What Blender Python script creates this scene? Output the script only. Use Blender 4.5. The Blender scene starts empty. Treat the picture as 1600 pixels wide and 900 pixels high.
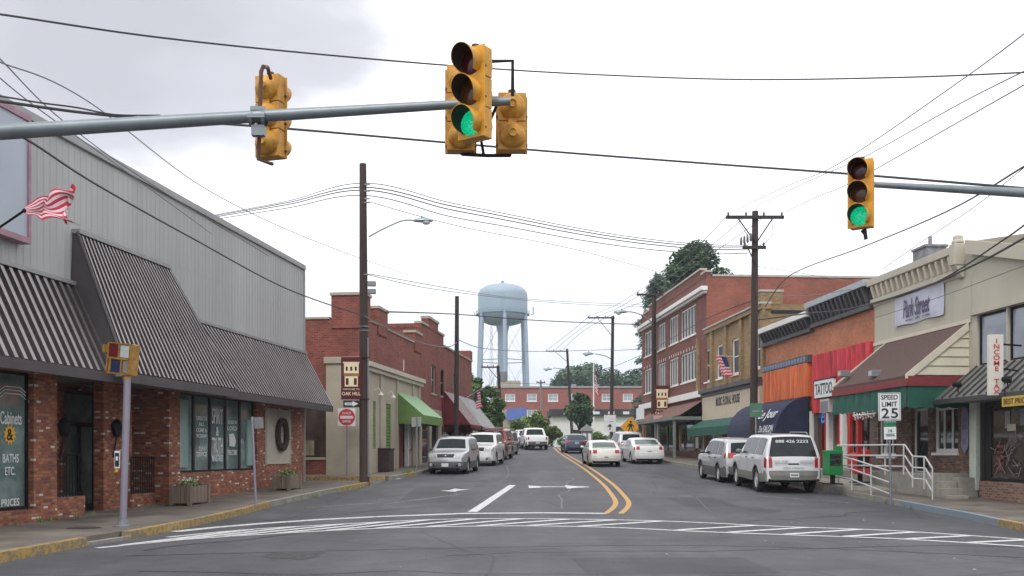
import bpy, bmesh, math, random
from mathutils import Vector, Matrix
random.seed(7)
R = math.radians
scene = bpy.context.scene
COL = scene.collection
F, HY, CX, CH = 1556.0, 708.0, 800.0, 1.6      # focal length in photo pixels, eye level row, centre column, eye height

# ---------------------------------------------------------------- camera
cam_d = bpy.data.cameras.new('camera'); cam = bpy.data.objects.new('camera', cam_d); COL.objects.link(cam)
cam.location = (0, 0, CH); cam.rotation_euler = (R(90), 0, 0)
cam_d.sensor_width = 36.0; cam_d.lens = 36.0 * F / 1600.0
cam_d.shift_y = (HY - 450.0) / 1600.0
cam_d.clip_start = 0.1; cam_d.clip_end = 4000
scene.camera = cam
# ---------------------------------------------------------------- sky and sun
SUN_EL, SUN_AZ = R(52), R(200)
w = bpy.data.worlds.new('World'); scene.world = w; w.use_nodes = True
nt = w.node_tree; N = nt.nodes; Lk = nt.links; N.clear()
out = N.new('ShaderNodeOutputWorld'); bg = N.new('ShaderNodeBackground'); bg.inputs['Strength'].default_value = 0.1
sky = N.new('ShaderNodeTexSky'); sky.sky_type = 'NISHITA'; sky.sun_disc = False
sky.sun_elevation = SUN_EL; sky.sun_rotation = SUN_AZ
tc = N.new('ShaderNodeTexCoord')
# overcast deck: cloud brightness varies with direction
n1 = N.new('ShaderNodeTexNoise'); n1.inputs['Scale'].default_value = 2.6; n1.inputs['Detail'].default_value = 5; n1.inputs['Roughness'].default_value = .5
mp = N.new('ShaderNodeMapping'); mp.inputs['Scale'].default_value = (1, 1, 2.2); mp.inputs['Location'].default_value = (.3, .2, .1)
Lk.new(tc.outputs['Generated'], mp.inputs['Vector']); Lk.new(mp.outputs['Vector'], n1.inputs['Vector'])
# darker bank of cloud towards the upper left (north-west)
dp = N.new('ShaderNodeVectorMath'); dp.operation = 'DISTANCE'
v = Vector(((110 - CX) / F, 1, (HY - 0) / F)).normalized(); dp.inputs[1].default_value = v
nrm = N.new('ShaderNodeVectorMath'); nrm.operation = 'NORMALIZE'
Lk.new(tc.outputs['Generated'], nrm.inputs[0]); Lk.new(nrm.outputs[0], dp.inputs[0])
sub = N.new('ShaderNodeMath'); sub.operation = 'MULTIPLY_ADD'; sub.inputs[1].default_value = .62; sub.inputs[2].default_value = -.33
Lk.new(n1.outputs['Fac'], sub.inputs[0])
add = N.new('ShaderNodeMath'); add.operation = 'ADD'
Lk.new(dp.outputs['Value'], add.inputs[0]); Lk.new(sub.outputs[0], add.inputs[1])
cr = N.new('ShaderNodeValToRGB'); e = cr.color_ramp.elements
e[0].position = .0; e[0].color = (6.6, 6.6, 7.2, 1)
e[1].position = .20; e[1].color = (15.0, 15.1, 15.4, 1)
m_ = e.new(.10); m_.color = (8.0, 8.0, 8.7, 1)
Lk.new(add.outputs[0], cr.inputs['Fac'])
# soft grey low on the horizon
sx = N.new('ShaderNodeSeparateXYZ'); Lk.new(nrm.outputs[0], sx.inputs[0])
hr = N.new('ShaderNodeValToRGB'); h = hr.color_ramp.elements
h[0].position = .04; h[0].color = (.66, .67, .72, 1); h[1].position = .24; h[1].color = (1, 1, 1, 1)
Lk.new(sx.outputs['Z'], hr.inputs['Fac'])
mu = N.new('ShaderNodeMix'); mu.data_type = 'RGBA'; mu.blend_type = 'MULTIPLY'; mu.inputs['Factor'].default_value = 1
Lk.new(cr.outputs['Color'], mu.inputs[6]); Lk.new(hr.outputs['Color'], mu.inputs[7])
mx = N.new('ShaderNodeMix'); mx.data_type = 'RGBA'; mx.inputs['Factor'].default_value = .93
Lk.new(sky.outputs['Color'], mx.inputs[6]); Lk.new(mu.outputs[2], mx.inputs[7])
Lk.new(mx.outputs[2], bg.inputs['Color']); Lk.new(bg.outputs[0], out.inputs['Surface'])
sd = bpy.data.lights.new('sun', 'SUN'); sd.energy = 1.3; sd.angle = R(14); sd.color = (1, .97, .92)
sun = bpy.data.objects.new('sun', sd); COL.objects.link(sun)
dirv = Vector((math.sin(SUN_AZ) * math.cos(SUN_EL), math.cos(SUN_AZ) * math.cos(SUN_EL), math.sin(SUN_EL)))
sun.rotation_euler = dirv.to_track_quat('Z', 'Y').to_euler()
vs = scene.view_settings; vs.view_transform = 'Standard'; vs.look = 'None'; vs.exposure = 0.06; vs.gamma = 1.0; vs.use_curve_mapping = False

# ---------------------------------------------------------------- materials
MATS = {}
def L(c): return tuple(((x / 255.) / 12.92 if x / 255. <= .04045 else ((x / 255. + .055) / 1.055) ** 2.4) for x in c)
def base(name):
    m = bpy.data.materials.new(name); m.use_nodes = True
    n = m.node_tree.nodes; b = n['Principled BSDF']; return m, m.node_tree, n, m.node_tree.links, b
def mat(name, c, rough=.6, metal=0., var=.12, vscale=3., bump=0., bscale=40., coat=0., emit=None, estr=1., spec=.5, streak=0.):
    if name in MATS: return MATS[name]
    m, t, n, l, b = base(name)
    b.inputs['Roughness'].default_value = rough; b.inputs['Metallic'].default_value = metal
    b.inputs['Specular IOR Level'].default_value = spec
    b.inputs['Coat Weight'].default_value = coat
    if emit: b.inputs['Emission Color'].default_value = (*emit, 1); b.inputs['Emission Strength'].default_value = estr
    co = n.new('ShaderNodeTexCoord')
    no = n.new('ShaderNodeTexNoise'); no.inputs['Scale'].default_value = vscale; no.inputs['Detail'].default_value = 6; no.inputs['Roughness'].default_value = .65
    l.new(co.outputs['Object'], no.inputs['Vector'])
    if streak:
        mpp = n.new('ShaderNodeMapping'); mpp.inputs['Scale'].default_value = (1, 1, streak)
        l.new(co.outputs['Object'], mpp.inputs['Vector']); l.new(mpp.outputs[0], no.inputs['Vector'])
    rp = n.new('ShaderNodeValToRGB'); e = rp.color_ramp.elements
    e[0].position = .3; e[1].position = .7
    e[0].color = (*[x * (1 - var) for x in c], 1); e[1].color = (*[min(1, x * (1 + var)) for x in c], 1)
    l.new(no.outputs['Fac'], rp.inputs['Fac']); l.new(rp.outputs['Color'], b.inputs['Base Color'])
    if bump:
        nb = n.new('ShaderNodeTexNoise'); nb.inputs['Scale'].default_value = bscale; nb.inputs['Detail'].default_value = 4
        l.new(co.outputs['Object'], nb.inputs['Vector'])
        bn = n.new('ShaderNodeBump'); bn.inputs['Strength'].default_value = bump; bn.inputs['Distance'].default_value = .01
        l.new(nb.outputs['Fac'], bn.inputs['Height']); l.new(bn.outputs[0], b.inputs['Normal'])
    MATS[name] = m; return m
def brick(name, stops, mortar, var=.18, bw=.21, bh=.075, ms=.011, blotch=.8):
    if name in MATS: return MATS[name]
    m, t, n, l, b = base(name); b.inputs['Roughness'].default_value = .85
    co = n.new('ShaderNodeTexCoord'); sp = n.new('ShaderNodeSeparateXYZ'); l.new(co.outputs['Object'], sp.inputs[0])
    ad = n.new('ShaderNodeMath'); ad.operation = 'ADD'; l.new(sp.outputs['X'], ad.inputs[0]); l.new(sp.outputs['Y'], ad.inputs[1])
    cb = n.new('ShaderNodeCombineXYZ'); l.new(ad.outputs[0], cb.inputs['X']); l.new(sp.outputs['Z'], cb.inputs['Y'])
    br = n.new('ShaderNodeTexBrick'); br.inputs['Scale'].default_value = 1; br.inputs['Brick Width'].default_value = bw
    br.inputs['Row Height'].default_value = bh; br.inputs['Mortar Size'].default_value = ms; br.inputs['Mortar Smooth'].default_value = .2
    br.inputs['Color1'].default_value = (0, 0, 0, 1); br.inputs['Color2'].default_value = (1, 1, 1, 1); br.inputs['Mortar'].default_value = (0, 0, 0, 1)
    l.new(cb.outputs[0], br.inputs['Vector'])
    rp = n.new('ShaderNodeValToRGB'); rp.color_ramp.interpolation = 'CONSTANT' if len(stops) > 3 else 'LINEAR'
    e = rp.color_ramp.elements
    e[0].position = stops[0][0]; e[0].color = (*stops[0][1], 1); e[1].position = stops[-1][0]; e[1].color = (*stops[-1][1], 1)
    for p, c in stops[1:-1]:
        k = e.new(p); k.color = (*c, 1)
    l.new(br.outputs['Color'], rp.inputs['Fac'])
    mm = n.new('ShaderNodeMix'); mm.data_type = 'RGBA'; l.new(br.outputs['Fac'], mm.inputs['Factor'])
    l.new(rp.outputs['Color'], mm.inputs[6]); mm.inputs[7].default_value = (*mortar, 1)
    no = n.new('ShaderNodeTexNoise'); no.inputs['Scale'].default_value = blotch; no.inputs['Detail'].default_value = 7; no.inputs['Roughness'].default_value = .7
    l.new(co.outputs['Object'], no.inputs['Vector'])
    r2 = n.new('ShaderNodeValToRGB'); r2.color_ramp.elements[0].position = .3; r2.color_ramp.elements[1].position = .7
    r2.color_ramp.elements[0].color = (1 - var * 1.6,) * 3 + (1,); r2.color_ramp.elements[1].color = (1 + var, 1 + var, 1 + var, 1)
    l.new(no.outputs['Fac'], r2.inputs['Fac'])
    m2 = n.new('ShaderNodeMix'); m2.data_type = 'RGBA'; m2.blend_type = 'MULTIPLY'; m2.inputs['Factor'].default_value = 1
    l.new(mm.outputs[2], m2.inputs[6]); l.new(r2.outputs['Color'], m2.inputs[7]); l.new(m2.outputs[2], b.inputs['Base Color'])
    bn = n.new('ShaderNodeBump'); bn.inputs['Strength'].default_value = .5; bn.inputs['Distance'].default_value = .008; bn.invert = True
    l.new(br.outputs['Fac'], bn.inputs['Height']); l.new(bn.outputs[0], b.inputs['Normal'])
    MATS[name] = m; return m
def asphalt(name, c, big=.25):
    m, t, n, l, b = base(name); b.inputs['Roughness'].default_value = .72
    co = n.new('ShaderNodeTexCoord')
    def noise(sc, det=5, ro=.6, strx=None):
        no = n.new('ShaderNodeTexNoise'); no.inputs['Scale'].default_value = sc; no.inputs['Detail'].default_value = det; no.inputs['Roughness'].default_value = ro
        if strx:
            mpp = n.new('ShaderNodeMapping'); mpp.inputs['Scale'].default_value = strx; l.new(co.outputs['Object'], mpp.inputs['Vector']); l.new(mpp.outputs[0], no.inputs['Vector'])
        else: l.new(co.outputs['Object'], no.inputs['Vector'])
        return no
    a, g, s, d = noise(.35, 7, .65), noise(38, 3, .8), noise(1, 5, .55, (.75, .05, 1)), noise(2.2, 8, .7)
    def ramp(src, lo, hi, p0=.3, p1=.7):
        r = n.new('ShaderNodeValToRGB'); r.color_ramp.elements[0].position = p0; r.color_ramp.elements[1].position = p1
        r.color_ramp.elements[0].color = (lo, lo, lo, 1); r.color_ramp.elements[1].color = (hi, hi, hi, 1); l.new(src.outputs['Fac'], r.inputs['Fac']); return r
    cur = None
    for r in (ramp(a, 1 - big, 1 + big), ramp(g, .62, 1.45, .32, .68), ramp(s, .76, 1.22), ramp(d, .86, 1.14)):
        m2 = n.new('ShaderNodeMix'); m2.data_type = 'RGBA'; m2.blend_type = 'MULTIPLY'; m2.inputs['Factor'].default_value = 1
        if cur is None: m2.inputs[6].default_value = (*c, 1)
        else: l.new(cur.outputs[2], m2.inputs[6])
        l.new(r.outputs['Color'], m2.inputs[7]); cur = m2
    # cracks
    vo = n.new('ShaderNodeTexVoronoi'); vo.feature = 'DISTANCE_TO_EDGE'; vo.inputs['Scale'].default_value = .22
    wv = n.new('ShaderNodeMix'); wv.data_type = 'RGBA'; wv.inputs['Factor'].default_value = .12
    l.new(co.outputs['Object'], wv.inputs[6]); dn = noise(1.2); l.new(dn.outputs['Color'], wv.inputs[7]); l.new(wv.outputs[2], vo.inputs['Vector'])
    cr = n.new('ShaderNodeValToRGB'); cr.color_ramp.elements[0].position = 0; cr.color_ramp.elements[1].position = .006
    cr.color_ramp.elements[0].color = (.55, .55, .55, 1); cr.color_ramp.elements[1].color = (1, 1, 1, 1); l.new(vo.outputs['Distance'], cr.inputs['Fac'])
    m3 = n.new('ShaderNodeMix'); m3.data_type = 'RGBA'; m3.blend_type = 'MULTIPLY'; m3.inputs['Factor'].default_value = 1
    l.new(cur.outputs[2], m3.inputs[6]); l.new(cr.outputs['Color'], m3.inputs[7]); l.new(m3.outputs[2], b.inputs['Base Color'])
    bn = n.new('ShaderNodeBump'); bn.inputs['Strength'].default_value = .35; bn.inputs['Distance'].default_value = .01
    l.new(g.outputs['Fac'], bn.inputs['Height']); l.new(bn.outputs[0], b.inputs['Normal'])
    MATS[name] = m; return m
def worn(name, c, under, keep=.42):
    """old road paint: flakes of the asphalt show through"""
    m, t, n, l, b = base(name); b.inputs['Roughness'].default_value = .7
    co = n.new('ShaderNodeTexCoord'); no = n.new('ShaderNodeTexNoise'); no.inputs['Scale'].default_value = 9; no.inputs['Detail'].default_value = 9; no.inputs['Roughness'].default_value = .75
    l.new(co.outputs['Object'], no.inputs['Vector'])
    r = n.new('ShaderNodeValToRGB'); e = r.color_ramp.elements; e[0].position = keep - .03; e[0].color = (*under, 1); e[1].position = keep + .05; e[1].color = (*c, 1)
    l.new(no.outputs['Fac'], r.inputs['Fac']); l.new(r.outputs['Color'], b.inputs['Base Color']); MATS[name] = m; return m
def glass(name, c, rough=.06, var=.5):
    return mat(name, c, rough, 0, var, 1.3, spec=.9)

M_ASPH = asphalt('asphalt', (.066, .066, .074), .34)
M_ASPH2 = asphalt('old_asphalt', (.10, .099, .10))
M_CONC = mat('concrete_walk', (.155, .132, .112), .9, 0, .45, .8, .3, 30)
M_CONC2 = mat('concrete_step', (.30, .285, .25), .9, 0, .25, 2.5, .3, 30)
M_KERB = mat('kerb_concrete', (.26, .24, .21), .9, 0, .25, 3, .3)
M_YKERB = worn('yellow_kerb_paint', (.44, .28, .07), (.20, .17, .12), .49)
M_BKERB = worn('blue_kerb_paint', (.17, .26, .36), (.24, .23, .21), .48)
M_WHITE = worn('white_road_paint', (.60, .60, .60), (.12, .12, .125), .405)
M_FAINT = worn('faded_road_paint', (.28, .28, .29), (.085, .085, .09), .47)
M_YLINE = worn('yellow_road_paint', (.50, .29, .09), (.12, .10, .08), .38)
M_GRASS = mat('grass', (.05, .085, .025), .95, 0, .35, .5, .6, 20)
M_SIDING = mat('metal_siding', (.385, .388, .38), .55, 0, .12, .7, streak=.10)
M_TRIMG = mat('grey_trim', (.30, .30, .30), .5, .3)
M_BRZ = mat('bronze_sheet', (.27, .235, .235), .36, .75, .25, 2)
M_BRZ_SHADE = mat('bronze_painted_shade', (.055, .047, .047), .45, .3, .25, 2)  # same bronze darkened: shade between the roof ribs put into its colour
M_BRZ_D = mat('bronze_fascia', (.075, .066, .07), .5, .2, .15, 2)
M_SOFF = mat('soffit', (.20, .19, .19), .8)
red = [(0, (.29, .075, .032)), (.3, (.38, .105, .045)), (.5, (.21, .055, .032)), (.68, (.43, .16, .07)), (.945, (.64, .54, .45))]
M_BR_L = brick('speckled_red_brick', red, (.17, .12, .10), bw=.17, bh=.068, ms=.011)
M_BR_C = brick('dark_red_brick', [(0, (.17, .036, .025)), (1, (.30, .068, .044))], (.21, .11, .09), .22)
M_BR_3 = brick('wine_red_brick', [(0, (.14, .035, .027)), (1, (.235, .058, .042))], (.18, .11, .095), .2)
M_BR_3S = brick('orange_red_side_brick', [(0, (.26, .07, .045)), (1, (.36, .10, .06))], (.24, .13, .10), .22, blotch=.5)
M_BR_T = brick('tan_brick', [(0, (.27, .17, .075)), (1, (.38, .25, .12))], (.24, .18, .11), .22)
M_BR_O = brick('painted_salmon_brick', [(0, (.43, .165, .085)), (1, (.52, .20, .105))], (.40, .16, .09), .2, ms=.006, blotch=.7)
M_BR_B = brick('brown_brick', [(0, (.14, .07, .045)), (.4, (.22, .11, .07)), (.7, (.10, .05, .04)), (.9, (.30, .17, .11))], (.16, .13, .11))
M_BR_P = brick('pink_tan_brick', [(0, (.25, .12, .08)), (.4, (.33, .18, .12)), (.7, (.20, .10, .07)), (.9, (.36, .23, .17))], (.32, .26, .21))
M_BR_F = brick('far_red_brick', [(0, (.27, .075, .065)), (1, (.35, .10, .085))], (.30, .16, .14), .12)
M_STUC = mat('tan_stucco', (.40, .355, .275), .9, 0, .12, .8, .25, 60)
M_BEIGE = mat('beige_paint', (.47, .435, .355), .8, 0, .10, .8, .1, streak=.25)
M_CREAM = mat('cream_paint', (.62, .56, .46), .7, 0, .08)
M_CSIGN = mat('cream_sign', (.56, .47, .36), .7, 0, .06)
M_CLAP = mat('cream_clapboard', (.60, .56, .44), .7, 0, .08, 1.5)
M_WPAINT = mat('white_paint', (.76, .75, .72), .55, 0, .06)
M_GREY = mat('grey_paint', (.20, .205, .22), .6, 0, .12)
M_DKCORN = mat('dark_cornice', (.085, .082, .088), .7, 0, .25)
M_LCORN = mat('light_grey_coping', (.36, .40, .43), .5, .2, .12)
M_BLACK = mat('black_paint', (.015, .015, .017), .5, 0, .2)
M_IRON = mat('wrought_iron', (.012, .012, .014), .55, .4, .2)
M_GL_T = glass('teal_glass', (.15, .21, .20), .05)
M_GL_D = glass('dark_glass', (.022, .026, .028), .05)
M_GL_B = glass('brown_glass', (.06, .045, .035), .08)
M_GL_W = mat('pale_window_glass', (.33, .37, .43), .08, 0, .18, .6, spec=.9)
M_CURT = mat('curtain', (.25, .36, .34), .8, 0, .25, 5, streak=.1)
M_ALU = mat('bronze_mullion', (.02, .02, .022), .4, .5)
M_GREENAWN = mat('green_canvas', (.12, .21, .055), .85, 0, .12, 3, .2)
M_GREENTOP = mat('pale_green_canvas', (.27, .42, .25), .8, 0, .1, 3, .2)
M_DGREEN = mat('dark_green_canvas', (.012, .085, .06), .8, 0, .25, 2, .2)
M_NAVY = mat('navy_canvas', (.014, .02, .055), .75, 0, .3, 2, .2)
M_MAROON = mat('maroon_canvas', (.16, .02, .03), .8, 0, .2)
M_ORANGE = mat('orange_sheet', (.60, .14, .04), .5, 0, .38, 4, streak=.15)
M_REDSH = mat('weathered_red_sheet', (.52, .035, .05), .55, 0, .55, 2.2, streak=.2)
M_REDPT = mat('red_paint', (.50, .03, .025), .5, 0, .15)
M_REDTR = mat('dull_red_trim', (.20, .03, .032), .6, 0, .15)
M_SHING = mat('brown_shingle', (.095, .058, .050), .95, 0, .3, 14, .8, 30)
M_SEAM = mat('grey_seam_metal', (.23, .225, .215), .4, .5, .15, 1.5)
M_SEAMR = mat('dark_seam', (.07, .07, .07), .5, .3)
M_GALV = mat('galvanised_steel', (.22, .25, .27), .45, .5, .15, 3, .1)
M_POSTP = mat('lavender_grey_post', (.27, .25, .31), .5, .2, .1, 2)
M_SIGY = mat('signal_yellow', (.60, .29, .022), .48, 0, .32, 5, .15)
M_SIGYD = mat('signal_yellow_dirty', (.50, .24, .028), .55, 0, .42, 7, .15)
M_SIGYP = mat('weathered_yellow', (.36, .19, .04), .6, 0, .4, 8, .1)
M_VIN = mat('visor_inside', (.02, .012, .010), .7)
M_LRED = mat('red_lens_off', (.05, .006, .006), .2, 0, .3, 20)
M_LAMB = mat('amber_lens_off', (.085, .03, .006), .2, 0, .3, 20)
M_LGRN = mat('green_lens_lit', (.0, .20, .10), .3, 0, .3, 30, emit=(.005, .55, .26), estr=.95)
M_LGOFF = mat('green_lens_off', (.004, .03, .02), .3)
M_BRONZEP = mat('rusty_pipe', (.10, .05, .03), .6, .4, .3, 8)
M_WOODP = mat('creosote_wood', (.052, .034, .028), .9, 0, .4, 2, .6, 30, streak=.08)
M_WOODD = mat('dark_pole_wood', (.035, .028, .026), .9, 0, .3, 2, .5, 30)
M_WIRE = mat('cable_black', (.03, .03, .035), .6)
M_WIREG = mat('cable_grey', (.14, .14, .15), .5)
M_PORC = mat('porcelain', (.10, .09, .09), .3)
M_SGREEN = mat('sign_green', (.02, .16, .09), .5)
M_SWHITE = mat('sign_white', (.70, .72, .72), .45, 0, .06)
M_SRED = mat('sign_red', (.55, .035, .045), .45, 0, .1)
M_SYEL = mat('sign_yellow', (.75, .36, .02), .45, 0, .08)
M_SBLUE = mat('marquee_blue', (.045, .085, .26), .7, 0, .2, .5)
M_SBACK = mat('sign_back', (.33, .33, .33), .5, .4, .12)
M_BANN = mat('maroon_banner', (.10, .008, .012), .8)
M_BANC = mat('banner_cream', (.78, .70, .48), .8)
M_BANO = mat('banner_ochre', (.33, .16, .05), .8)
M_CLOTH = mat('banner_cloth', (.50, .51, .60), .85, 0, .1, 2, .2, 6)
M_PURP = mat('purple_grey', (.16, .12, .24), .6)
M_FRED = mat('flag_red', (.60, .03, .07), .8, 0, .12)
M_FWHT = mat('flag_white', (.72, .66, .68), .8, 0, .1)
M_FBLU = mat('flag_blue', (.03, .04, .16), .8)
M_PLANTW = mat('weathered_plank', (.20, .155, .12), .9, 0, .35, 6, .5, 40, streak=.15)
M_LEAF = mat('leaf', (.09, .16, .045), .7, 0, .5, 1.2)
M_LEAF2 = mat('leaf_yellow', (.16, .24, .06), .7, 0, .5, 1.2)
M_LEAF3 = mat('leaf_dark', (.08, .14, .065), .75, 0, .5, .8)
M_SPRUCE = mat('spruce_needle', (.06, .10, .075), .8, 0, .5, .8)
M_DIST = mat('distant_leaf', (.085, .15, .085), .8, 0, .4, .15)
M_BARK = mat('bark', (.07, .05, .04), .95, 0, .3, 5, .6, 30)
M_PFLW = mat('petals_white', (.8, .8, .78), .7)
M_PRED = mat('petals_red', (.45, .02, .03), .7)
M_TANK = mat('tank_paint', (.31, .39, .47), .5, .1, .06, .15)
M_TANKD = mat('tank_paint_dark', (.23, .30, .36), .5, .1, .06, .15)  # darker tone for the tower's balcony, bracing and fittings
M_TYRE = mat('tyre_rubber', (.02, .02, .02), .85)
M_RIM = mat('alloy_rim', (.60, .60, .61), .4, .15, .1)
M_UNDER = mat('underbody', (.012, .012, .012), .9)
M_CARGL = mat('car_glass', (.012, .018, .02), .12, 0, .2, 2, spec=.22)
M_GL_U = mat('upper_window_glass', (.02, .022, .026), .3, 0, .4, 1.5, spec=.12)
M_CARGL2 = mat('car_glass_light', (.06, .085, .09), .06, 0, .2, 2, spec=.5)
M_TAIL = mat('tail_lens', (.35, .012, .015), .15, 0, .1, coat=.6)
M_HEAD = mat('head_lens', (.50, .52, .55), .12, .2, .2, 9, coat=1)
M_CLAD = mat('grey_cladding', (.10, .10, .105), .65, 0, .1)
M_CHROME = mat('chrome', (.5, .5, .5), .15, 1)
M_GRILL = mat('dark_grille', (.02, .02, .022), .5)
def paint(name, c, metal=.35): return mat(name, c, .28, metal, .04, 1, coat=.7)
M_TBIN = mat('brown_bin', (.045, .022, .022), .6, 0, .2)
M_GBOX = mat('green_box', (.01, .19, .05), .45, 0, .15)
M_RAILP = mat('white_rail', (.54, .54, .54), .4, .2, .08)
M_WOODG = mat('grey_louvre', (.50, .47, .40), .8, 0, .1)
M_WREATH = mat('brown_twigs', (.06, .035, .03), .95, 0, .5, 30, 1, 60)
M_PINK = mat('pink_frame', (.34, .19, .24), .6, 0, .2, 3)
M_BSIGN = mat('faded_sign_face', (.38, .42, .48), .4, 0, .08, .6)
M_LAMPG = mat('luminaire_grey', (.26, .33, .35), .4, .4)
M_LAMPL = mat('luminaire_lens', (.5, .55, .55), .15)
M_NEON = mat('neon_blue', (.03, .12, .35), .4, emit=(.03, .25, .8), estr=.5)
M_SUNY = mat('sun_decal', (.80, .42, .03), .6)

_t = M_LGRN.node_tree; _b = _t.nodes['Principled BSDF']; _v = _t.nodes.new('ShaderNodeTexVoronoi'); _v.inputs['Scale'].default_value = 55
_r = _t.nodes.new('ShaderNodeValToRGB'); _r.color_ramp.elements[0].color = (.01, .75, .36, 1); _r.color_ramp.elements[1].color = (.0, .25, .11, 1); _r.color_ramp.elements[1].position = .75
_c = _t.nodes.new('ShaderNodeTexCoord'); _t.links.new(_c.outputs['Object'], _v.inputs['Vector']); _t.links.new(_v.outputs['Distance'], _r.inputs['Fac']); _t.links.new(_r.outputs['Color'], _b.inputs['Emission Color'])
# ---------------------------------------------------------------- helpers
def interp(x, pts):
    if x <= pts[0][0]: return pts[0][1]
    for (a, b), (c, d) in zip(pts, pts[1:]):
        if x <= c: return b + (d - b) * (x - a) / (c - a)
    return pts[-1][1]
GP = [(-100, 0), (22, 0), (25, .03), (28, .10), (32, .21), (50, .75), (75, 1.52), (86, 1.93), (94, 2.17), (100, 2.25), (108, 2.3), (4000, 2.3)]
def G(y): return interp(y, GP)
def at(px, py, Y): return Vector(((px - CX) * Y / F, Y, CH + (HY - py) * Y / F))
def onground(px, py, off=0.):
    lo_, hi_ = 3., 140.
    for _ in range(60):
        Y = (lo_ + hi_) / 2
        if HY + (CH - G(Y) - off) * F / Y > py: lo_ = Y
        else: hi_ = Y
    return Vector(((px - CX) * Y / F, Y, G(Y) + off))
def tag(o, label=None, cat=None, group=None, kind=None):
    if label: o['label'] = label
    if cat: o['category'] = cat
    if group: o['group'] = group
    if kind: o['kind'] = kind
    return o
def empty(name, loc, label, cat, rz=0., group=None, rx=0., ry=0.):
    o = bpy.data.objects.new(name, None); COL.objects.link(o); o.location = loc; o.rotation_euler = (rx, ry, rz); o.empty_display_size = .2
    return tag(o, label, cat, group)
def copy_tree(o, parent=None):
    c = o.copy(); COL.objects.link(c)
    if parent: c.parent = parent
    for ch in list(o.children): copy_tree(ch, c)
    return c
class MB:
    def __init__(s): s.v = []; s.f = []; s.m = []; s.mi = 0
    def add(s, vs, fs):
        k = len(s.v); s.v += [tuple(p) for p in vs]; s.f += [tuple(i + k for i in f) for f in fs]; s.m += [s.mi] * len(fs); return s
    def box(s, x0, x1, y0, y1, z0, z1):
        if x0 > x1: x0, x1 = x1, x0
        if y0 > y1: y0, y1 = y1, y0
        if z0 > z1: z0, z1 = z1, z0
        return s.add([(x0, y0, z0), (x1, y0, z0), (x1, y1, z0), (x0, y1, z0), (x0, y0, z1), (x1, y0, z1), (x1, y1, z1), (x0, y1, z1)],
                     [(0, 3, 2, 1), (4, 5, 6, 7), (0, 1, 5, 4), (1, 2, 6, 5), (2, 3, 7, 6), (3, 0, 4, 7)])
    def quad(s, *p): return s.add(p, [tuple(range(len(p)))])
    def hexa(s, lo, hi):
        n = len(lo); return s.add(list(lo) + list(hi), [tuple(range(n))[::-1], tuple(range(n, 2 * n))] + [(i, (i + 1) % n, (i + 1) % n + n, i + n) for i in range(n)])
    def tube(s, pts, r, n=8, cap=True):
        pts = [Vector(p) for p in pts]; rs = r if isinstance(r, (list, tuple)) else [r] * len(pts)
        k = len(s.v); prev = None
        for i, p in enumerate(pts):
            d = (pts[min(i + 1, len(pts) - 1)] - pts[max(i - 1, 0)]).normalized()
            if prev is None: a = d.orthogonal().normalized()
            else:
                a = prev - d * prev.dot(d); a = a.normalized() if a.length > 1e-6 else d.orthogonal().normalized()
            prev = a; b = d.cross(a)
            for j in range(n):
                t = 2 * math.pi * j / n; s.v.append(tuple(p + (a * math.cos(t) + b * math.sin(t)) * rs[i]))
        fs = []
        for i in range(len(pts) - 1):
            for j in range(n):
                fs.append((k + i * n + j, k + i * n + (j + 1) % n, k + (i + 1) * n + (j + 1) % n, k + (i + 1) * n + j))
        if cap: fs += [tuple(k + j for j in range(n))[::-1], tuple(k + (len(pts) - 1) * n + j for j in range(n))]
        s.f += fs; s.m += [s.mi] * len(fs); return s
    def lathe(s, prof, n=24, axis='z', c=(0, 0, 0)):
        k = len(s.v)
        for (r, h) in prof:
            for j in range(n):
                t = 2 * math.pi * j / n; x, y = r * math.cos(t), r * math.sin(t)
                p = (x, y, h) if axis == 'z' else ((x, h, y) if axis == 'y' else (h, x, y))
                s.v.append((p[0] + c[0], p[1] + c[1], p[2] + c[2]))
        fs = []
        for i in range(len(prof) - 1):
            for j in range(n): fs.append((k + i * n + j, k + i * n + (j + 1) % n, k + (i + 1) * n + (j + 1) % n, k + (i + 1) * n + j))
        s.f += fs; s.m += [s.mi] * len(fs); return s
    def disc(s, r, n=24, axis='y', c=(0, 0, 0)):
        vs = []
        for j in range(n):
            t = 2 * math.pi * j / n; x, y = r * math.cos(t), r * math.sin(t)
            vs.append((x + c[0], c[1], y + c[2]) if axis == 'y' else ((x + c[0], y + c[1], c[2]) if axis == 'z' else (c[0], x + c[1], y + c[2])))
        return s.add(vs, [tuple(range(n))])
    def sphere(s, c, r, n=12, sc=(1, 1, 1)):
        pr = [(math.sin(math.pi * i / n), -math.cos(math.pi * i / n)) for i in range(n + 1)]
        k = len(s.v); s.lathe([(max(a, 1e-4), b) for a, b in pr], n * 2)
        for i in range(k, len(s.v)):
            p = s.v[i]; s.v[i] = (c[0] + p[0] * r * sc[0], c[1] + p[1] * r * sc[1], c[2] + p[2] * r * sc[2])
        return s
    def xf(s, M, start=0):
        for i in range(start, len(s.v)): s.v[i] = tuple(M @ Vector(s.v[i]))
        return s
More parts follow.
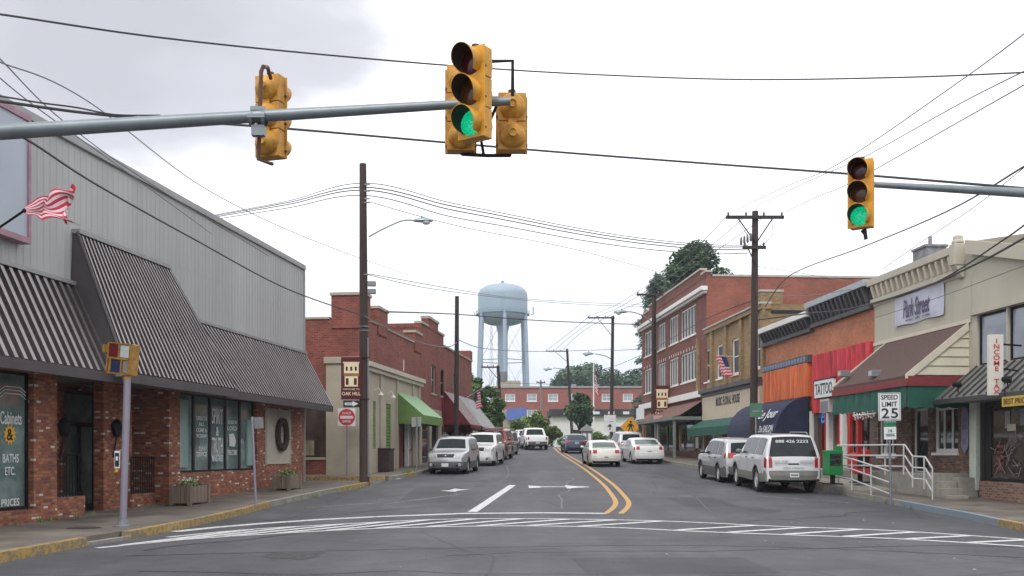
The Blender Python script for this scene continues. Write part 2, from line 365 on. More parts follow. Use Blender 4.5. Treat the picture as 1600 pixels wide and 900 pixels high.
    def build(s, name, m, parent=None, smooth=False, recalc=True, bev=0., shade_ang=None):
        me = bpy.data.meshes.new(name); me.from_pydata(s.v, [], s.f)
        ms = m if isinstance(m, (list, tuple)) else [m]
        for q in ms: me.materials.append(q)
        if len(ms) > 1: me.polygons.foreach_set('material_index', s.m)
        if recalc:
            bm = bmesh.new(); bm.from_mesh(me); bmesh.ops.recalc_face_normals(bm, faces=bm.faces); bm.to_mesh(me); bm.free()
        if smooth:
            me.polygons.foreach_set('use_smooth', [True] * len(me.polygons))
            try: me.set_sharp_from_angle(angle=shade_ang or R(40))
            except Exception: pass
        o = bpy.data.objects.new(name, me); COL.objects.link(o)
        if parent: o.parent = parent
        if bev:
            b = o.modifiers.new('edge', 'BEVEL'); b.width = bev; b.segments = 2; b.limit_method = 'ANGLE'
        return o
def each(mb, name, m, parent=None, **k):
    """every connected piece of the builder becomes a mesh of its own"""
    par = list(range(len(mb.v)))
    def fd(a):
        while par[a] != a: par[a] = par[par[a]]; a = par[a]
        return a
    seen = {}
    for i, v_ in enumerate(mb.v):
        k_ = (round(v_[0], 4), round(v_[1], 4), round(v_[2], 4))
        if k_ in seen: par[fd(i)] = fd(seen[k_])
        else: seen[k_] = i
    for f in mb.f:
        for q in f[1:]: par[fd(q)] = fd(f[0])
    gr = {}
    for i, f in enumerate(mb.f): gr.setdefault(fd(f[0]), []).append(i)
    os_ = []
    for key, fi in gr.items():
        ids = sorted({q for i in fi for q in mb.f[i]}); mp_ = {q: j for j, q in enumerate(ids)}
        b2 = MB(); b2.v = [mb.v[q] for q in ids]; b2.f = [tuple(mp_[q] for q in mb.f[i]) for i in fi]; b2.m = [mb.m[i] for i in fi]
        os_.append(b2.build(name, m, parent, **k))
    return os_
def text(s, w, h, m, parent, loc, rz=0., name='lettering', shear=0., vertical=False, th=.004, ry=0., spacing=1., rx=0., bold=.012):
    """lettering on a vertical face, fitted to w x h metres, centred at loc"""
    cu = bpy.data.curves.new(name, 'FONT'); cu.body = s; cu.extrude = .001; cu.align_x = 'CENTER'; cu.shear = shear; cu.space_character = spacing; cu.resolution_u = 3; cu.offset = bold
    if vertical: cu.space_line = .85
    to = bpy.data.objects.new('tmp', cu); COL.objects.link(to)
    bpy.context.view_layer.update()
    me = bpy.data.meshes.new_from_object(to.evaluated_get(bpy.context.evaluated_depsgraph_get()))
    bpy.data.objects.remove(to); bpy.data.curves.remove(cu)
    xs = [v.co.x for v in me.vertices]; ys = [v.co.y for v in me.vertices]
    if not xs: return None
    x0, x1, y0, y1 = min(xs), max(xs), min(ys), max(ys)
    for v in me.vertices:
        x = (v.co.x - (x0 + x1) / 2) / (x1 - x0) * w; z = (v.co.y - (y0 + y1) / 2) / (y1 - y0) * h
        d = -th if v.co.z > 0 else th * .5
        v.co = (x, d, z)
    me.materials.clear(); me.materials.append(m)
    o = bpy.data.objects.new(name, me); COL.objects.link(o); o.parent = parent; o.location = loc; o.rotation_euler = (rx, ry, rz)
    return o

class Fac:
    """a facade: origin on plan, running direction; outside is on the right of that direction. local x = along, local y = inward, z = absolute height"""
    def __init__(s, X0, Y0, dx, dy):
        s.o = Vector((X0, Y0)); s.d = Vector((dx, dy)).normalized(); s.n = Vector((s.d.y, -s.d.x)); s.rz = math.atan2(s.d.y, s.d.x)
    def at(s, px, py=None, d=0.):
        k = (px - CX) / F; o = s.o + s.n * d
        # o.x + u dx = k (o.y + u dy)
        u = (k * o.y - o.x) / (s.d.x - k * s.d.y); Y = o.y + u * s.d.y
        if py is None: return u
        return u, CH + (HY - py) * Y / F
    def w(s, u, d=0., z=0.):
        p = s.o + s.d * u + s.n * d; return Vector((p.x, p.y, z))
    def root(s, name, label, cat, u=0., group=None):
        p = s.o + s.d * u; return empty(name, (p.x, p.y, 0), label, cat, s.rz, group)
def wall_mb(u0, u1, z0, z1, holes, rev=.15, y=0., mb=None):
    """front skin with openings and their reveals"""
    mb = mb or MB()
    us = sorted(set([u0, u1] + [h[0] for h in holes] + [h[1] for h in holes])); us = [a for a in us if u0 - 1e-6 <= a <= u1 + 1e-6]
    zs = sorted(set([z0, z1] + [h[2] for h in holes] + [h[3] for h in holes])); zs = [a for a in zs if z0 - 1e-6 <= a <= z1 + 1e-6]
    for a, b in zip(us, us[1:]):
        for c, d in zip(zs, zs[1:]):
            cu, cz = (a + b) / 2, (c + d) / 2
            if any(h[0] < cu < h[1] and h[2] < cz < h[3] for h in holes): continue
            mb.quad((a, y, c), (b, y, c), (b, y, d), (a, y, d))
    for h in holes:
        a, b, c, d = h[:4]
        mb.quad((a, y, c), (a, y, d), (a, y + rev, d), (a, y + rev, c)); mb.quad((b, y, c), (b, y + rev, c), (b, y + rev, d), (b, y, d))
        mb.quad((a, y, d), (b, y, d), (b, y + rev, d), (a, y + rev, d)); mb.quad((a, y, c), (a, y + rev, c), (b, y + rev, c), (b, y, c))
    return mb
def shell(mb, u0, u1, depth, z0, z1, y=0.):
    mb.quad((u0, y, z0), (u0, y, z1), (u0, depth, z1), (u0, depth, z0)); mb.quad((u1, y, z0), (u1, depth, z0), (u1, depth, z1), (u1, y, z1))
    mb.quad((u0, depth, z0), (u0, depth, z1), (u1, depth, z1), (u1, depth, z0)); return mb
def window(root, u0, u1, z0, z1, y=.1, fw=.06, nx=1, nz=1, mf=None, mg=None, sill=True, mw=.05, name='window', sillm=None, proud=0.):
    mb = MB(); fd = .06
    mb.box(u0, u0 + fw, y - proud, y + fd, z0, z1).box(u1 - fw, u1, y - proud, y + fd, z0, z1).box(u0 + fw, u1 - fw, y - proud, y + fd, z1 - fw, z1).box(u0 + fw, u1 - fw, y - proud, y + fd, z0, z0 + fw)
    for i in range(1, nx):
        c = u0 + (u1 - u0) * i / nx; mb.box(c - mw / 2, c + mw / 2, y - proud + .004, y + fd, z0 + fw, z1 - fw)
    for i in range(1, nz):
        c = z0 + (z1 - z0) * i / nz; mb.box(u0 + fw, u1 - fw, y - proud + .008, y + fd, c - mw / 2, c + mw / 2)
    o = mb.build(name, mf or M_WPAINT, root)
    MB().quad((u0 + .01, y + .04, z0 + .01), (u1 - .01, y + .04, z0 + .01), (u1 - .01, y + .04, z1 - .01), (u0 + .01, y + .04, z1 - .01)).build('pane', mg or M_GL_D, o)
    if sill: MB().box(u0 - .06, u1 + .06, -.06, y, z0 - .09, z0 - .002).build('sill', sillm or mf or M_WPAINT, o)
    return o
def strip(name, lf, rf, off, y0, y1, m, nx=1, step=1., kind='structure', side=0., tweak=None):
    ys = [y0]; y = math.floor(y0 / step + 1) * step
    while y < y1 - 1e-6: ys.append(y); y += step
    ys.append(y1); mb = MB(); v = []
    for y in ys:
        a, b = lf(y), rf(y)
        for i in range(nx + 1): v.append((a + (b - a) * i / nx, y, G(y) + off))
    f = [(r * (nx + 1) + i, r * (nx + 1) + i + 1, (r + 1) * (nx + 1) + i + 1, (r + 1) * (nx + 1) + i) for r in range(len(ys) - 1) for i in range(nx)]
    mb.add(v, f)
    if side:
        n = len(ys)
        for col in (0, nx):
            for r in range(n - 1):
                a, b = v[r * (nx + 1) + col], v[(r + 1) * (nx + 1) + col]
                mb.quad(a, b, (b[0], b[1], b[2] - side), (a[0], a[1], a[2] - side))
        for r in (0, n - 1):
            for i in range(nx):
                a, b = v[r * (nx + 1) + i], v[r * (nx + 1) + i + 1]; mb.quad(a, b, (b[0], b[1], b[2] - side), (a[0], a[1], a[2] - side))
    o = mb.build(name, m); 
    return tag(o, kind=kind)
def ribbon(name, pts, wd, off, m, label=None):
    """painted line on the road following ground points (x,y)"""
    P = []
    for (a, b) in zip(pts, pts[1:]):
        a = Vector(a); b = Vector(b); n = max(1, int((b - a).length / .7))
        for i in range(n): P.append(a + (b - a) * i / n)
    P.append(Vector(pts[-1])); mb = MB(); v = []
    for i, p in enumerate(P):
        d = (P[min(i + 1, len(P) - 1)] - P[max(i - 1, 0)]).normalized(); nn = Vector((-d.y, d.x))
        for sg in (-1, 1):
            q = p + nn * sg * wd / 2; v.append((q.x, q.y, G(q.y) + off))
    mb.add(v, [(2 * i, 2 * i + 1, 2 * i + 3, 2 * i + 2) for i in range(len(P) - 1)])
    return tag(mb.build(name, m), kind='structure')
def smoothpts(pts, n=8):
    P = [Vector(p) for p in pts]; o = []
    for i in range(len(P) - 1):
        p0, p1, p2, p3 = P[max(i - 1, 0)], P[i], P[i + 1], P[min(i + 2, len(P) - 1)]
        for k in range(n):
            t = k / n; o.append(.5 * ((2 * p1) + (-p0 + p2) * t + (2 * p0 - 5 * p1 + 4 * p2 - p3) * t * t + (-p0 + 3 * p1 - 3 * p2 + p3) * t ** 3))
    o.append(P[-1]); return o

# ================================================================ GROUND
LK = [(8, -7.7), (14.5, -7.44), (17.5, -7.27), (18.4, -7.05), (27.7, -6.75), (33, -6.1), (37.2, -5.35), (41.2, -5.0), (45, -4.3), (50, -3.7), (57, -2.95), (64, -2.4), (72, -1.75), (88, -.45), (100, .4), (130, -3)]
RK = [(8, 8.2), (14, 9.3), (20.4, 10.45), (24.4, 10.95), (28.5, 10.95), (33, 10.85), (42, 10.35), (57, 9.1), (75, 8.3), (97, 7.1), (110, 6.5)]
lk = lambda y: interp(y, LK)
rk = lambda y: interp(y, RK)
LW = lambda y: -12.72 + .1285 * y        # plane of the first building on the left
CW = lambda y: -11.80 + .1285 * y        # plane of the corner buildings
RW = lambda y: 15.98 - .07 * y           # plane of the buildings on the right
gm = MB(); xs = [-900, -200, -60, -25, 0, 25, 60, 200, 900]; ysg = [-60, 0, 10, 18, 22] + list(range(23, 112)) + [130, 200, 400, 900, 2500]
vv = [(x, y, G(y) - .03) for y in ysg for x in xs]; nxx = len(xs)
gm.add(vv, [(r * nxx + i, r * nxx + i + 1, (r + 1) * nxx + i + 1, (r + 1) * nxx + i) for r in range(len(ysg) - 1) for i in range(nxx - 1)])
tag(gm.build('ground', M_GRASS), kind='structure')
strip('road', lambda y: -40 if y < 9 else lk(y) - .02, lambda y: 40 if y < 11 else rk(y) + .02, 0, -20, 96, M_ASPH, 6)
strip('side_street', lambda y: -40, lambda y: -5.2, -.006, 37.8, 41.3, M_ASPH2, 3)
strip('road_beyond', lambda y: lk(y) - .5, lambda y: 4.2 - (y - 96) * .1, -.004, 96, 135, M_ASPH2)
# pavements (raised) with kerbs
KW = .16
strip('pavement', lambda y: -30 if y < 12 else LW(y) - 3.2, lambda y: lk(y) - KW, .15, 9, 37.6, M_CONC, 3, side=.3)
strip('pavement_side', lambda y: -30, lambda y: LW(37) - 3.2, .146, 37.3, 37.75, M_CONC, 3, side=.3)
strip('pavement', lambda y: -30 if y < 42.6 else CW(y) - .5, lambda y: lk(y) - KW, .15, 41.4, 96, M_CONC, 3, side=.3)
strip('pavement', lambda y: rk(y) + KW, lambda y: 30 if y < 24 else RW(y) + 2.2, .15, 11, 97, M_CONC, 3, side=.3)
def kerb(ya, yb, fn, sgn, m, h=.155):
    strip('kerb', (lambda y: fn(y) - KW - .004) if sgn < 0 else (lambda y: fn(y)), (lambda y: fn(y)) if sgn < 0 else (lambda y: fn(y) + KW + .004), h, ya, yb, m, side=.3)
kerb(9, 17.1, lk, -1, M_YKERB); kerb(17.1, 18.4, lk, -1, M_KERB, .06); kerb(18.4, 27.9, lk, -1, M_YKERB); kerb(27.9, 34.2, lk, -1, M_KERB); kerb(34.2, 37.75, lk, -1, M_YKERB)
kerb(41.4, 43.6, lk, -1, M_KERB); kerb(43.6, 44.8, lk, -1, M_YKERB); kerb(44.8, 96, lk, -1, M_KERB)
strip('kerb', lambda y: -16, lambda y: lk(41.4) - .3, .158, 41.2, 41.42, M_YKERB, side=.3)
strip('kerb', lambda y: -20, lambda y: lk(37.6) - .3, .158, 37.7, 37.86, M_YKERB, side=.3)
kerb(11, 21.8, rk, 1, M_YKERB); kerb(21.8, 28.2, rk, 1, M_BKERB); kerb(28.2, 97, rk, 1, M_KERB)
# traffic island with grass where the road bends beyond the crest
strip('verge', lambda y: 4.3 - (y - 96) * .05, lambda y: 30, .10, 97.5, 135, M_GRASS, side=.2)
strip('kerb', lambda y: 4.1, lambda y: 12, .13, 97.2, 97.5, M_WPAINT, side=.2)
# joints and stains in the walk
j = MB()
for y in [11 + i * 1.5 for i in range(18)]:
    a, b = LW(y) + .15, lk(y) - KW - .02
    j.quad((a, y, G(y) + .154), (b, y, G(y) + .154), (b, y + .025, G(y + .025) + .154), (a, y + .025, G(y + .025) + .154))
for y in [20 + i * 1.6 for i in range(16)]:
    a, b = rk(y) + KW + .02, RW(y) - .2
    j.quad((a, y, G(y) + .154), (b, y, G(y) + .154), (b, y + .025, G(y + .025) + .154), (a, y + .025, G(y + .025) + .154))
tag(j.build('pavement_joints', mat('joint_dirt', (.055, .05, .045), .95)), kind='structure')
def g2(px, py): p = onground(px, py); return (p.x, p.y)
# markings
ribbon('stop_line', [g2(*p) for p in [(272, 831), (340, 824), (412, 818), (500, 812), (600, 807), (725, 802.5), (850, 801.5), (948, 802.5)]], .30, .005, M_WHITE)
up = smoothpts([g2(*p) for p in [(262, 839.5), (412, 826), (600, 815.5), (694, 811.5), (819, 810.5), (990, 813), (1100, 817), (1225, 823), (1397, 829.5), (1600, 843)]] + [(11.3, 15.9)], 6)
lo = smoothpts([g2(*p) for p in [(152, 856.5), (287, 843.5), (412, 835), (600, 825.5), (787, 822), (944, 824), (1100, 831), (1250, 836.5), (1400, 842), (1600, 854)]] + [(11.0, 14.4)], 6)
ribbon('crosswalk_line', up, .16, .005, M_WHITE); ribbon('crosswalk_line', lo, .17, .005, M_WHITE)
def along(P, s):
    for a, b in zip(P, P[1:]):
        l = (b - a).length
        if s <= l: return a + (b - a) * s / l
        s -= l
    return P[-1]
k = 0
s_ = .2
while s_ < 18.2:
    if not (11.15 < s_ < 12.2):
        a = along(lo, s_ + .2); b = along(up, s_ + 2.1)
        ribbon('crosswalk_stripe', [a + (b - a) * .04, a + (b - a) * .96], .21, .0085, M_WHITE)
    s_ += 1.12
ribbon('lane_line', [g2(738, 800), g2(771, 778), g2(801, 758)], .26, .005, M_WHITE)
yl = smoothpts([((p - CX) * y / F, y) for p, y in [(958, 25.6), (969, 27.5), (972, 29.6), (964, 33), (948, 39), (921, 50), (898, 62), (884, 72), (874, 82), (868, 92)]], 6)
for sg in (-.19, .19):
    pp = []
    for i, p in enumerate(yl):
        d = (yl[min(i + 1, len(yl) - 1)] - yl[max(i - 1, 0)]).normalized(); pp.append(p + Vector((d.y, -d.x)) * sg)
    ribbon('centre_line', pp, .15, .005, M_YLINE)
# arrows painted in the lanes
def arrow(cx, cy, pts, m):
    mb = MB(); mb.add([(cx + x, cy + y, G(cy + y) + .0095) for x, y in pts], [tuple(range(len(pts)))]); tag(mb.build('lane_arrow', m), kind='structure')
for (x0, x1, h_) in [(826, 844, 1.5), (844, 884, .42), ]:
    a, b = g2(x0, 761), g2(x1, 761); arrow(a[0], a[1], [(0, -h_ / 2), (b[0] - a[0], -h_ / 2 * .6), (b[0] - a[0], h_ / 2 * .6), (0, h_ / 2)], M_WHITE)
a, b = g2(884, 761), g2(921, 761.5); arrow(a[0], a[1], [(0, -1.0), (.45, -.45), (b[0] - a[0], -.2), (b[0] - a[0], .1), (.45, .35), (0, .9)], M_WHITE)
a = g2(688, 766.5); arrow(a[0], a[1], [(0, -.2), (.55, -.75), (.6, -.3), (1.05, .7), (.7, .5), (.45, .95), (.3, .05)], M_WHITE)
for p in [((480, 793), (600, 785.5)), ((1188, 775), (1330, 786)), ((600, 788), (720, 772)), ((1100, 752), (1135, 748))]:
    ribbon('parking_line', [g2(*p[0]), g2(*p[1])], .09, .005, M_FAINT)
ribbon('parking_line', [g2(578, 749.5), g2(625, 748)], .5, .005, M_WHITE)
# sealed cracks wander over the asphalt
random.seed(21)
M_SEAL = mat('crack_seal', (.028, .028, .03), .45)
for (xa, ya, xb, yb) in [(-6.5, 22.5, -1.0, 30), (-4.5, 32, 1.5, 35), (1.2, 27, 2.6, 44), (5, 33, 9.5, 36), (-2.5, 40, 3, 43), (4.5, 22.2, 10, 26.5), (-5.2, 13.6, 5.5, 12.6), (-1, 15.8, 8.5, 17.2), (4.5, 46, 8.6, 49), (-3, 50, 2.6, 53), (-6, 16.5, -3.5, 21)]:
    n_ = 9; pp = [(xa + (xb - xa) * i / n_ + random.uniform(-.18, .18), ya + (yb - ya) * i / n_ + random.uniform(-.3, .3)) for i in range(n_ + 1)]
    ribbon('sealed_crack', smoothpts(pp, 3), random.uniform(.035, .06), .0045, M_SEAL)
# tar patches
for pts in ([(-4.4, 27), (-.5, 40), (-.3, 55)], [(5.2, 26), (6.5, 40), (6.3, 58)], [(-6, 15.5), (3, 17.3), (9, 14.5)]):
    ribbon('tar_seam', smoothpts(pts, 6), .045, .004, mat('tar', (.03, .03, .032), .5))
for (px, py) in [(243, 833), (150, 760)]: pass
M_PATCH = asphalt('patched_asphalt', (.045, .045, .05), .3)
for (x0, y0, x1, y1) in [(-3.4, 29.5, -1.9, 36), (4.9, 28, 6.4, 31.5), (1.0, 13.2, 3.6, 15.2), (6.8, 38, 8.0, 47), (-5.6, 20.8, -4.6, 22.6)]:
    ribbon('road_patch', [((x0 + x1) / 2, y0), ((x0 + x1) / 2 - .1, y1)], x1 - x0, .0025, M_PATCH)
random.seed(5)
stm = worn('oil_stain', (.066, .066, .074), (.032, .031, .032), .53)
for i in range(16):
    x, y = random.choice([(-.9, 0), (1.6, 0), (6.4, 0), (-3.6, 0)])[0] + random.uniform(-.5, .5), random.uniform(13, 60); rr_ = random.uniform(.15, .5)
    mb = MB(); pts_ = [(x + rr_ * random.uniform(.6, 1.1) * math.cos(k * math.pi / 6), y + 1.8 * rr_ * random.uniform(.6, 1.1) * math.sin(k * math.pi / 6)) for k in range(12)]
    mb.add([(a, b, G(b) + .0035) for a, b in pts_], [tuple(range(12))]); tag(mb.build('oil_stain', stm), kind='structure')
mb = MB()
for i in range(24):
    x = lk(20) + random.uniform(.1, 17); y = random.uniform(12, 45); z = G(y) + .006; q = random.uniform(.008, .022)
    if lk(y) < x < rk(y): mb.hexa([(x - q, y - q, z), (x + q, y - q * .7, z), (x + q * .8, y + q, z), (x - q, y + q, z)], [(x - q * .6, y - q * .6, z + q), (x + q * .5, y - q * .5, z + q), (x + q * .5, y + q * .6, z + q), (x - q * .5, y + q * .5, z + q)])
tag(mb.build('road_grit', mat('pale_grit', (.35, .34, .32), .9)), 'pale grit scattered over the road', 'grit', kind='stuff')
mc = MB(); mc.disc(.32, 24, 'z', (-8.3, 19.3, .157)); tag(mc.build('manhole_cover', mat('cast_iron', (.06, .05, .045), .8, .3, .3, 20, .5, 60)), 'round iron cover set in the pavement beside the leaning signal post', 'manhole cover')

# ================================================================ LEFT BUILDING
FL = Fac(-12.72 + .1285 * 19.8, 19.8, .1285, 1)
GL_ = lambda u: G(FL.w(u).y) + .15
root = FL.root('store_building', 'long store with grey ribbed metal upper wall and speckled red brick shopfront', 'building')
ZR = 8.62; u_end = FL.at(474); uA = -9.0; ZF = 3.36
u1, u2 = FL.at(89), FL.at(264)          # recessed entrance between
SD = 0.0
mb = MB()                               # siding: sheet and ribs, above the mansard roof
mb.quad((uA, 0, 3.36), (u_end, 0, 3.36), (u_end, 0, ZR), (uA, 0, ZR)); shell(mb, uA, u_end, 26, 3.36, ZR)
x = uA + .1
while x < u_end - .08:
    mb.add([(x, -.002, 3.4), (x + .022, -.014, 3.4), (x + .046, -.014, 3.4), (x + .068, -.002, 3.4), (x, -.002, ZR - .08), (x + .022, -.014, ZR - .08), (x + .046, -.014, ZR - .08), (x + .068, -.002, ZR - .08)],
           [(0, 1, 5, 4), (1, 2, 6, 5), (2, 3, 7, 6)]); x += .235
for zz_ in (4.9, 6.75): mb.box(uA, u_end, -.006, -.001, zz_, zz_ + .015)
mb.build('metal_siding', M_SIDING, root)
MB().box(uA, u_end + .06, -.08, 26, ZR - .1, ZR + .08).build('roof_edge', M_TRIMG, root, bev=.01)
MB().box(u_end + .002, u_end + .05, -.06, .14, .3, ZR - .1).build('corner_trim', M_SIDING, root)
# brick ground storey
wu0, wu1 = FL.at(0) - 4.5, FL.at(42, d=-.12) + .05
ww0, ww1 = FL.at(275, d=-.12), FL.at(395, d=-.12) + .05
wz = (FL.at(20, 798)[1], 3.28)
w2z = (1.05, 3.3)
mb = wall_mb(uA, u1, -.3, 3.36, [(wu0, wu1, wz[0], wz[1])], .2)
mb.quad((u1, 0, -.3), (u1, 1.7, -.3), (u1, 1.7, 3.36), (u1, 0, 3.36))
mb = wall_mb(u2, u_end, -.3, 3.36, [(ww0, ww1, w2z[0], w2z[1])], .2, mb=mb)
mb.quad((u2, 0, -.3), (u2, 0, 3.36), (u2, 1.7, 3.36), (u2, 1.7, -.3))
mb.quad((u_end, 0, -.3), (u_end, 20, -.3), (u_end, 20, 3.36), (u_end, 0, 3.36))
# back wall of the recess with the door opening
du0, du1 = FL.at(101, d=-1.7), FL.at(152, d=-1.7)
mb = wall_mb(u1, u2, -.3, 3.36, [(du0, du1, -.3, 3.2)], .15, 1.7, mb)
# pier standing forward in the recess
pa, pb = FL.at(151, d=-.7), FL.at(196, d=-.7)
mb.box(pa, pb, .52, .78, -.3, 3.36)
mb.build('brick_wall', M_BR_L, root)
window(root, wu0, wu1, *wz, y=.12, fw=.07, nx=2, mf=M_ALU, mg=M_GL_T, sill=False)
wn = window(root, ww0, ww1, *w2z, y=.12, fw=.06, nx=5, mf=M_ALU, mg=M_GL_T, sill=False, mw=.13)
cw = (ww1 - ww0) / 5
MB().box(ww0 + .1, ww0 + cw * .62, .10, .155, 1.2, 3.1).build('curtain', M_CURT, root)
MB().box(ww0 + cw * 4.5, ww1 - .12, .10, .155, 1.2, 2.7).build('curtain', M_CURT, root)
def dtext(s, c, z, w_, h_, m=M_SWHITE, **k): return text(s, w_, h_, m, root, (c, .145, z), **k)
cc = lambda i: ww0 + cw * (i + .5)
for s, z, h_ in [('OPEN TO', 2.62, .12), ('ALL', 2.45, .10), ('COME &', 2.27, .12), ('WORSHIP', 2.10, .12), ('SUN', 1.72, .12), ('SERVICE', 1.57, .13)]:
    dtext(s, cc(1), z, cw * .62 if len(s) > 3 else cw * .34, h_)
dtext('SPIRIT', cc(2), 2.72, cw * .70, .48); dtext('&', cc(2), 2.26, cw * .18, .28); dtext('TRUTH', cc(2), 1.83, cw * .70, .48); dtext('MINISTRIES', cc(2), 1.44, cw * .70, .2)
for s, z, h_ in [('JESUS IS', 2.56, .14), ('LORD', 2.38, .14), ('WELCOME', 1.62, .17)]: dtext(s, cc(3), z, cw * .66, h_)
mb = MB(); mb.add([(cc(3) - .25, .142, 2.2), (cc(3) + .1, .142, 2.22), (cc(3) + .28, .142, 2.0), (cc(3) + .2, .142, 1.8), (cc(3) - .22, .142, 1.82)], [(0, 1, 2, 3, 4)]); mb.build('dove_decal', M_SWHITE, root)
# near window lettering
def nt_(s, px, py, w_, h_, m=M_SWHITE, **k):
    u, z = FL.at(px, py, -.12); return text(s, w_, h_, m, root, (u, .145, z), **k)
nt_('Cabinets', 19, 653, .70, .27); nt_('BATHS', 18.5, 716, .52, .18); nt_('ETC.', 17.5, 736, .33, .17); nt_('PRICES', 18, 785, .58, .15)
u, z = FL.at(17, 679, -.12); mb = MB(); pr = []
for i in range(24):
    r_ = .22 if i % 2 else .15; pr.append((u + r_ * math.cos(i * math.pi / 12), .142, z + r_ * math.sin(i * math.pi / 12)))
mb.add(pr, [tuple(range(24))]); mb.build('sun_decal', M_SUNY, root)
text('&', .2, .24, M_IRON, root, (u, .138, z))
u, z = FL.at(21, 612, -.12); mb = MB()
for i in range(3): mb.tube([(u - .5, .14, z - .05 - i * .07), (u - .25, .14, z + .1 - i * .07), (u + .25, .14, z + .1 - i * .07), (u + .55, .14, z - .05 - i * .07)], .012, 5)
mb.build('car_outline_decal', M_SWHITE, root)
# entrance door
d = MB(); dm = (du0 + du1) / 2
d.box(du0, du0 + .09, 1.74, 1.82, .1, 3.2).box(du1 - .09, du1, 1.74, 1.82, .1, 3.2).box(du0 + .09, du1 - .09, 1.74, 1.82, 2.28, 2.40).box(du0 + .09, du1 - .09, 1.74, 1.82, 3.1, 3.2).box(dm - .05, dm + .05, 1.742, 1.82, .15, 2.28)
d.box(du0 + .09, du1 - .09, 1.744, 1.82, .12, .28)
dr = d.build('door', M_ALU, root); MB().quad((du0, 1.8, .1), (du1, 1.8, .1), (du1, 1.8, 3.2), (du0, 1.8, 3.2)).build('pane', M_GL_T, dr)
MB().box(dm + .07, dm + .1, 1.70, 1.74, .95, 1.35).build('handle', M_CHROME, dr)
# door side of the deep recess is dark glass
a_, b_ = FL.at(205, d=-1.7), FL.at(214, d=-1.7)
MB().box(a_, b_, 1.64, 1.69, .1, 3.3).build('door', M_ALU, root)
# low brick planter walls with iron rails
def planter_wall(px0, px1, ztop_px, dd):
    a, b = FL.at(px0, d=dd), FL.at(px1, d=dd); zt = FL.at((px0 + px1) / 2, ztop_px, dd)[1]
    o = MB().box(a, b, -dd, -dd + .75, -.3, zt).build('planter_wall', M_BR_L, root)
    mb = MB(); z2 = zt + .95
    for y in (-dd + .06,):
        mb.tube([(a + .04, y, z2), (b - .04, y, z2)], .022, 6).tube([(a + .04, y, zt + .06), (b - .04, y, zt + .06)], .018, 6)
        n = int((b - a) / .12)
        for i in range(n + 1):
            xx = a + .04 + (b - a - .08) * i / n; mb.tube([(xx, y, zt - .02), (xx, y, z2)], .011 if 0 < i < n else .02, 6)
    mb.build('railing', M_IRON, o)
planter_wall(86, 133, 776, -.15); planter_wall(207, 258, 770, -.35)
# wall lanterns
for px, dd in ((97, -1.0), (180, -.45)):
    u, z = FL.at(px, 680, dd); y = -dd
    mb = MB(); mb.tube([(u, y + .05, z - .55), (u, y, z - .25), (u, y - .04, z)], .02, 6)
    mb.lathe([(.02, z + .42), (.12, z + .30), (.15, z + .28), (.09, z - .0), (.05, z - .05)], 6, c=(u, y - .05, 0)); mb.build('lantern', M_IRON, root)
# louvred panel and wreath
a, z1_ = FL.at(415, 637); b, z0_ = FL.at(452, 724)
mb = MB(); n = 26
for i in range(n):
    z = z0_ + (z1_ - z0_) * i / n; hh = (z1_ - z0_) / n
    mb.add([(a, -.05, z), (b, -.05, z), (b, -.01, z + hh), (a, -.01, z + hh), (a, 0, z), (b, 0, z)], [(0, 1, 2, 3), (0, 4, 5, 1)])
mb.box(a - .04, a, -.055, 0, z0_ - .04, z1_ + .04).box(b, b + .04, -.055, 0, z0_ - .04, z1_ + .04)
mb.build('louvre_panel', M_WOODG, root)
# mansard roof in three pieces
def corr(mb, tl, tr, bl, br, n, h=.06):
    """ribbed metal sheet between four corners, ribs run down the slope"""
    tl, tr, bl, br = map(Vector, (tl, tr, bl, br)); nn = (tr - tl).cross(bl - tl).normalized()
    if nn.y > 0: nn = -nn
    mb.mi = 0
    for i in range(n):
        def P(t, s_, hh): return (tl + (tr - tl) * t).lerp(bl + (br - bl) * t, s_) + nn * hh
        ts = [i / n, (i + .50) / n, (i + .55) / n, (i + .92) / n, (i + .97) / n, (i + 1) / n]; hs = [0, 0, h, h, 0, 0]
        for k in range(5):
            mb.mi = 0 if k in (0, 4, 1, 3) else 1  # flats and rib sides get the painted shade, rib tops the paler bronze
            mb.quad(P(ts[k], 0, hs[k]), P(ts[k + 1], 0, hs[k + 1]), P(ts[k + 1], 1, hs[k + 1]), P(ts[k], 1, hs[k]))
DA = 1.05; ZS = 5.36; ZT = 6.52
t0, t1 = FL.at(113), FL.at(256)
tb0, tb1 = FL.at(176, d=DA), FL.at(352, d=DA)
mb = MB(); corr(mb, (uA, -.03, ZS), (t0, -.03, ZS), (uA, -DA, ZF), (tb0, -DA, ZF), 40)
so = mb.build('mansard_roof', [M_BRZ_SHADE, M_BRZ], root)
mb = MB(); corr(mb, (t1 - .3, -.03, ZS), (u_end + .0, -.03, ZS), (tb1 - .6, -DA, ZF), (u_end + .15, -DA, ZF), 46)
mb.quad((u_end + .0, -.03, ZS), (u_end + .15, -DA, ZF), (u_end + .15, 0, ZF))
mb.build('mansard_roof', [M_BRZ_SHADE, M_BRZ], root)
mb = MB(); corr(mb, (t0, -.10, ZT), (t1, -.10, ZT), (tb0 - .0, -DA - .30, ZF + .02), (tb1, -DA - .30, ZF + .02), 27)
mb.build('mansard_gable', [M_BRZ_SHADE, M_BRZ], root)
mb = MB(); mb.quad((t0, -.10, ZT), (tb0, -DA - .30, ZF), (tb0 - .05, 0, ZF), (t0, 0, ZT)); mb.quad((t1, -.10, ZT), (tb1, -DA - .30, ZF), (tb1, 0, ZF), (t1, 0, ZT))
mb.tube([(t0 - .01, -.13, ZT + .03), (tb0 - .01, -DA - .36, ZF)], .035, 6)
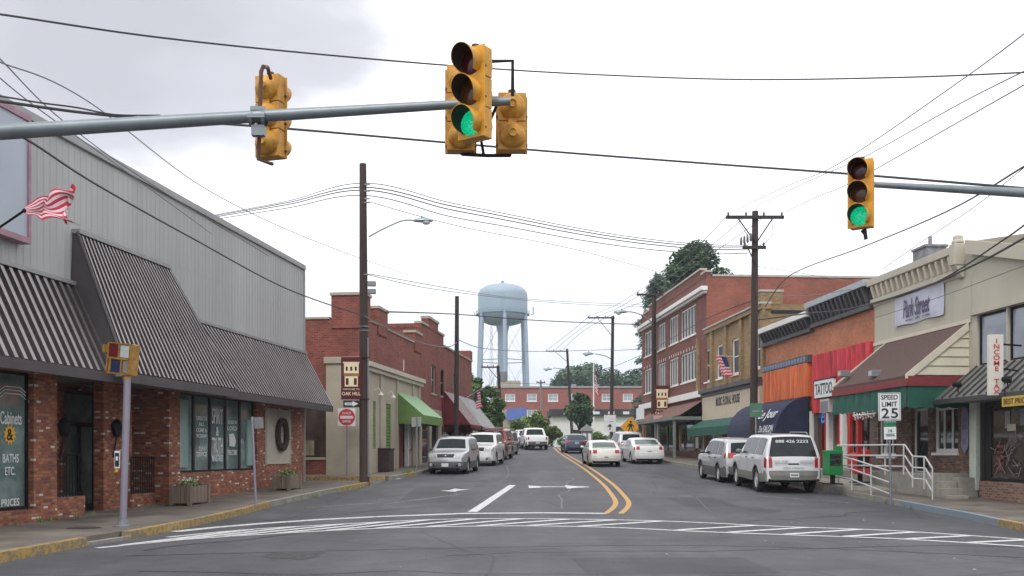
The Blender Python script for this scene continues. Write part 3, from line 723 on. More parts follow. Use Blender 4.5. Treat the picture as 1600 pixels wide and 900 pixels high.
mb.tube([(t1 + .01, -.13, ZT + .03), (tb1 + .01, -DA - .36, ZF)], .03, 6)
each(mb, 'gable_cheek', M_BRZ_D, root)
mb = MB(); mb.box(uA, t0 - .02, -.14, 0, ZS - .02, ZS + .07).box(t0 - .03, t1 + .03, -.2, 0, ZT, ZT + .10).box(t1 + .04, u_end + .05, -.14, 0, ZS - .02, ZS + .07); each(mb, 'flashing', M_TRIMG, root)
mb = MB(); mb.box(uA, tb0, -DA - .06, -DA + .06, ZF - .20, ZF + .01).box(tb1, u_end + .18, -DA - .06, -DA + .06, ZF - .20, ZF + .01).box(tb0 - .02, tb1 + .02, -DA - .36, -DA - .24, ZF - .20, ZF + .02)
each(mb, 'fascia', M_BRZ_D, root)
mb = MB(); mb.box(uA, u_end + .15, -DA + .06, -.001, ZF - .06, ZF - .02).box(tb0, tb1, -DA - .24, -DA + .058, ZF - .062, ZF - .022).box(u1, u2, .002, 1.7, 3.37, 3.42); each(mb, 'soffit', M_SOFF, root)
# big faded sign high on the wall
b, zt = FL.at(27, 190); zb = FL.at(27, 372)[1]; a = b - 4.2
MB().box(a, b, -.22, -.03, zb, zt).build('sign_panel', M_BSIGN, root)
mb = MB(); 
for (x0, x1, z0, z1) in ((a - .06, b + .08, zb - .12, zb), (a - .06, b + .08, zt, zt + .12), (b, b + .08, zb, zt), (a - .06, a, zb, zt)): mb.box(x0, x1, -.26, -.03, z0, z1)
mb.build('sign_frame', M_PINK, root)

# wreath hangs on the louvres
u, z = FL.at(436, 679); wr = MB(); ring = []
for i in range(33):
    t = 2 * math.pi * i / 32; ring.append((u + .42 * math.cos(t), -.13, z + .50 * math.sin(t)))
wr.tube(ring, .10, 8, cap=False)
for i in range(260):
    t = random.uniform(0, 2 * math.pi); q = Vector((.42 * math.cos(t) + random.uniform(-.09, .09), -.13 + random.uniform(-.09, .02), .50 * math.sin(t) + random.uniform(-.09, .09))); dd = Vector([random.uniform(-1, 1) for _ in range(3)]).normalized() * .08
    wr.tube([Vector((u, 0, z)) + q, Vector((u, 0, z)) + q + dd], .008, 3)
o = wr.build('wreath', M_WREATH); o.location = (FL.o.x, FL.o.y, 0); o.rotation_euler = (0, 0, FL.rz); tag(o, 'brown twig wreath hung on the white louvred panel', 'wreath')

def leaves(mb, c, rad, n, size, flat=1.):
    for _ in range(n):
        p = Vector(c) + Vector((random.gauss(0, .5) * rad[0], random.gauss(0, .5) * rad[1], random.gauss(0, .5) * rad[2]))
        a = Vector([random.uniform(-1, 1) for _ in range(3)]).normalized(); b = a.orthogonal().normalized(); s_ = size * random.uniform(.6, 1.4)
        mb.quad(p - a * s_, p - b * s_ * .5, p + a * s_, p + b * s_ * .5)
def wood_planter(px, py, label, wd, yd, ht):
    p = onground(px, py, .15); r = empty('wooden_planter', p, label, 'planter', FL.rz, 'plank planters along the brick wall')
    mb = MB()
    n = 5
    for i in range(n):
        for yy in (-yd / 2, yd / 2 - .03):
            mb.box(-wd / 2 + i * wd / n + .006, -wd / 2 + (i + 1) * wd / n - .006, yy, yy + .03, .05, ht + random.uniform(-.02, .02))
    for xx in (-wd / 2 - .03, wd / 2):
        for i in range(4): mb.box(xx, xx + .03, -yd / 2 + i * yd / 4 + .005, -yd / 2 + (i + 1) * yd / 4 - .005, .05, ht + random.uniform(-.02, .02))
    mb.build('planks', M_PLANTW, r, bev=.006)
    mb = MB()
    for sx_ in (-1, 1):
        for sy_ in (-1, 1): mb.box(sx_ * (wd / 2 + .01) - .05, sx_ * (wd / 2 + .01) + .05, sy_ * (yd / 2) - .05, sy_ * (yd / 2) + .05, 0, ht + .05)
    each(mb, 'corner_post', M_PLANTW, r)
    MB().box(-wd / 2 + .02, wd / 2 - .02, -yd / 2 + .03, yd / 2 - .03, .1, ht - .08).build('soil', mat('soil', (.03, .02, .015), 1), r)
    return r
r = wood_planter(297, 788, 'weathered plank planter with white flowers under the tall shop window', 1.1, .5, .5)
pr_ = r
mb = MB(); leaves(mb, (0, 0, .58), (.55, .2, .10), 260, .05); tag(mb.build('flower_leaves', M_LEAF2, r), kind=None)
mb = MB(); leaves(mb, (-.1, 0, .66), (.5, .2, .06), 90, .03); mb.build('flower_petals', M_PFLW, r)
r = wood_planter(449, 765, 'weathered plank planter with green plants by the wreath panel', 1.05, .5, .48)
mb = MB(); leaves(mb, (0, 0, .50), (.5, .22, .16), 300, .05); mb.build('flower_leaves', M_LEAF2, r)

# ================================================================ FLAGS
def flag(mbs, o, ax, dn, wv, Lx, Hx, bunch=0., nu=30, nv=26, canton=True, crumple=0.):
    """flag grid; o hoist top, ax fly direction, dn down direction, wv wave direction"""
    mb = MB(); v = []
    for i in range(nu + 1):
        s_ = i / nu
        for k in range(nv + 1):
            t = k / nv; hh = Hx * (1 - bunch * (1 - s_) ** 1.5)
            kf = crumple
            p = Vector(o) + ax * (Lx * s_ * (1 - .06 * math.sin(3 * t)) - kf * .13 * Lx * math.sin(s_ * 13 + t * 3) * s_) + dn * kf * .07 * math.sin(s_ * 17 - t * 4) * s_ + wv * kf * .12 * math.cos(s_ * 13 + t * 3) * s_ + dn * (hh * (t - (.5 if bunch else 0)) + .10 * Lx * s_ * s_) + wv * (.09 * math.sin(s_ * 11 + t * 2.2) * s_ + .05 * math.sin(t * 9 + s_ * 5) * s_)
            v.append(p)
    mb.v = [tuple(p) for p in v]
    for i in range(nu):
        for k in range(nv):
            mb.f.append((i * (nv + 1) + k, (i + 1) * (nv + 1) + k, (i + 1) * (nv + 1) + k + 1, i * (nv + 1) + k + 1))
            stripe = int(k / nv * 13) % 2
            mb.m.append(2 if (canton and i < nu * .4 and k < nv * 7 / 13) else stripe)
    return mb
# flag on a pole fixed to the long store
tip = at(38, 329, 18.0); basep = FL.w(FL.at(-60, d=0.), 0, 5.35)
r = empty('wall_flag', basep, 'small stars and stripes flying from a slanted pole on the grey metal wall', 'flag', group='american flags along the street')
MB().tube([(0, 0, 0), tip - basep], .022, 8).sphere(tip - basep, .04, 5).build('pole', M_IRON, r)
ax = Vector((1, -.05, .18)).normalized()
fm = flag(None, tip - basep + Vector((.0, 0, .0)), ax, Vector((.12, 0, -1)), Vector((0, 1, .25)), 1.0, .66, bunch=.80, canton=False, crumple=1.1, nu=60, nv=26)
fm.build('cloth', [M_FRED, M_FWHT, M_FBLU], r, smooth=True, recalc=False, shade_ang=R(60))
def hang_flag(a, b, label, dropv=(.1, 0, -1), Lx=.9, Hx=.7, crumple=.35):
    r = empty('wall_flag', a, label, 'flag', group='american flags along the street'); v = b - a
    MB().tube([(0, 0, 0), v], .02, 6).build('pole', M_WPAINT, r)
    fm = flag(None, v * .45, v.normalized(), Vector(dropv).normalized(), Vector((.3, 1, 0)), Lx, Hx, canton=True, nu=36, crumple=crumple)
    fm.build('cloth', [M_FRED, M_FWHT, M_FBLU], r, smooth=True, recalc=False, shade_ang=R(60))
FR = Fac(RW(80), 80, .07, -1)          # right-hand row of buildings, running towards the camera
hang_flag(FR.w(FR.at(1146), 0, 6.9), at(1120, 556, 54.3), 'stars and stripes hanging in front of the tan brick upper windows', Lx=.75, Hx=1.15, dropv=(.35, 0, -1), crumple=.6)

# ================================================================ CORNER BUILDING (left, beyond the side street)
FC = Fac(CW(42.5), 42.5, .1285, 1)
root = FC.root('corner_building', 'red brick corner store with tan stucco front and small green awning', 'building')
uc1 = FC.at(657); dep = 22
zpar = 7.35
d0, d1 = FC.at(622), FC.at(648)     # doorway under the awning
zfr = FC.at(600, 580)[1]
holes = [(FC.at(612.5), FC.at(617.5), 1.5, 4.2)]
hol = [(FC.at(608), FC.at(612.5), 1.9, 3.9)]
MBw = wall_mb(0, uc1, .2, zfr, [(d0, d1 + .0, .2, 3.35), (FC.at(583), FC.at(587), 1.8, 3.9), (FC.at(603.5), FC.at(611), 1.8, 3.9)], .25)
tag(MBw.build('stucco_front', M_STUC, root))
MB().quad((0, .25, .2), (uc1, .25, .2), (uc1, .25, zfr), (0, .25, zfr)).build('shop_interior', M_GL_B, root)
# brick upper storey and the end wall to the side street (local y runs inward along the side street)
mb = MB(); zc = lambda u: 7.35
mb.quad((0, 0, zfr), (uc1, 0, zfr), (uc1, 0, zpar), (0, 0, zpar)); mb.quad((uc1, 0, .2), (uc1, dep, .2), (uc1, dep, zpar), (uc1, 0, zpar)); mb.quad((0, dep, .2), (uc1, dep, .2), (uc1, dep, zpar), (0, dep, zpar))
# end wall (x=0 plane) with shop window
wy0, wy1, wz0, wz1 = 1.65, 6.5, 1.42, 3.72
def endq(y0, y1, z0, z1): mb.quad((0, y0, z0), (0, y0, z1), (0, y1, z1), (0, y1, z0))
endq(0, wy0, .2, zpar); endq(wy1, dep, .2, zpar); endq(wy0, wy1, .2, wz0); endq(wy0, wy1, wz1, zpar)
mb.build('brick_wall', M_BR_C, root)
o = MB().box(.08, .14, wy0, wy1, wz0, wz1).build('window', M_GL_B, root)
MB().box(-.05, .08, wy0, wy1, wz1, wz1 + .45).box(-.08, .08, wy0, wy1, wz0 - .1, wz0).build('sill', M_STUC, o)
mb = MB()
for yy, zz, cw_ in [(2.2, 1.8, .4), (2.9, 2.0, .5), (3.4, 1.7, .35), (4.0, 2.2, .6), (4.8, 1.8, .4)]: mb.box(.04, .075, yy, yy + cw_, zz - .3, zz + .35)
mb.build('window_display', mat('display_goods', (.22, .19, .12), .8, 0, .6, 3), o)
# tan corner pilaster
MB().box(-.12, .0, -.1, 1.62, .2, FC.at(568, 568)[1]).box(-.2, .0, -.16, 1.70, FC.at(568, 568)[1], FC.at(568, 568)[1] + .28).build('corner_pilaster', M_STUC, root, bev=.02)
# cornice and pilasters on the front
mb = MB(); mb.box(-.0, uc1, -.30, 0, zfr - .05, zfr + .16).box(0, uc1, -.18, 0, zfr - .22, zfr - .055)
mb.build('cornice', mat('pale_stone', (.50, .46, .38), .8), root, bev=.015)
mb = MB()
for px in (575, 594, 619.5, 644, 654): 
    u = FC.at(px); mb.box(u - .14, u + .14, -.09, 0, .25, zfr - .22)
each(mb, 'pilaster', M_STUC, root, bev=.01)
# parapet piers and coping
mb = MB(); cp = MB()
for (a, b, z, y1) in [(0, .9, 8.35, 1.4), (FC.at(590), FC.at(604), 8.1, .5), (FC.at(647), uc1, 7.9, .5)]:
    mb.box(a - .06, b + .0, -.06, y1, zpar - .4, z); cp.box(a - .12, b + .06, -.12, y1 + .06, z, z + .12)
each(mb, 'parapet_pier', M_BR_C, root)
cp.box(.95, uc1, -.05, .3, zpar, zpar + .09).box(-.05, .3, 1.5, dep, zpar - .0, zpar + .09); cp.build('coping', M_STUC, root)
MB().box(.31, uc1 - .02, .31, dep - .02, zpar - .5, zpar - .3).build('roof', mat('tar_roof', (.05, .05, .05), .9), root)
# green shutters with little lamps, awning
for a, b in ((583, 587), (603.5, 611)):
    x0, x1 = FC.at(a), FC.at(b); mb = MB()
    n = 14
    for i in range(n): mb.box(x0 + .03, x1 - .03, .02, .05, 1.82 + 2.05 * i / n, 1.82 + 2.05 * (i + .8) / n)
    mb.build('green_shutter', M_GREENAWN, root)
for px in (605, 585, 643):
    u = FC.at(px); MB().tube([(u, 0, 4.35), (u, -.2, 4.5), (u, -.3, 4.3)], .02, 6).lathe([(.02, 4.32), (.13, 4.18)], 10, c=(u, -.3, 0)).build('gooseneck_lamp', M_WPAINT, root)
au0, zt = FC.at(619, 612); au1 = FC.at(652.5)
dA = 1.35; zb0 = FC.at(632, 643, dA)[1]; zt = zt
mb = MB(); mb.quad((au0, 0, zt), (au1, 0, zt), (au1, -dA, zb0), (au0, -dA, zb0)); mb.mi = 0
aw = MB(); aw.quad((au0, 0, zt), (au0, -dA, zb0), (au0, -dA, zb0 - .42), (au0, 0, zb0 - .42)); aw.quad((au1, 0, zt), (au1, 0, zb0 - .42), (au1, -dA, zb0 - .42), (au1, -dA, zb0)); aw.quad((au0, -dA, zb0), (au1, -dA, zb0), (au1, -dA, zb0 - .42), (au0, -dA, zb0 - .42))
aw_o = mb.build('awning', M_GREENTOP, root); aw.build('valance', M_GREENAWN, aw_o)
# door
a = d0 + .3; MB().box(a, a + 1.0, .12, .2, .45, 2.7).build('door', M_MAROON, root)
MB().box(FC.at(638), FC.at(640), .02, .2, .5, 3.3).box(FC.at(643), FC.at(645), .02, .2, .5, 3.3).build('door_post', M_WPAINT, root)
MB().box(FC.at(630), FC.at(631) , -.02, .15, 5.7, 6.25).build('wall_vent', M_WPAINT, root)
mb = MB(); mb.box(-.25, -.02, 4.9, 5.7, 6.0, 6.55); mb.build('meter_box', M_GREY, root)

# second brick building
FD = Fac(CW(FC.w(uc1).y), FC.w(uc1).y, .1285, 1)
root = FD.root('brick_building', 'two storey dark red brick building with maroon panel and striped metal awnings', 'building')
ue = FD.at(737); us_ = FD.at(693)
zt1 = FD.at(680, 520)[1]; zt2 = FD.at(725, 565)[1]
zt1 = 8.6; zt2 = 8.0
hs = [(FD.at(674), FD.at(681), FD.at(677, 588)[1], FD.at(677, 556)[1]), (FD.at(688.5), FD.at(695), FD.at(692, 595)[1], FD.at(692, 565)[1]), (FD.at(707), FD.at(710.5), 5.2, 6.6)]
hs = [(a, b, 5.0, 6.6) for a, b, _, _ in hs]
mb = wall_mb(0.03, us_, 4.1, zt1, hs[:2], .15); mb = wall_mb(us_, ue, 4.1, zt2, hs[2:], .15, mb=mb)
shell(mb, .03, ue, 20, .4, zt2); mb.quad((us_, 0, zt2), (us_, 0, zt1), (us_, 20, zt1), (us_, 20, zt2)); mb.quad((.03, 0, zt2), (.03, 20, zt2), (.03, 20, zt1), (.03, 0, zt1))
mb.build('brick_wall', M_BR_C, root)
for a, b, c, d in hs: window(root, a, b, c, d, y=.08, fw=.06, nz=2, mf=M_STUC, mg=M_GL_D)
MB().box(.03, us_, .05, 20, zt1 - .3, zt1 - .2).box(us_, ue, .05, 20, zt2 - .3, zt2 - .2).build('roof', MATS['tar_roof'], root)
cp = MB(); cp.box(0, FD.at(668), -.08, .35, zt1, zt1 + .12).box(FD.at(668), FD.at(684), -.1, .4, zt1 + .5, zt1 + .64).box(FD.at(684), us_, -.08, .35, zt1, zt1 + .12).box(us_, ue, -.08, .35, zt2, zt2 + .1); cp.build('coping', M_STUC, root)
each(MB().box(FD.at(668), FD.at(684), -.03, .35, zt1, zt1 + .5).box(ue - .9, ue, -.05, .8, zt2 + .1, zt2 + .7), 'parapet_pier', M_BR_C, root)
m1, m2 = FD.at(690), FD.at(706)
mb = wall_mb(.03, m1, .5, 4.1, [(.4, m1 * .45, .9, 3.2), (m1 * .5, m1 * .9, .7, 3.2)], .15); mb.build('tan_shopfront', M_STUC, root)
MB().box(.4, m1 * .45, .1, .13, .9, 3.2).box(m1 * .5, m1 * .9, .1, .13, .7, 3.2).build('pane', M_GL_D, root)
mb = MB(); mb.box(m1, ue, -.1, 0, 3.0, 4.9); mb.build('maroon_panel', M_MAROON, root)
mb = wall_mb(m1, ue, .6, 3.0, [(m1 + .4 + i * 3.0, m1 + 2.6 + i * 3.0, 1.3, 2.9) for i in range(3)], .15); mb.build('lower_wall', mat('dark_wood', (.06, .02, .02), .7), root)
MB().quad((m1, .12, .6), (ue, .12, .6), (ue, .12, 3), (m1, .12, 3)).build('pane', M_GL_D, root)
for a, b, m in ((m1 + .3, m2 + 1.2, M_MAROON), (m2 + 1.6, ue - .2, M_GREY)):
    mb = MB(); mb.quad((a, -.11, 5.3), (b, -.11, 5.3), (b, -1.7, 3.3), (a, -1.7, 3.3)); mb.quad((a, -.11, 5.3), (a, -1.7, 3.3), (a, -.11, 3.3)); mb.quad((b, -.11, 5.3), (b, -.11, 3.3), (b, -1.7, 3.3)); mb.quad((a, -1.7, 3.3), (b, -1.7, 3.3), (b, -1.7, 3.1), (a, -1.7, 3.1))
    ao = mb.build('awning', m, root)
    mb = MB(); n = int((b - a) / .5)
    for i in range(n + 1):
        x = a + (b - a) * i / n
        mb.add([(x - .07, -.14, 5.31), (x + .07, -.14, 5.31), (x + .07, -1.73, 3.33), (x - .07, -1.73, 3.33)], [(0, 1, 2, 3)])
    mb.build('awning_stripes', M_WPAINT, ao)
hang_flag(FD.w(FD.at(724), 0, 5.2), at(765, 600, 63.0), 'stars and stripes on a pole by the striped awnings', Lx=.9, Hx=1.1)

# ================================================================ RIGHT ROW
GR = lambda u: G(FR.w(u).y) + .15
# --- three storey brick
r0, r1 = FR.at(1003), FR.at(1104)
root = FR.root('brick_block', 'three storey red brick block with rows of tall white mullioned windows', 'building')
ZT3 = 12.2; ZSW = 12.35
groups = [(1009.5, 1020), (1028.5, 1040), (1047, 1060), (1064, 1087)]
gpx = [(1007, 1020, 3), (1028, 1040, 4), (1046, 1060, 4), (1064, 1087.5, 5)]
rows = [(9.15, 11.05), (6.25, 8.15)]
holes = [(FR.at(a), FR.at(b), z0, z1) for (a, b, n) in gpx for (z0, z1) in rows]
mb = wall_mb(r0, r1, 1.0, ZT3 + .1, holes + [(r0 + .8, r1 - .6, 1.6, 4.2)], .18); mb.build('front_wall', M_BR_3, root)
mb = MB(); shell(mb, r0, r1, 18, .6, ZT3 + .1)
ms_ = mb.build('side_wall', M_BR_3S, root)
for (a, b, n) in gpx:
    for (z0, z1) in rows: window(root, FR.at(a), FR.at(b), z0, z1, y=.06, fw=.09, nx=n, mf=M_WPAINT, mg=M_GL_U, mw=.10)
mb = MB(); mb.box(r0 - .1, r1 + .25, -.40, 0, 11.42, 11.68).box(r0 - .05, r1 + .1, -.22, 0, 11.28, 11.415); mb.build('cornice', M_WPAINT, root, bev=.02)
mb = MB(); mb.box(r0 - .1, r1, -.25, 0, 5.05, 5.45); mb.build('belt_course', M_WPAINT, root)
mb = MB(); mb.box(r0, r1, -.02, .3, ZT3 + .1, ZT3 + .35).box(r0 + 3, r1 - 1.2, -.02, .3, ZT3 + .352, ZT3 + .7); mb.build('parapet', M_BR_3, root)
mb = MB(); mb.box(r0, r0 + 3, -.08, .36, ZT3 + .352, ZT3 + .46).box(r0 + 3, r1 - 1.2, -.08, .36, ZT3 + .702, ZT3 + .82).box(r1 - 1.2, r1 + .05, -.08, .36, ZT3 + .352, ZT3 + .46).box(r1 - .2, r1 + .05, .36, 18, ZT3 + .1, ZT3 + .22); each(mb, 'coping', mat('stone_coping', (.45, .42, .38), .8), root)
MB().box(r0, r1 - .2, .31, 18, ZT3 - .3, ZT3 - .1).build('roof', MATS['tar_roof'], root)
# brick arches over windows as pale keystones
mb = MB()
for (a, b, n) in gpx:
    ua, ub = FR.at(a), FR.at(b)
    for i in range(n + 1): mb.box(ua + (ub - ua) * i / n - .04, ua + (ub - ua) * i / n + .04, -.02, 0, 8.22, 8.42)
each(mb, 'keystone', M_WPAINT, root)
mb = MB(); mb.quad((r0 + 6, 0, 4.9), (r1 - .2, 0, 4.9), (r1 - .2, -1.6, 3.9), (r0 + 6, -1.6, 3.9)); mb.build('awning', mat('brown_shed', (.16, .08, .06), .8, 0, .4, 3), root)
mb = MB(); mb.box(FR.at(1040), r1, -2.1, -.0, 3.62, 3.82)
mb.box(FR.at(1040) + .1, FR.at(1040) + .25, -2.0, -1.85, 1.5, 3.62).box(r1 - .3, r1 - .15, -2.0, -1.85, 1.1, 3.62).box((FR.at(1040) + r1) / 2, (FR.at(1040) + r1) / 2 + .15, -2.0, -1.85, 1.3, 3.62)
mb.build('canopy', mat('grey_green_canopy', (.16, .19, .17), .7), root)
window(root, r0 + .8, r1 - .6, 1.6, 4.2, y=.1, fw=.15, nx=7, mf=M_BR_B, mg=M_GL_D, sill=False, mw=.3)
mb = MB(); mb.box(FR.at(1043), FR.at(1055), -2.25, -2.15, 3.95, 4.75); mb.build('shop_sign', M_SWHITE, root)
for i in range(5):
    pass
mb = MB(); a = FR.at(1062); mb.box(a, a + .5, -.05, 0, 2.0, 3.2); each(mb, 'poster', mat('poster_yellow', (.45, .25, .05), .7), root)
mb = MB(); a = FR.at(1088); mb.box(a, a + .6, -.05, 0, 1.9, 2.6); each(mb, 'poster', M_FWHT, root)

_B3 = root
# --- tan brick two storey
s0, s1 = r1 + .02, FR.at(1195)
root = FR.root('tan_brick_building', 'two storey tan brick building with cream signboard and dark green awning', 'building')
ZT2 = 9.0
ws = [(1101, 1108.5), (1120, 1129), (1144, 1154.5), (1181, 1192.5)]
holes = [(FR.at(a), FR.at(b), 5.9, 7.85) for a, b in ws]
mb = wall_mb(s0, s1, 4.9, ZT2, holes, .15); shell(mb, s0, s1, 16, .5, ZT2); mb.build('brick_wall', M_BR_T, root)
for a, b in ws: window(root, FR.at(a), FR.at(b), 5.9, 7.85, y=.06, fw=.11, nz=2, mf=M_WPAINT, mg=M_GL_U)
mb = MB()
for px in (1092, 1114, 1136, 1160, 1176, 1194):
    u = FR.at(px); mb.box(u - .2, u + .2, -.14, 0, 5.3, 8.75)
each(mb, 'pilaster', M_BR_T, root)
mb = MB(); mb.box(s0, s1 + .1, -.2, .3, 8.75, 8.98).box(s1 - .9, s1 + .02, -.24, .9, 8.98, 9.6); mb.build('parapet', M_BR_T, root)
MB().box(s0, s1 + .1, -.26, .34, ZT2, ZT2 + .09).box(s1 - .95, s1 + .06, -.28, .95, 9.6, 9.7).build('coping', mat('stone_coping', (.45, .42, .38)), root)
MB().box(s0, s1, .31, 16, ZT2 - .5, ZT2 - .3).build('roof', MATS['tar_roof'], root)
mb = MB(); mb.box(s0 - .1, s1, -.5, 0, 5.15, 5.38).box(s0 - .1, s1, -.35, 0, 4.95, 5.146); mb.build('dark_band', M_DKCORN, root)
sz0, sz1 = 3.55, 4.94
bd = MB().box(s0, s1, -.28, 0, sz0, sz1).build('signboard', M_CSIGN, root)
u, z = FR.at(1136, 625, .3); text('MUSIC FLORAL HOUSE', 4.6, .5, M_BLACK, root, (u, -.29, z), spacing=1.1, bold=.03)
mb = MB(); mb.quad((s0, -.29, sz0), (s1 - .6, -.29, sz0), (s1 - .6, -1.2, sz0 - .5), (s0, -1.2, sz0 - .5)); mb.quad((s0, -1.2, sz0 - .5), (s1 - .6, -1.2, sz0 - .5), (s1 - .6, -1.2, sz0 - .95), (s0, -1.2, sz0 - .95)); mb.build('awning', M_DGREEN, root)
mb = wall_mb(s0, s1, .5, sz0, [(FR.at(1096), FR.at(1128), 1.6, 3.3), (FR.at(1132), FR.at(1146), .9, 3.3), (FR.at(1150), FR.at(1180), 1.5, 3.3)], .2); mb.build('shopfront_wall', mat('tan_post', (.33, .25, .16), .8), root)
window(root, FR.at(1096), FR.at(1128), 1.6, 3.3, y=.12, nx=4, fw=.12, mf=M_WPAINT, mg=M_GL_W, mw=.16)
window(root, FR.at(1132), FR.at(1146), .9, 3.3, y=.12, nx=1, mf=M_MAROON, mg=M_GL_D, sill=False, name='door')
window(root, FR.at(1150), FR.at(1180), 1.5, 3.3, y=.12, nx=3, mf=M_WPAINT, mg=M_GL_D, mw=.2)

_T = root
# --- salmon brick building with orange and red fronts
q0, q1 = s1 + .02, FR.at(1366); qm = FR.at(1271)
root = FR.root('salmon_brick_building', 'salmon painted brick building with dark bracketed cornice and orange and red sheet panels', 'building')
mb = MB(); mb.quad((q0, 0, 3.6), (q1, 0, 3.6), (q1, 0, 7.5), (q0, 0, 7.5)); shell(mb, q0, q1, 16, .3, 7.5); mb.build('brick_wall', M_BR_O, root)
MB().box(q0, q1, .3, 16, 7.1, 7.3).build('roof', MATS['tar_roof'], root)
def bracket_cornice(root, a, b, zb, zt, m, mt, n, dd=.55, mbk=None):
    mb = MB(); mb.box(a, b, -.08, -.001, zb, zt - .2); mb.box(a - .05, b + .05, -.18, 0, zb - .16, zb - .003)
    o = mb.build('cornice', m, root)
    mb = MB(); mb.box(a - .08, b + .08, -dd, .2, zt - .2, zt + .05); mb.build('cornice_cap', mt, root, bev=.02)
    mb = MB()
    for i in range(n):
        x = a + (b - a) * (i + .5) / n
        mb.hexa([(x - .07, -.08, zb + .04), (x - .07, -.16, zb + .04), (x - .07, -dd + .06, zt - .3), (x - .07, -dd + .06, zt - .203), (x - .07, -.08, zt - .203)], [(x + .07, -.08, zb + .04), (x + .07, -.16, zb + .04), (x + .07, -dd + .06, zt - .3), (x + .07, -dd + .06, zt - .203), (x + .07, -.08, zt - .203)])
    each(mb, 'bracket', mbk or m, root)
bracket_cornice(root, q0, qm, 7.0, 7.66, M_DKCORN, M_WPAINT, 14, .4)
bracket_cornice(root, qm + .1, q1 - .1, 7.12, 7.98, M_DKCORN, M_LCORN, 14, .42)
def corr_panel(name, a, b, z0, z1, y, m, pitch=.3, h=.06):
    mb = MB(); n = max(2, int((b - a) / pitch))
    for i in range(n):
        x = a + (b - a) * i / n; dx = (b - a) / n
        mb.quad((x, y, z0), (x + dx * .5, y, z0), (x + dx * .5, y, z1), (x, y, z1)); mb.quad((x + dx * .5, y, z0), (x + dx * .6, y - h, z0), (x + dx * .6, y - h, z1), (x + dx * .5, y, z1))
        mb.quad((x + dx * .6, y - h, z0), (x + dx * .9, y - h, z0), (x + dx * .9, y - h, z1), (x + dx * .6, y - h, z1)); mb.quad((x + dx * .9, y - h, z0), (x + dx, y, z0), (x + dx, y, z1), (x + dx * .9, y - h, z1))
    mb.box(a, b, y + .002, 0, z0, z1)
    return mb.build(name, m, root)
corr_panel('orange_panel', FR.at(1199), qm - .15, 4.05, 5.5, -.2, M_ORANGE, .5, .14)
mb = MB(); mb.box(FR.at(1199) - .1, qm - .05, -.24, -.0, 5.52, 5.85); mb.build('sign_band', M_DKCORN, root)
mb = MB(); 
for i in range(16): 
    x = FR.at(1199) + (qm - .2 - FR.at(1199)) * i / 16; mb.box(x, x + .28, -.26, -.242, 5.58, 5.8)
mb.build('diamond_trim', mat('blue_grey_tile', (.16, .20, .30), .5), root)
corr_panel('red_panel', qm + .15, q1 - .1, 3.3, 5.75, -.12, M_REDSH, .42, .1)
# navy awning, curved
a, b = FR.at(1168, d=.6), qm - .1
mb = MB(); nn_ = 9; prof = [(1.45 * math.sin(t * math.pi / 2 / nn_), 2.42 + 1.6 * math.cos(t * math.pi / 2 / nn_)) for t in range(nn_ + 1)] + [(1.45, 2.25)]
for (d_, z_), (d2, z2) in zip(prof, prof[1:]): mb.quad((a, -.2 - d_, z_), (b, -.2 - d_, z_), (b, -.2 - d2, z2), (a, -.2 - d2, z2))
for x in (a, b): mb.add([(x, -.2, 2.25)] + [(x, -.2 - d_, z_) for d_, z_ in prof], [tuple(range(len(prof) + 1))])
ao = mb.build('awning', M_NAVY, root, smooth=True)
uu = FR.at(1203, d=1.5)
text('Le Jour', 2.5, .55, M_SWHITE, ao, (uu, -1.60, 3.28), shear=.4, rx=R(-22)); text('De SALON', 1.9, .3, M_SWHITE, ao, (uu, -1.69, 2.68), shear=.2, rx=R(-6))
# shopfronts
mb = wall_mb(q0, q1, .3, 3.6, [(q0 + .4, q0 + 3.0, 1.1, 3.0), (q0 + 3.4, q0 + 4.5, .5, 3.0), (q0 + 4.9, qm - .3, 1.1, 3.0), (qm + .5, qm + 2.0, .5, 3.1), (qm + 2.3, q1 - .4, .9, 3.1)], .2); mb.build('shopfront_wall', mat('taupe_wall', (.13, .115, .10), .8), root)
window(root, q0 + .4, q0 + 3.0, 1.1, 3.0, y=.12, nx=2, mf=M_IRON, mg=M_GL_W, sill=False); window(root, q0 + 3.4, q0 + 4.5, .5, 3.0, y=.14, nz=2, mf=M_IRON, mg=M_GL_D, sill=False, name='door')
window(root, q0 + 4.9, qm - .3, 1.1, 3.0, y=.12, nx=2, mf=M_IRON, mg=M_GL_D, sill=False)
window(root, qm + .5, qm + 2.0, .5, 3.1, y=.14, nx=1, mf=M_REDPT, mg=M_GL_D, sill=False, name='door')
window(root, qm + 2.3, q1 - .4, .9, 3.1, y=.12, nx=3, fw=.2, mf=M_REDPT, mg=M_GL_D, sill=False, mw=.3)
mb = MB()
for px in (1294, 1316, 1331, 1344): 
    u = FR.at(px); mb.box(u - .09, u + .09, -.12, .0, .6, 3.5)
each(mb, 'red_post', M_REDPT, root)
mb = MB()
for px in (1300, 1322): 
    u = FR.at(px); mb.box(u - .13, u + .13, -.2, -.0, .6, 3.45)
mb.box(qm - .06, qm + .06, -.16, 0, .5, 3.4)
each(mb, 'white_post', M_WPAINT, root)
# script in blue neon behind the glass
u, z = FR.at(1287, 652); text('e', .5, .5, M_NEON, root, (u, -.02, z), shear=.4)
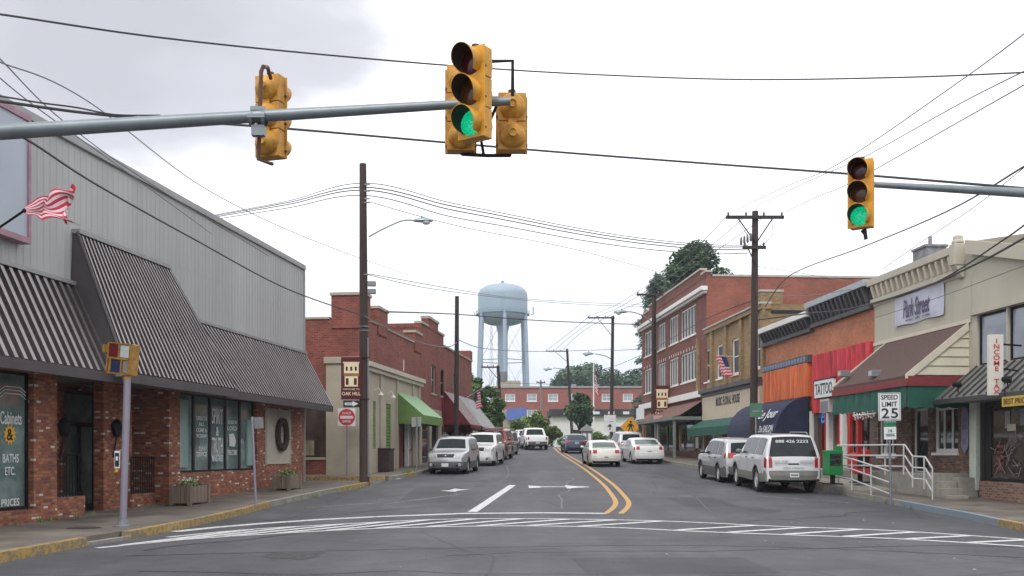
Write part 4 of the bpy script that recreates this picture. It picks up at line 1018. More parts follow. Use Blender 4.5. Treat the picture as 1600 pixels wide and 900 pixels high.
# tattoo sign
ts = FR.at(1274, d=.5); te = FR.at(1304, d=.5); tz0, tz1 = FR.at(1286, 621, .5)[1], FR.at(1286, 594, .5)[1]
o = tag(MB().box(ts, te, -.55, -.45, tz0, tz1).build('sign_panel', M_SWHITE, root))
text('TATTOO', (te - ts) * .88, (tz1 - tz0) * .66, M_BLACK, root, ((ts + te) / 2, -.556, (tz0 + tz1) / 2))
mb = MB(); mb.box(ts - .04, te + .04, -.56, -.44, tz1, tz1 + .05).box(ts - .04, te + .04, -.56, -.44, tz0 - .05, tz0).box(ts - .04, ts, -.56, -.44, tz0, tz1); mb.build('sign_frame', M_IRON, root)
mb = MB(); a = FR.at(1290, d=.3); zz = FR.at(1295, 645, .3)[1]; mb.box(a, a + .95, -.55, .05, zz, zz + .55)
ac = mb.build('air_conditioner', mat('ac_grey', (.42, .42, .41), .6), root, bev=.02)
mb = MB(); [mb.box(a + .08, a + .87, -.565, -.552, zz + .06 + i * .06, zz + .09 + i * .06) for i in range(7)]; mb.build('grille', M_GREY, ac)

def notices(root, ua, ub, z0, z1, n, y, cols):
    for i in range(n):
        w_ = random.uniform(.15, .45); h_ = random.uniform(.15, .5); u = random.uniform(ua + .15, ub - w_ - .15); z = random.uniform(z0 + .05, z1 - h_ - .05)
        MB().box(u, u + w_, y - .004 - .002 * i, y - .001 - .002 * i, z, z + h_).build('notice', random.choice(cols), root)
NC = [M_WOODG, M_GREY, mat('notice_tan', (.22, .17, .11)), M_GREY, mat('notice_dark', (.08, .07, .07)), M_SBACK]
random.seed(11)
notices(root, q0 + .4, q0 + 3.0, 1.15, 2.6, 5, .15, NC); notices(root, q0 + 4.9, qm - .3, 1.15, 2.8, 6, .15, NC); notices(root, qm + 2.4, q1 - .5, 1.0, 3.0, 6, .15, NC); notices(root, qm + .6, qm + 1.9, 1.2, 2.8, 3, .17, NC)
# --- beige building (Park Street) and end shop
p0, p1 = q1 + .02, FR.at(1518); p2 = p1 + 9
root = FR.root('beige_building', 'beige painted building with bracketed cornice, shingled porch roof and green awning', 'building')
ZB = 8.05
uw0 = FR.at(1526)
mb = wall_mb(p0, p1, -.2, 7.5, [(FR.at(1374), FR.at(1397), 1.3, 3.1), (FR.at(1425), FR.at(1451), .9, 3.1), (FR.at(1459), FR.at(1497), 1.55, 3.15)], .2); shell(mb, p0, p1, 16, -.2, 7.5)
# upper wall is painted; lower wall brick -> split
mb = MB(); mb.quad((p0, 0, 3.2), (p1, 0, 3.2), (p1, 0, 7.4), (p0, 0, 7.4)); shell(mb, p0, p1, 16, 3.2, 7.4); mb.box(FR.at(1498), p1 - .002, .004, .3, 7.39, 7.93); mb.build('painted_wall', M_BEIGE, root)
lw = [(FR.at(1372), FR.at(1400), 1.5, 3.1), (FR.at(1424), FR.at(1450), .92, 3.1), (FR.at(1459), FR.at(1497), 1.62, 3.1)]
mb = wall_mb(p0, p1 - .1, -.2, 3.2, lw, .2); shell(mb, p0, p1 - .1, 16, -.2, 3.2); mb.build('brick_wall', M_BR_B, root)
window(root, *lw[0], y=.1, fw=.1, nx=3, mf=M_WPAINT, mg=M_GL_D); window(root, *lw[1], y=.12, fw=.08, nx=1, mf=M_WPAINT, mg=M_GL_D, sill=False, name='door'); window(root, *lw[2], y=.08, fw=.12, nx=3, mf=M_WPAINT, mg=M_GL_D)
MB().box(p0, p1, .3, 16, 7.0, 7.2).build('roof', MATS['tar_roof'], root)
bracket_cornice(root, p0 + .1, FR.at(1499), 7.25, 7.92, M_BEIGE, M_BEIGE, 15, .32, M_CREAM)
mb = MB(); a = FR.at(1500); mb.box(a, a + .34, -.36, .1, 7.35, 8.02)
mb.hexa([(a + .02, -.001, 6.95), (a + .02, -.10, 6.98), (a + .02, -.33, 7.347), (a + .02, -.001, 7.347)], [(a + .32, -.001, 6.95), (a + .32, -.10, 6.98), (a + .32, -.33, 7.347), (a + .32, -.001, 7.347)])
mb.lathe([(.001, 8.02), (.17, 8.02), (.19, 8.08), (.15, 8.14), (.14, 8.26), (.02, 8.31)], 12, c=(a + .17, -.16, 0)); mb.build('cornice_finial', M_BEIGE, root, bev=.03)
mb = MB(); mb.box(p0, FR.at(1499), -.045, 0, 7.02, 7.12).box(p0, p1, -.05, 0, 5.55, 5.66); each(mb, 'string_course', M_CREAM, root)
# banner, hung on the wall
bu0, bu1 = FR.at(1401), FR.at(1477)
u, z = (bu0 + bu1) / 2, 6.35
# porch roof
e0, e1 = FR.at(1385), FR.at(1514); DP = 1.95
ZPT, ZPB = 5.55, 3.95
mb = MB(); mb.hexa([(e0, -.02, ZPT), (e1, -.02, ZPT), (e1, -DP, ZPB), (e0, -DP, ZPB)], [(e0, -.02, ZPT - .09), (e1, -.02, ZPT - .09), (e1, -DP, ZPB - .09), (e0, -DP, ZPB - .09)]); mb.build('porch_roof', M_SHING, root)
for x in (e0, e1):
    s_ = 1 if x == e1 else -1
    mb = MB(); mb.hexa([(x + s_ * .005, -.02, ZPT + .03), (x + s_ * .005, -DP - .05, ZPB + .03), (x + s_ * .005, -DP - .05, ZPB - .22), (x + s_ * .005, -.02, ZPT - .22)], [(x + s_ * .05, -.02, ZPT + .03), (x + s_ * .05, -DP - .05, ZPB + .03), (x + s_ * .05, -DP - .05, ZPB - .22), (x + s_ * .05, -.02, ZPT - .22)]); mb.build('rake_board', M_CREAM, root)
mb = MB()
for x in (e1 - .02,):
    n = 5
    for i in range(n):
        z0 = 3.97 + i * (1.4 / n); z1 = z0 + 1.4 / n - .02; f = lambda z: (ZPT - .15 - z) / (ZPT - ZPB) * (DP)
        mb.add([(x + .03, 0, z0), (x + .03, -max(.02, f(z0)), z0), (x, -max(.02, f(z1)), z1), (x, 0, z1)], [(0, 1, 2, 3)])
    mb.add([(x - .03, 0, 3.95), (x - .03, -f(3.95), 3.95), (x - .03, 0, 5.4)], [(0, 1, 2)])
mb.build('gable_clapboard', M_CLAP, root)
mb = MB(); mb.box(e0 - .02, e1 + .1, -DP - .06, -DP + .02, ZPB - .32, ZPB - .10).box(e1 + .002, e1 + .1, -DP + .02, 0, ZPB - .32, ZPB - .02); mb.build('red_fascia', M_REDTR, root)
MB().box(e0, e1, -DP + .03, -.01, ZPB - .14, ZPB - .10).build('porch_ceiling', M_SOFF, root)
mb = MB(); n = 60; z_t, z_b = ZPB - .33, ZPB - .95
for i in range(n):
    xa = e0 + (e1 - e0) * i / n; xb = e0 + (e1 - e0) * (i + 1) / n; xm = (xa + xb) / 2; sc = .05 * abs(math.sin(i * math.pi / 4)); sc2 = .05 * abs(math.sin((i + 1) * math.pi / 4)); ya = -DP - .0 - .02 * math.sin(i * .9); yb = -DP - .02 * math.sin((i + 1) * .9)
    mb.quad((xa, ya, z_t), (xb, yb, z_t), (xb, yb - .05, z_b - sc2), (xa, ya - .05, z_b - sc))
n = 18
for i in range(n):
    ya = -DP + DP * i / n; yb = -DP + DP * (i + 1) / n; sc = .05 * abs(math.sin(i * math.pi / 4)); sc2 = .05 * abs(math.sin((i + 1) * math.pi / 4)); mb.quad((e1 + .05, ya, z_t), (e1 + .05, yb, z_t), (e1 + .05, yb, z_b - sc2), (e1 + .05, ya, z_b - sc))
mb.build('awning', M_DGREEN, root)
for px in (1322, 1371):
    u = FR.at(px, d=1.7); z = FR.at(px, 588, 1.7)[1]; mb = MB(); mb.box(u - .14, u + .14, -1.95, -1.6, z - .02, z + .2); fo = mb.build('floodlight', M_GREY, root, bev=.02); MB().box(u - .11, u + .11, -1.957, -1.951, z + .02, z + .17).build('lens', M_LAMPL, fo)
# chimney
u = FR.at(1445, d=-1.5); mb = MB(); mb.box(u - .5, u + .5, 1.3, 2.05, 7.2, 8.98); mb.box(u - .55, u + .55, 1.25, 2.1, 8.98, 9.06); mb.tube([(u, 1.7, 9.0), (u, 1.7, 9.45)], .07, 8).build('chimney', mat('weathered_chimney', (.22, .22, .23), .9, 0, .4, 3), root)
# string lights on shop window
mb = MB()
for i in range(60):
    u = FR.at(1334 + i * .6, d=.12); z = 3.0 + .14 * math.sin(i * .9) + .1 * random.random(); mb.sphere((u, -.14, z), .035, 4)
mb.tube([(FR.at(1334 + i * 2, d=.12), -.14, 3.05) for i in range(19)], .03, 5); mb.build('garland', M_WPAINT, root, recalc=False)
# purple plaque
u, z = FR.at(1507, 672, .06); mb = MB(); pl = [(-.2, .5), (-.1, .68), (0, .72), (.1, .68), (.2, .5), (.2, -.5), (.1, -.62), (0, -.72), (-.1, -.62), (-.2, -.5)]
mb.hexa([(u + x, -.02, z + y) for x, y in pl], [(u + x, -.06, z + y) for x, y in pl]); po = mb.build('oval_plaque', mat('lilac_plaque', (.22, .20, .30), .6), root)
text('THE\nSHOP', .26, .36, M_PURP, po, (u, -.064, z + .2)); mb = MB(); mb.disc(.09, 12, 'y', (u, -.066, z - .35)); mb.build('emblem', M_PURP, po)
bn_ = MB(); nu_ = 14; v = []
for i in range(nu_ + 1):
    for k in range(7):
        s_ = i / nu_; t = k / 6; v.append((bu0 + (bu1 - bu0) * s_, -.05 - .02 * math.sin(s_ * 9 + t * 4), 6.02 + 1.06 * t + .02 * math.sin(s_ * 12)))
bn_.add(v, [(i * 7 + k, (i + 1) * 7 + k, (i + 1) * 7 + k + 1, i * 7 + k + 1) for i in range(nu_) for k in range(6)])
# banner is tied to the wall: a thing of its own
br_ = empty('banner', (FR.o.x, FR.o.y, 0), 'pale cloth banner reading Park Street tied to the beige wall', 'banner', FR.rz)
bn_.build('cloth', M_CLOTH, br_, recalc=False)
text('Park Street', (bu1 - bu0) * .55, .62, mat('banner_ink', (.10, .08, .14), .8), br_, ((bu0 + bu1) / 2 - .1, -.085, 6.55), shear=.25)
text('shops  gifts  crafts', (bu1 - bu0) * .5, .09, MATS['banner_ink'], br_, ((bu0 + bu1) / 2, -.085, 6.14))

root = FR.root('tax_office_building', 'shop with tall pale upper windows and grey standing seam awning', 'building')
t0_, t1_ = p1 + .02, p1 + 8
# parapet slopes down towards the camera
mb = MB(); zz0, zz1 = 7.68, 7.2
sl = (FR.at(1600, 378)[1] - FR.at(1520, 372)[1]) / (FR.at(1600) - FR.at(1520))
mb = wall_mb(t0_, t1_, 3.2, 6.9, [(uw0 + .02 + i * 1.62, uw0 + 1.56 + i * 1.62, 4.2, 5.72) for i in range(4)], .2)
mb.quad((t0_, 0, 6.9), (t1_, 0, 6.9), (t1_, 0, 8.0 + sl * 8), (t0_, 0, 8.0)); shell(mb, t0_, t1_, 16, -.3, 6.9)
mb.build('painted_wall', M_BEIGE, root)
mb = MB(); mb.hexa([(t0_, -.0, 7.62), (t0_, -.22, 7.62), (t0_, -.22, 8.03), (t0_, .1, 8.03)], [(t1_, 0, 7.62 + sl * 8), (t1_, -.22, 7.62 + sl * 8), (t1_, -.22, 8.03 + sl * 8), (t1_, .1, 8.03 + sl * 8)])
mb.box(t0_, t1_, -.08, 0, 5.74, 5.86)
each(mb, 'parapet_cap', M_BEIGE, root)
for i in range(4): window(root, uw0 + .02 + i * 1.62, uw0 + 1.56 + i * 1.62, 4.2, 5.72, y=.08, fw=.07, mf=M_IRON, mg=M_GL_W, sill=False)
MB().box(t0_, t1_, .2, 16, 6.6, 6.8).build('roof', MATS['tar_roof'], root)
# seam awning
DA2 = 1.1; za, zb_ = 4.18, 3.22
mb = MB(); mb.hexa([(t0_ + .3, -.02, za), (t1_, -.02, za), (t1_, -DA2, zb_), (t0_ - .35, -DA2, zb_)], [(t0_ + .3, -.02, za - .04), (t1_, -.02, za - .04), (t1_, -DA2, zb_ - .04), (t0_ - .35, -DA2, zb_ - .04)])
ao = mb.build('awning', M_SEAM, root)
mb = MB(); nn_ = Vector((0, -(za - zb_), -DA2)).normalized(); nn_ = Vector((0, -.66, .75))
x = t0_ + .35
while x < t1_:
    mb.add([(x - .018, -.02, za), (x + .018, -.02, za), (x + .018, -DA2, zb_), (x - .018, -DA2, zb_)] + [(x - .018, -.02 + nn_.y * .05, za + .05 * nn_.z), (x + .018, -.02 + nn_.y * .05, za + .05 * nn_.z), (x + .018, -DA2 + nn_.y * .05, zb_ + .05 * nn_.z), (x - .018, -DA2 + nn_.y * .05, zb_ + .05 * nn_.z)],
           [(4, 5, 6, 7), (0, 1, 5, 4), (1, 2, 6, 5), (2, 3, 7, 6), (3, 0, 4, 7)]); x += .40
mb.build('standing_seams', M_SEAMR, ao)
MB().box(t0_ - .35, t1_, -DA2 - .05, -DA2 + .02, zb_ - .16, zb_ - .02).build('gutter', M_SEAMR, ao)
MB().box(t0_, t1_, -DA2 + .03, -.01, zb_ - .12, zb_ - .08).build('soffit', M_SOFF, root)
# lower front
px0, px1 = FR.at(1520), FR.at(1530)
mb = MB(); mb.box(px0 + .02, px1 + .05, -.12, 0, .5, 3.1); mb.build('pilaster', mat('pale_green_white', (.55, .60, .52), .7), root)
sw0 = FR.at(1546)
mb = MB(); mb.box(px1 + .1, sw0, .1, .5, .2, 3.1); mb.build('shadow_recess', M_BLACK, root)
mb = MB(); mb.box(FR.at(1533), t1_, -.06, .5, -.3, .78); mb.build('brick_base', M_BR_P, root)
window(root, sw0, t1_, .80, 3.05, y=.0, fw=.08, nx=3, mf=M_ALU, mg=M_GL_B, sill=False)
mb = MB(); u = FR.at(1556)
for i in range(26):
    a = Vector((u + random.uniform(-.1, 1.2), -.005, .95 + random.random() * .9)); b_ = a + Vector((random.uniform(-.4, .4), 0, random.uniform(0, .5))); mb.tube([a, b_], .012, 4)
each(mb, 'display_branches', mat('display_metal', (.30, .28, .27), .5, .3), root)
mb = MB(); [mb.box(u + .05, u + .40, -.012, -.004, 1.1 + i * .16, 1.18 + i * .16) for i in range(5)]; mb.build('display_tray', M_REDTR, root)
notices(_T, FR.at(1150), FR.at(1180), 1.6, 3.1, 6, .15, NC); notices(root, sw0 + .5, sw0 + 2.2, 1.9, 2.9, 4, .03, NC); notices(_B3, r0 + 1.2, r1 - 1, 1.8, 4.0, 16, .13, NC)
# income tax sign (faces up the street towards the camera)
P = at(1555, 570, 26.6)
r = empty('projecting_sign', P, 'tall narrow white sign reading INCOME TAX above the seam awning', 'sign')
MB().box(-.19, .19, -.07, .07, -.82, .80).build('sign_panel', mat('cream_sign_face', (.66, .64, .58), .5, 0, .08), r, bev=.01)
text('I\nN\nC\nO\nM\nE', .17, .86, M_SRED, r, (0, -.078, .26), vertical=True); text('T\nA\nX', .17, .40, M_SRED, r, (0, -.078, -.58), vertical=True)
MB().tube([(.18, 0, .55), (.75, .1, .52)], .025, 6).tube([(.18, 0, -.1), (.7, .15, -.15)], .025, 6).build('bracket', M_IRON, r)
a = FR.w(FR.at(1567, d=1.15), 1.15, 0)
zz = FR.at(1580, 627, 1.15)[1]
r = empty('hanging_sign', (a.x, a.y, zz), 'yellow sign hanging under the grey seam awning', 'sign', FR.rz)
MB().box(0, 2.4, -.03, .03, -.13, .13).build('sign_panel', mat('gold_sign', (.55, .38, .06), .5), r); text('BEST PRICES ON TAX', 2.1, .15, mat('sign_brown', (.12, .06, .02)), r, (1.15, -.035, 0))
MB().tube([(.1, 0, .13), (.1, 0, .3)], .015, 5).tube([(2.2, 0, .13), (2.2, 0, .3)], .015, 5).build('hanger', M_IRON, r)
for px, py in ((1500, 607), (1578, 600)):
    u, z = FR.at(px, py, 1.0); pw = FR.w(u, 1.05, z); r = empty('floodlight', pw, 'black spotlight clamped on the grey seam awning, ' + ('at its far end' if px < 1550 else 'beside the income tax sign'), 'spotlight', FR.rz, 'spotlights on the seam awning')
    MB().tube([(0, 0, -.12), (0, -.03, .1)], .018, 6).build('bracket', M_IRON, r); MB().lathe([(.03, -.12), (.07, -.1), (.10, .1), (.085, .1)], 12, 'y', (0, -.05, .12)).build('lamp_head', M_IRON, r)

# porch platform, ramp and steps
zp = .86
r = FR.root('porch_steps', 'concrete porch platform with steps down to the pavement', 'steps')
pa, pb = FR.at(1330, d=0), FR.at(1500)
pend = FR.at(1452, d=1.3)
mb = MB(); mb.box(pa - 2.0, pend, -1.35, -.005, -.2, zp + .12); mb.build('platform', M_CONC2, r, bev=.015)
mb = MB()
for i in range(3): mb.box(pend + .002 + i * .34, pend + .34 + i * .34, -1.25, -.62, -.2, zp - .10 - i * .2)
mb.box(pend + .002, FR.at(1535) - .2, -.60, -.005, -.2, zp + .06 - .05); 
mb.box(pend + .3, FR.at(1530), -1.0, -.601, -.2, .42).box(pend + .9, FR.at(1530), -1.4, -1.001, -.2, .27)
each(mb, 'step', M_CONC2, r, bev=.012)
# ramp retaining edge near the kerb
mb = MB(); ra, rb = FR.at(1285, d=2.3), FR.at(1400, d=2.3)
def gz(u, d=2.5): return G(FR.w(u, d).y) + .15
mb.hexa([(ra, -2.9, -.1), (rb - 2.0, -2.75, -.1), (rb - 2.0, -2.75, gz(rb) + .12), (ra, -2.9, gz(ra) + .22)], [(ra, -1.36, -.1), (rb - 2.0, -1.36, -.1), (rb - 2.0, -1.36, gz(rb) + .12), (ra, -1.36, gz(ra) + .22)])
mb.build('ramp', M_CONC2, r, bev=.01)

def rail(pts_top, posts, label, drops=(0, .33, .66), zbase=0.):
    """pipe railing through photographed points: pts (px,py,Y)"""
    P = [at(*p) for p in pts_top]; o = P[0].copy(); o.z = G(o.y) + .15
    r = empty('railing', o, label, 'railing', group='white pipe railings at the porch')
    mb = MB()
    for dz in drops: mb.tube([p - o - Vector((0, 0, dz)) for p in P], .026, 8)
    mb.build('rail_pipes', M_RAILP, r, smooth=True)
    mb = MB()
    for (px, Y, top, bot) in posts:
        a = at(px, top, Y) - o; b = at(px, bot, Y) - o; mb.tube([a, b], .026, 8)
    each(mb, 'rail_post', M_RAILP, r, smooth=True)
rail([(1308, 696, 33.2), (1414, 695, 30.2), (1426, 713, 29.6), (1446, 714, 29.2), (1457, 732, 28.6)], [(1310, 33.2, 696, 735), (1350, 32.0, 695.5, 742), (1383, 31.1, 695.2, 742), (1412, 30.2, 695, 742), (1426, 29.6, 713, 762), (1444, 29.2, 714, 764), (1457, 28.6, 732, 784)], 'white pipe railing along the porch platform and down its steps')
rail([(1290, 711, 34.5), (1331, 717, 32.0), (1392, 737, 29.0)], [(1310, 33.2, 714, 765), (1331, 32.0, 717, 766), (1361, 30.4, 727, 779), (1392, 29.0, 737, 790)], 'white pipe railing sloping along the kerb edge of the ramp')
# newspaper box
def newsbox(px, Y, d_, m, label, h_=1.25, w_=.5):
    p = Vector(((px - CX) * Y / F, Y, 0)); p.z = G(Y) + .15 + .2
    r = empty('newspaper_box', p, label, 'newspaper box', R(8))
    MB().box(-w_ / 2, w_ / 2, -.22, .22, .3, h_).build('cabinet', m, r, bev=.03)
    MB().box(-.06, .06, -.06, .06, 0, .3).box(-w_ / 2, w_ / 2, -.2, .2, 0, .04).build('pedestal', M_IRON, r)
    MB().box(-w_ / 2 + .06, w_ / 2 - .06, -.235, -.222, h_ - .5, h_ - .12).build('window', M_GL_D, r); MB().box(w_ / 2 - .16, w_ / 2 - .02, -.2, .1, h_, h_ + .12).build('coin_mechanism', m, r, bev=.01)
    return r
newsbox(1301, 32.6, 0, M_GBOX, 'green newspaper box by the white ramp railing', 1.12, .52)
newsbox(1344, 33.5, 0, M_REDPT, 'red newspaper box behind the porch railing', 1.0, .55)

# ================================================================ SIGN POSTS
def sign_post(px, ytop, ybot, Y, r_, label, m=M_GALV, lean=0., cat='sign post'):
    b = at(px, ybot, Y); b.z = G(Y) + .15; h_ = at(px, ytop, Y).z - b.z
    r = empty('sign_post', b, label, cat, 0, ry=lean)
    MB().tube([(0, 0, -.05), (0, 0, h_)], r_, 8).build('post', m, r, smooth=True); return r, h_
r, h_ = sign_post(1392, 614, 790, 27.6, .035, 'speed limit 25 sign with small panel below on grey post at the right kerb', lean=R(-1.2), cat='road sign')
w_, hh = .62, .77; zc_ = at(1391, 635.5, 27.6).z - (G(27.6) + .15)
MB().box(-w_ / 2, w_ / 2, -.05, -.04, zc_ - hh / 2, zc_ + hh / 2).build('sign_plate', M_SWHITE, r)
mb = MB()
for a in ((-w_ / 2 + .02, w_ / 2 - .02, zc_ + hh / 2 - .03, zc_ + hh / 2 - .018), (-w_ / 2 + .02, w_ / 2 - .02, zc_ - hh / 2 + .018, zc_ - hh / 2 + .03), (-w_ / 2 + .02, -w_ / 2 + .032, zc_ - hh / 2 + .03, zc_ + hh / 2 - .03), (w_ / 2 - .032, w_ / 2 - .02, zc_ - hh / 2 + .03, zc_ + hh / 2 - .03)): mb.box(a[0], a[1], -.053, -.051, a[2], a[3])
mb.build('border', M_BLACK, r)
text('SPEED', .46, .13, M_BLACK, r, (0, -.055, zc_ + .26)); text('LIMIT', .42, .13, M_BLACK, r, (0, -.055, zc_ + .07)); text('25', .46, .28, M_BLACK, r, (0, -.055, zc_ - .18), spacing=1.1)
MB().box(-.17, .17, -.05, -.04, zc_ - hh / 2 - .52, zc_ - hh / 2 - .03).build('small_plate', M_SWHITE, r); MB().box(-.17, .17, -.054, -.051, zc_ - hh / 2 - .17, zc_ - hh / 2 - .04).build('green_band', M_SGREEN, r)
text('2 HR\nPARKING', .24, .2, M_SGREEN, r, (0, -.055, zc_ - hh / 2 - .34))
# do not enter
r, h_ = sign_post(542, 640, 747, 39.9, .03, 'red and white DO NOT ENTER sign at the side street corner', M_GREY, cat='road sign')
r.location.z = G(39.9); r.location.x = (542 - CX) * 41.9 / F; r.location.y = 41.9; b0 = G(41.9) + .15; r.location.z = b0
zc_ = at(542, 652, 41.9).z - b0; S = .37
MB().box(-S, S, -.05, -.04, zc_ - S, zc_ + S).build('sign_plate', M_SWHITE, r, bev=.004); MB().lathe([(.001, 0), (.35, 0), (.35, .003), (.001, .003)], 40, 'y', (0, -.055, zc_)).build('red_disc', M_SRED, r); MB().box(-.27, .27, -.059, -.056, zc_ - .06, zc_ + .06).build('white_bar', M_SWHITE, r)
text('DO NOT', .36, .10, M_SWHITE, r, (0, -.059, zc_ + .17)); text('ENTER', .34, .10, M_SWHITE, r, (0, -.059, zc_ - .17))
# two thin posts with narrow sign backs
r, h_ = sign_post(651, 652, 741, 43.8, .03, 'grey post with parking plates near the green awning', M_GREY, cat='road sign')
MB().box(-.22, -.02, -.05, -.04, h_ - .42, h_).box(.03, .2, .05, .06, h_ - .40, h_ + .02).build('sign_plate', M_SBACK, r)
r, h_ = sign_post(400, 651, 792, 26.6, .035, 'leaning lavender grey sign post at the yellow kerb', M_POSTP, lean=R(-2.6), cat='road sign')
MB().box(.02, .28, .045, .055, h_ - .32, h_ - .02).build('sign_plate', M_GREY, r)
# green plate in front of tan building
r, h_ = sign_post(1181, 630, 720, 44.4, .035, 'small green street sign standing before the navy awning', M_SBACK, cat='road sign')
MB().box(-.28, .26, -.05, -.04, h_ - .62, h_).build('sign_plate', mat('faded_sign_green', (.07, .19, .12), .6, 0, .2), r); MB().box(-.16, .14, -.055, -.051, h_ - .38, h_ - .33).build('legend_bar', M_SBACK, r)
# pedestrian diamond
r, h_ = sign_post(985, 655, 700, 84, .05, 'yellow diamond pedestrian crossing sign beyond the parked cars', M_GREY, cat='road sign')
zc_ = at(985, 667, 84).z - r.location.z; S = .86
MB().hexa([(-S, -.06, zc_), (0, -.06, zc_ - S), (S, -.06, zc_), (0, -.06, zc_ + S)], [(-S, -.05, zc_), (0, -.05, zc_ - S), (S, -.05, zc_), (0, -.05, zc_ + S)]).build('sign_plate', M_SYEL, r)
mb = MB(); mb.lathe([(.001, 0), (.10, 0), (.10, .004), (.001, .004)], 14, 'y', (.02, -.068, zc_ + .42))
mb.hexa([(-.13, -.068, zc_ + .28), (.12, -.068, zc_ + .28), (.14, -.068, zc_ - .05), (-.1, -.068, zc_ - .05)], [(-.13, -.062, zc_ + .28), (.12, -.062, zc_ + .28), (.14, -.062, zc_ - .05), (-.1, -.062, zc_ - .05)])
for a, b in (((-.05, -.05), (-.25, -.5)), ((.08, -.05), (.22, -.48)), ((-.1, .22), (-.3, -.0)), ((.1, .22), (.28, .02))): mb.tube([(a[0], -.066, zc_ + a[1]), (b[0], -.066, zc_ + b[1])], .05, 5)
mb.build('walking_figure', M_BLACK, r)
r, h_ = sign_post(953, 655, 700, 92, .05, 'white plates with an arrow on a post by the hedge', M_GREY, cat='road sign')
zc_ = at(953, 667, 92).z - r.location.z
MB().box(-.55, .55, -.06, -.05, zc_ - .45, zc_ + .45).box(-.55, .55, -.06, -.05, zc_ + .5, zc_ + 1.1).build('sign_plate', M_SWHITE, r)
mb = MB(); mb.box(-.05, .05, -.066, -.061, zc_ - .3, zc_ + .05); mb.add([(-.25, -.066, zc_ + .02), (0, -.066, zc_ + .3), (.2, -.066, zc_ + .02)], [(0, 1, 2)]); mb.build('arrow', M_BLACK, r)
r, h_ = sign_post(1028, 662, 700, 66, .04, 'small reddish parking sign on a white post by the dark pole', M_SWHITE, cat='road sign')
MB().box(-.3, .3, -.05, -.04, h_ + .1, h_ + .55).build('sign_plate', mat('pale_red_plate', (.55, .32, .33), .5), r)

# ================================================================ POLES, LAMPS, BANNERS
def oak_banner(o, X, w_, h_, parent_label):
    """maroon banner with the town's building emblem; hangs from its pole"""
    r = empty('pole_banner', o, parent_label, 'banner', group='town banners on utility poles')
    MB().box(-w_ / 2, w_ / 2, -.012, .0, 0, h_).build('cloth', M_BANN, r)
    s = w_; mb = MB()
    mb.box(-.36 * s, .36 * s, -.022, -.013, h_ * .62, h_ * .86).box(-.40 * s, .40 * s, -.03, -.013, h_ * .86, h_ * .89).box(-.32 * s, .32 * s, -.022, -.013, h_ * .30, h_ * .55); mb.build('emblem', M_BANC, r)
    mb = MB(); mb.box(-.38 * s, .38 * s, -.032, -.014, h_ * .552, h_ * .62); mb.build('emblem_awning', M_BANO, r)
    mb = MB()
    for x in (-.22, 0, .22): mb.box((x - .05) * s, (x + .05) * s, -.027, -.0225, h_ * .68, h_ * .78)
    for x in (-.2, .2): mb.box((x - .07) * s, (x + .07) * s, -.027, -.0225, h_ * .34, h_ * .5)
    mb.build('emblem_windows', M_BANN, r)
    text('WELCOME TO', .8 * w_, h_ * .035, M_BANC, r, (0, -.02, h_ * .235)); text('OAK HILL', .9 * w_, h_ * .085, M_BANC, r, (0, -.02, h_ * .13))
    MB().tube([(-w_ / 2, .012, h_), (w_ / 2 + .3, .012, h_)], .018, 6).tube([(-w_ / 2, .012, 0), (w_ / 2 + .3, .012, 0)], .018, 6).build('bracket', M_IRON, r)
def pole(pxb, pxt, ytop, Y, r0_, r1_, label, m=M_WOODP, cross=None, lamps=(), zoff=.15):
    b = Vector(((pxb - CX) * Y / F, Y, G(Y) + zoff)); t = at(pxt, ytop, Y)
    r = empty('utility_pole', b, label, 'utility pole', group='wooden utility poles'); v = t - b
    MB().tube([(0, 0, -.2), v * .5, v], [r0_, (r0_ + r1_) / 2, r1_], 12).build('shaft', m, r, smooth=True)
    for (pxa, pxb2, py, br) in (cross or []):
        a = at(pxa, py, Y) - b; c = at(pxb2, py + (.0), Y) - b; y = -(r1_ + .06)
        o = MB().box(a.x, c.x, y - .06, y + .06, a.z - .07, a.z + .07).build('crossarm', M_WOODD, r)
        mb = MB(); n = 4 if c.x - a.x > 1.5 else 2
        for i in range(n):
            x = a.x + .1 + (c.x - a.x - .2) * i / (n - 1); mb.lathe([(.02, a.z + .07), (.055, a.z + .12), (.05, a.z + .2), (.02, a.z + .24)], 8, c=(x, y, 0))
        each(mb, 'insulator', M_PORC, o)
        if br:
            mb = MB(); zc = a.z - br
            xm = v.x * (zc / v.z)
            far = max((a.x, c.x), key=lambda q: abs(q - xm))
            mb.tube([(xm, y, zc), (xm + (far - xm) * .6, y, a.z - .05)], .03, 5)
            oth = a.x if far == c.x else c.x
            if abs(oth - xm) > .6: mb.tube([(xm, y, zc), (xm + (oth - xm) * .6, y, a.z - .05)], .03, 5)
            mb.build('brace', M_IRON, r)
    return r, b, v
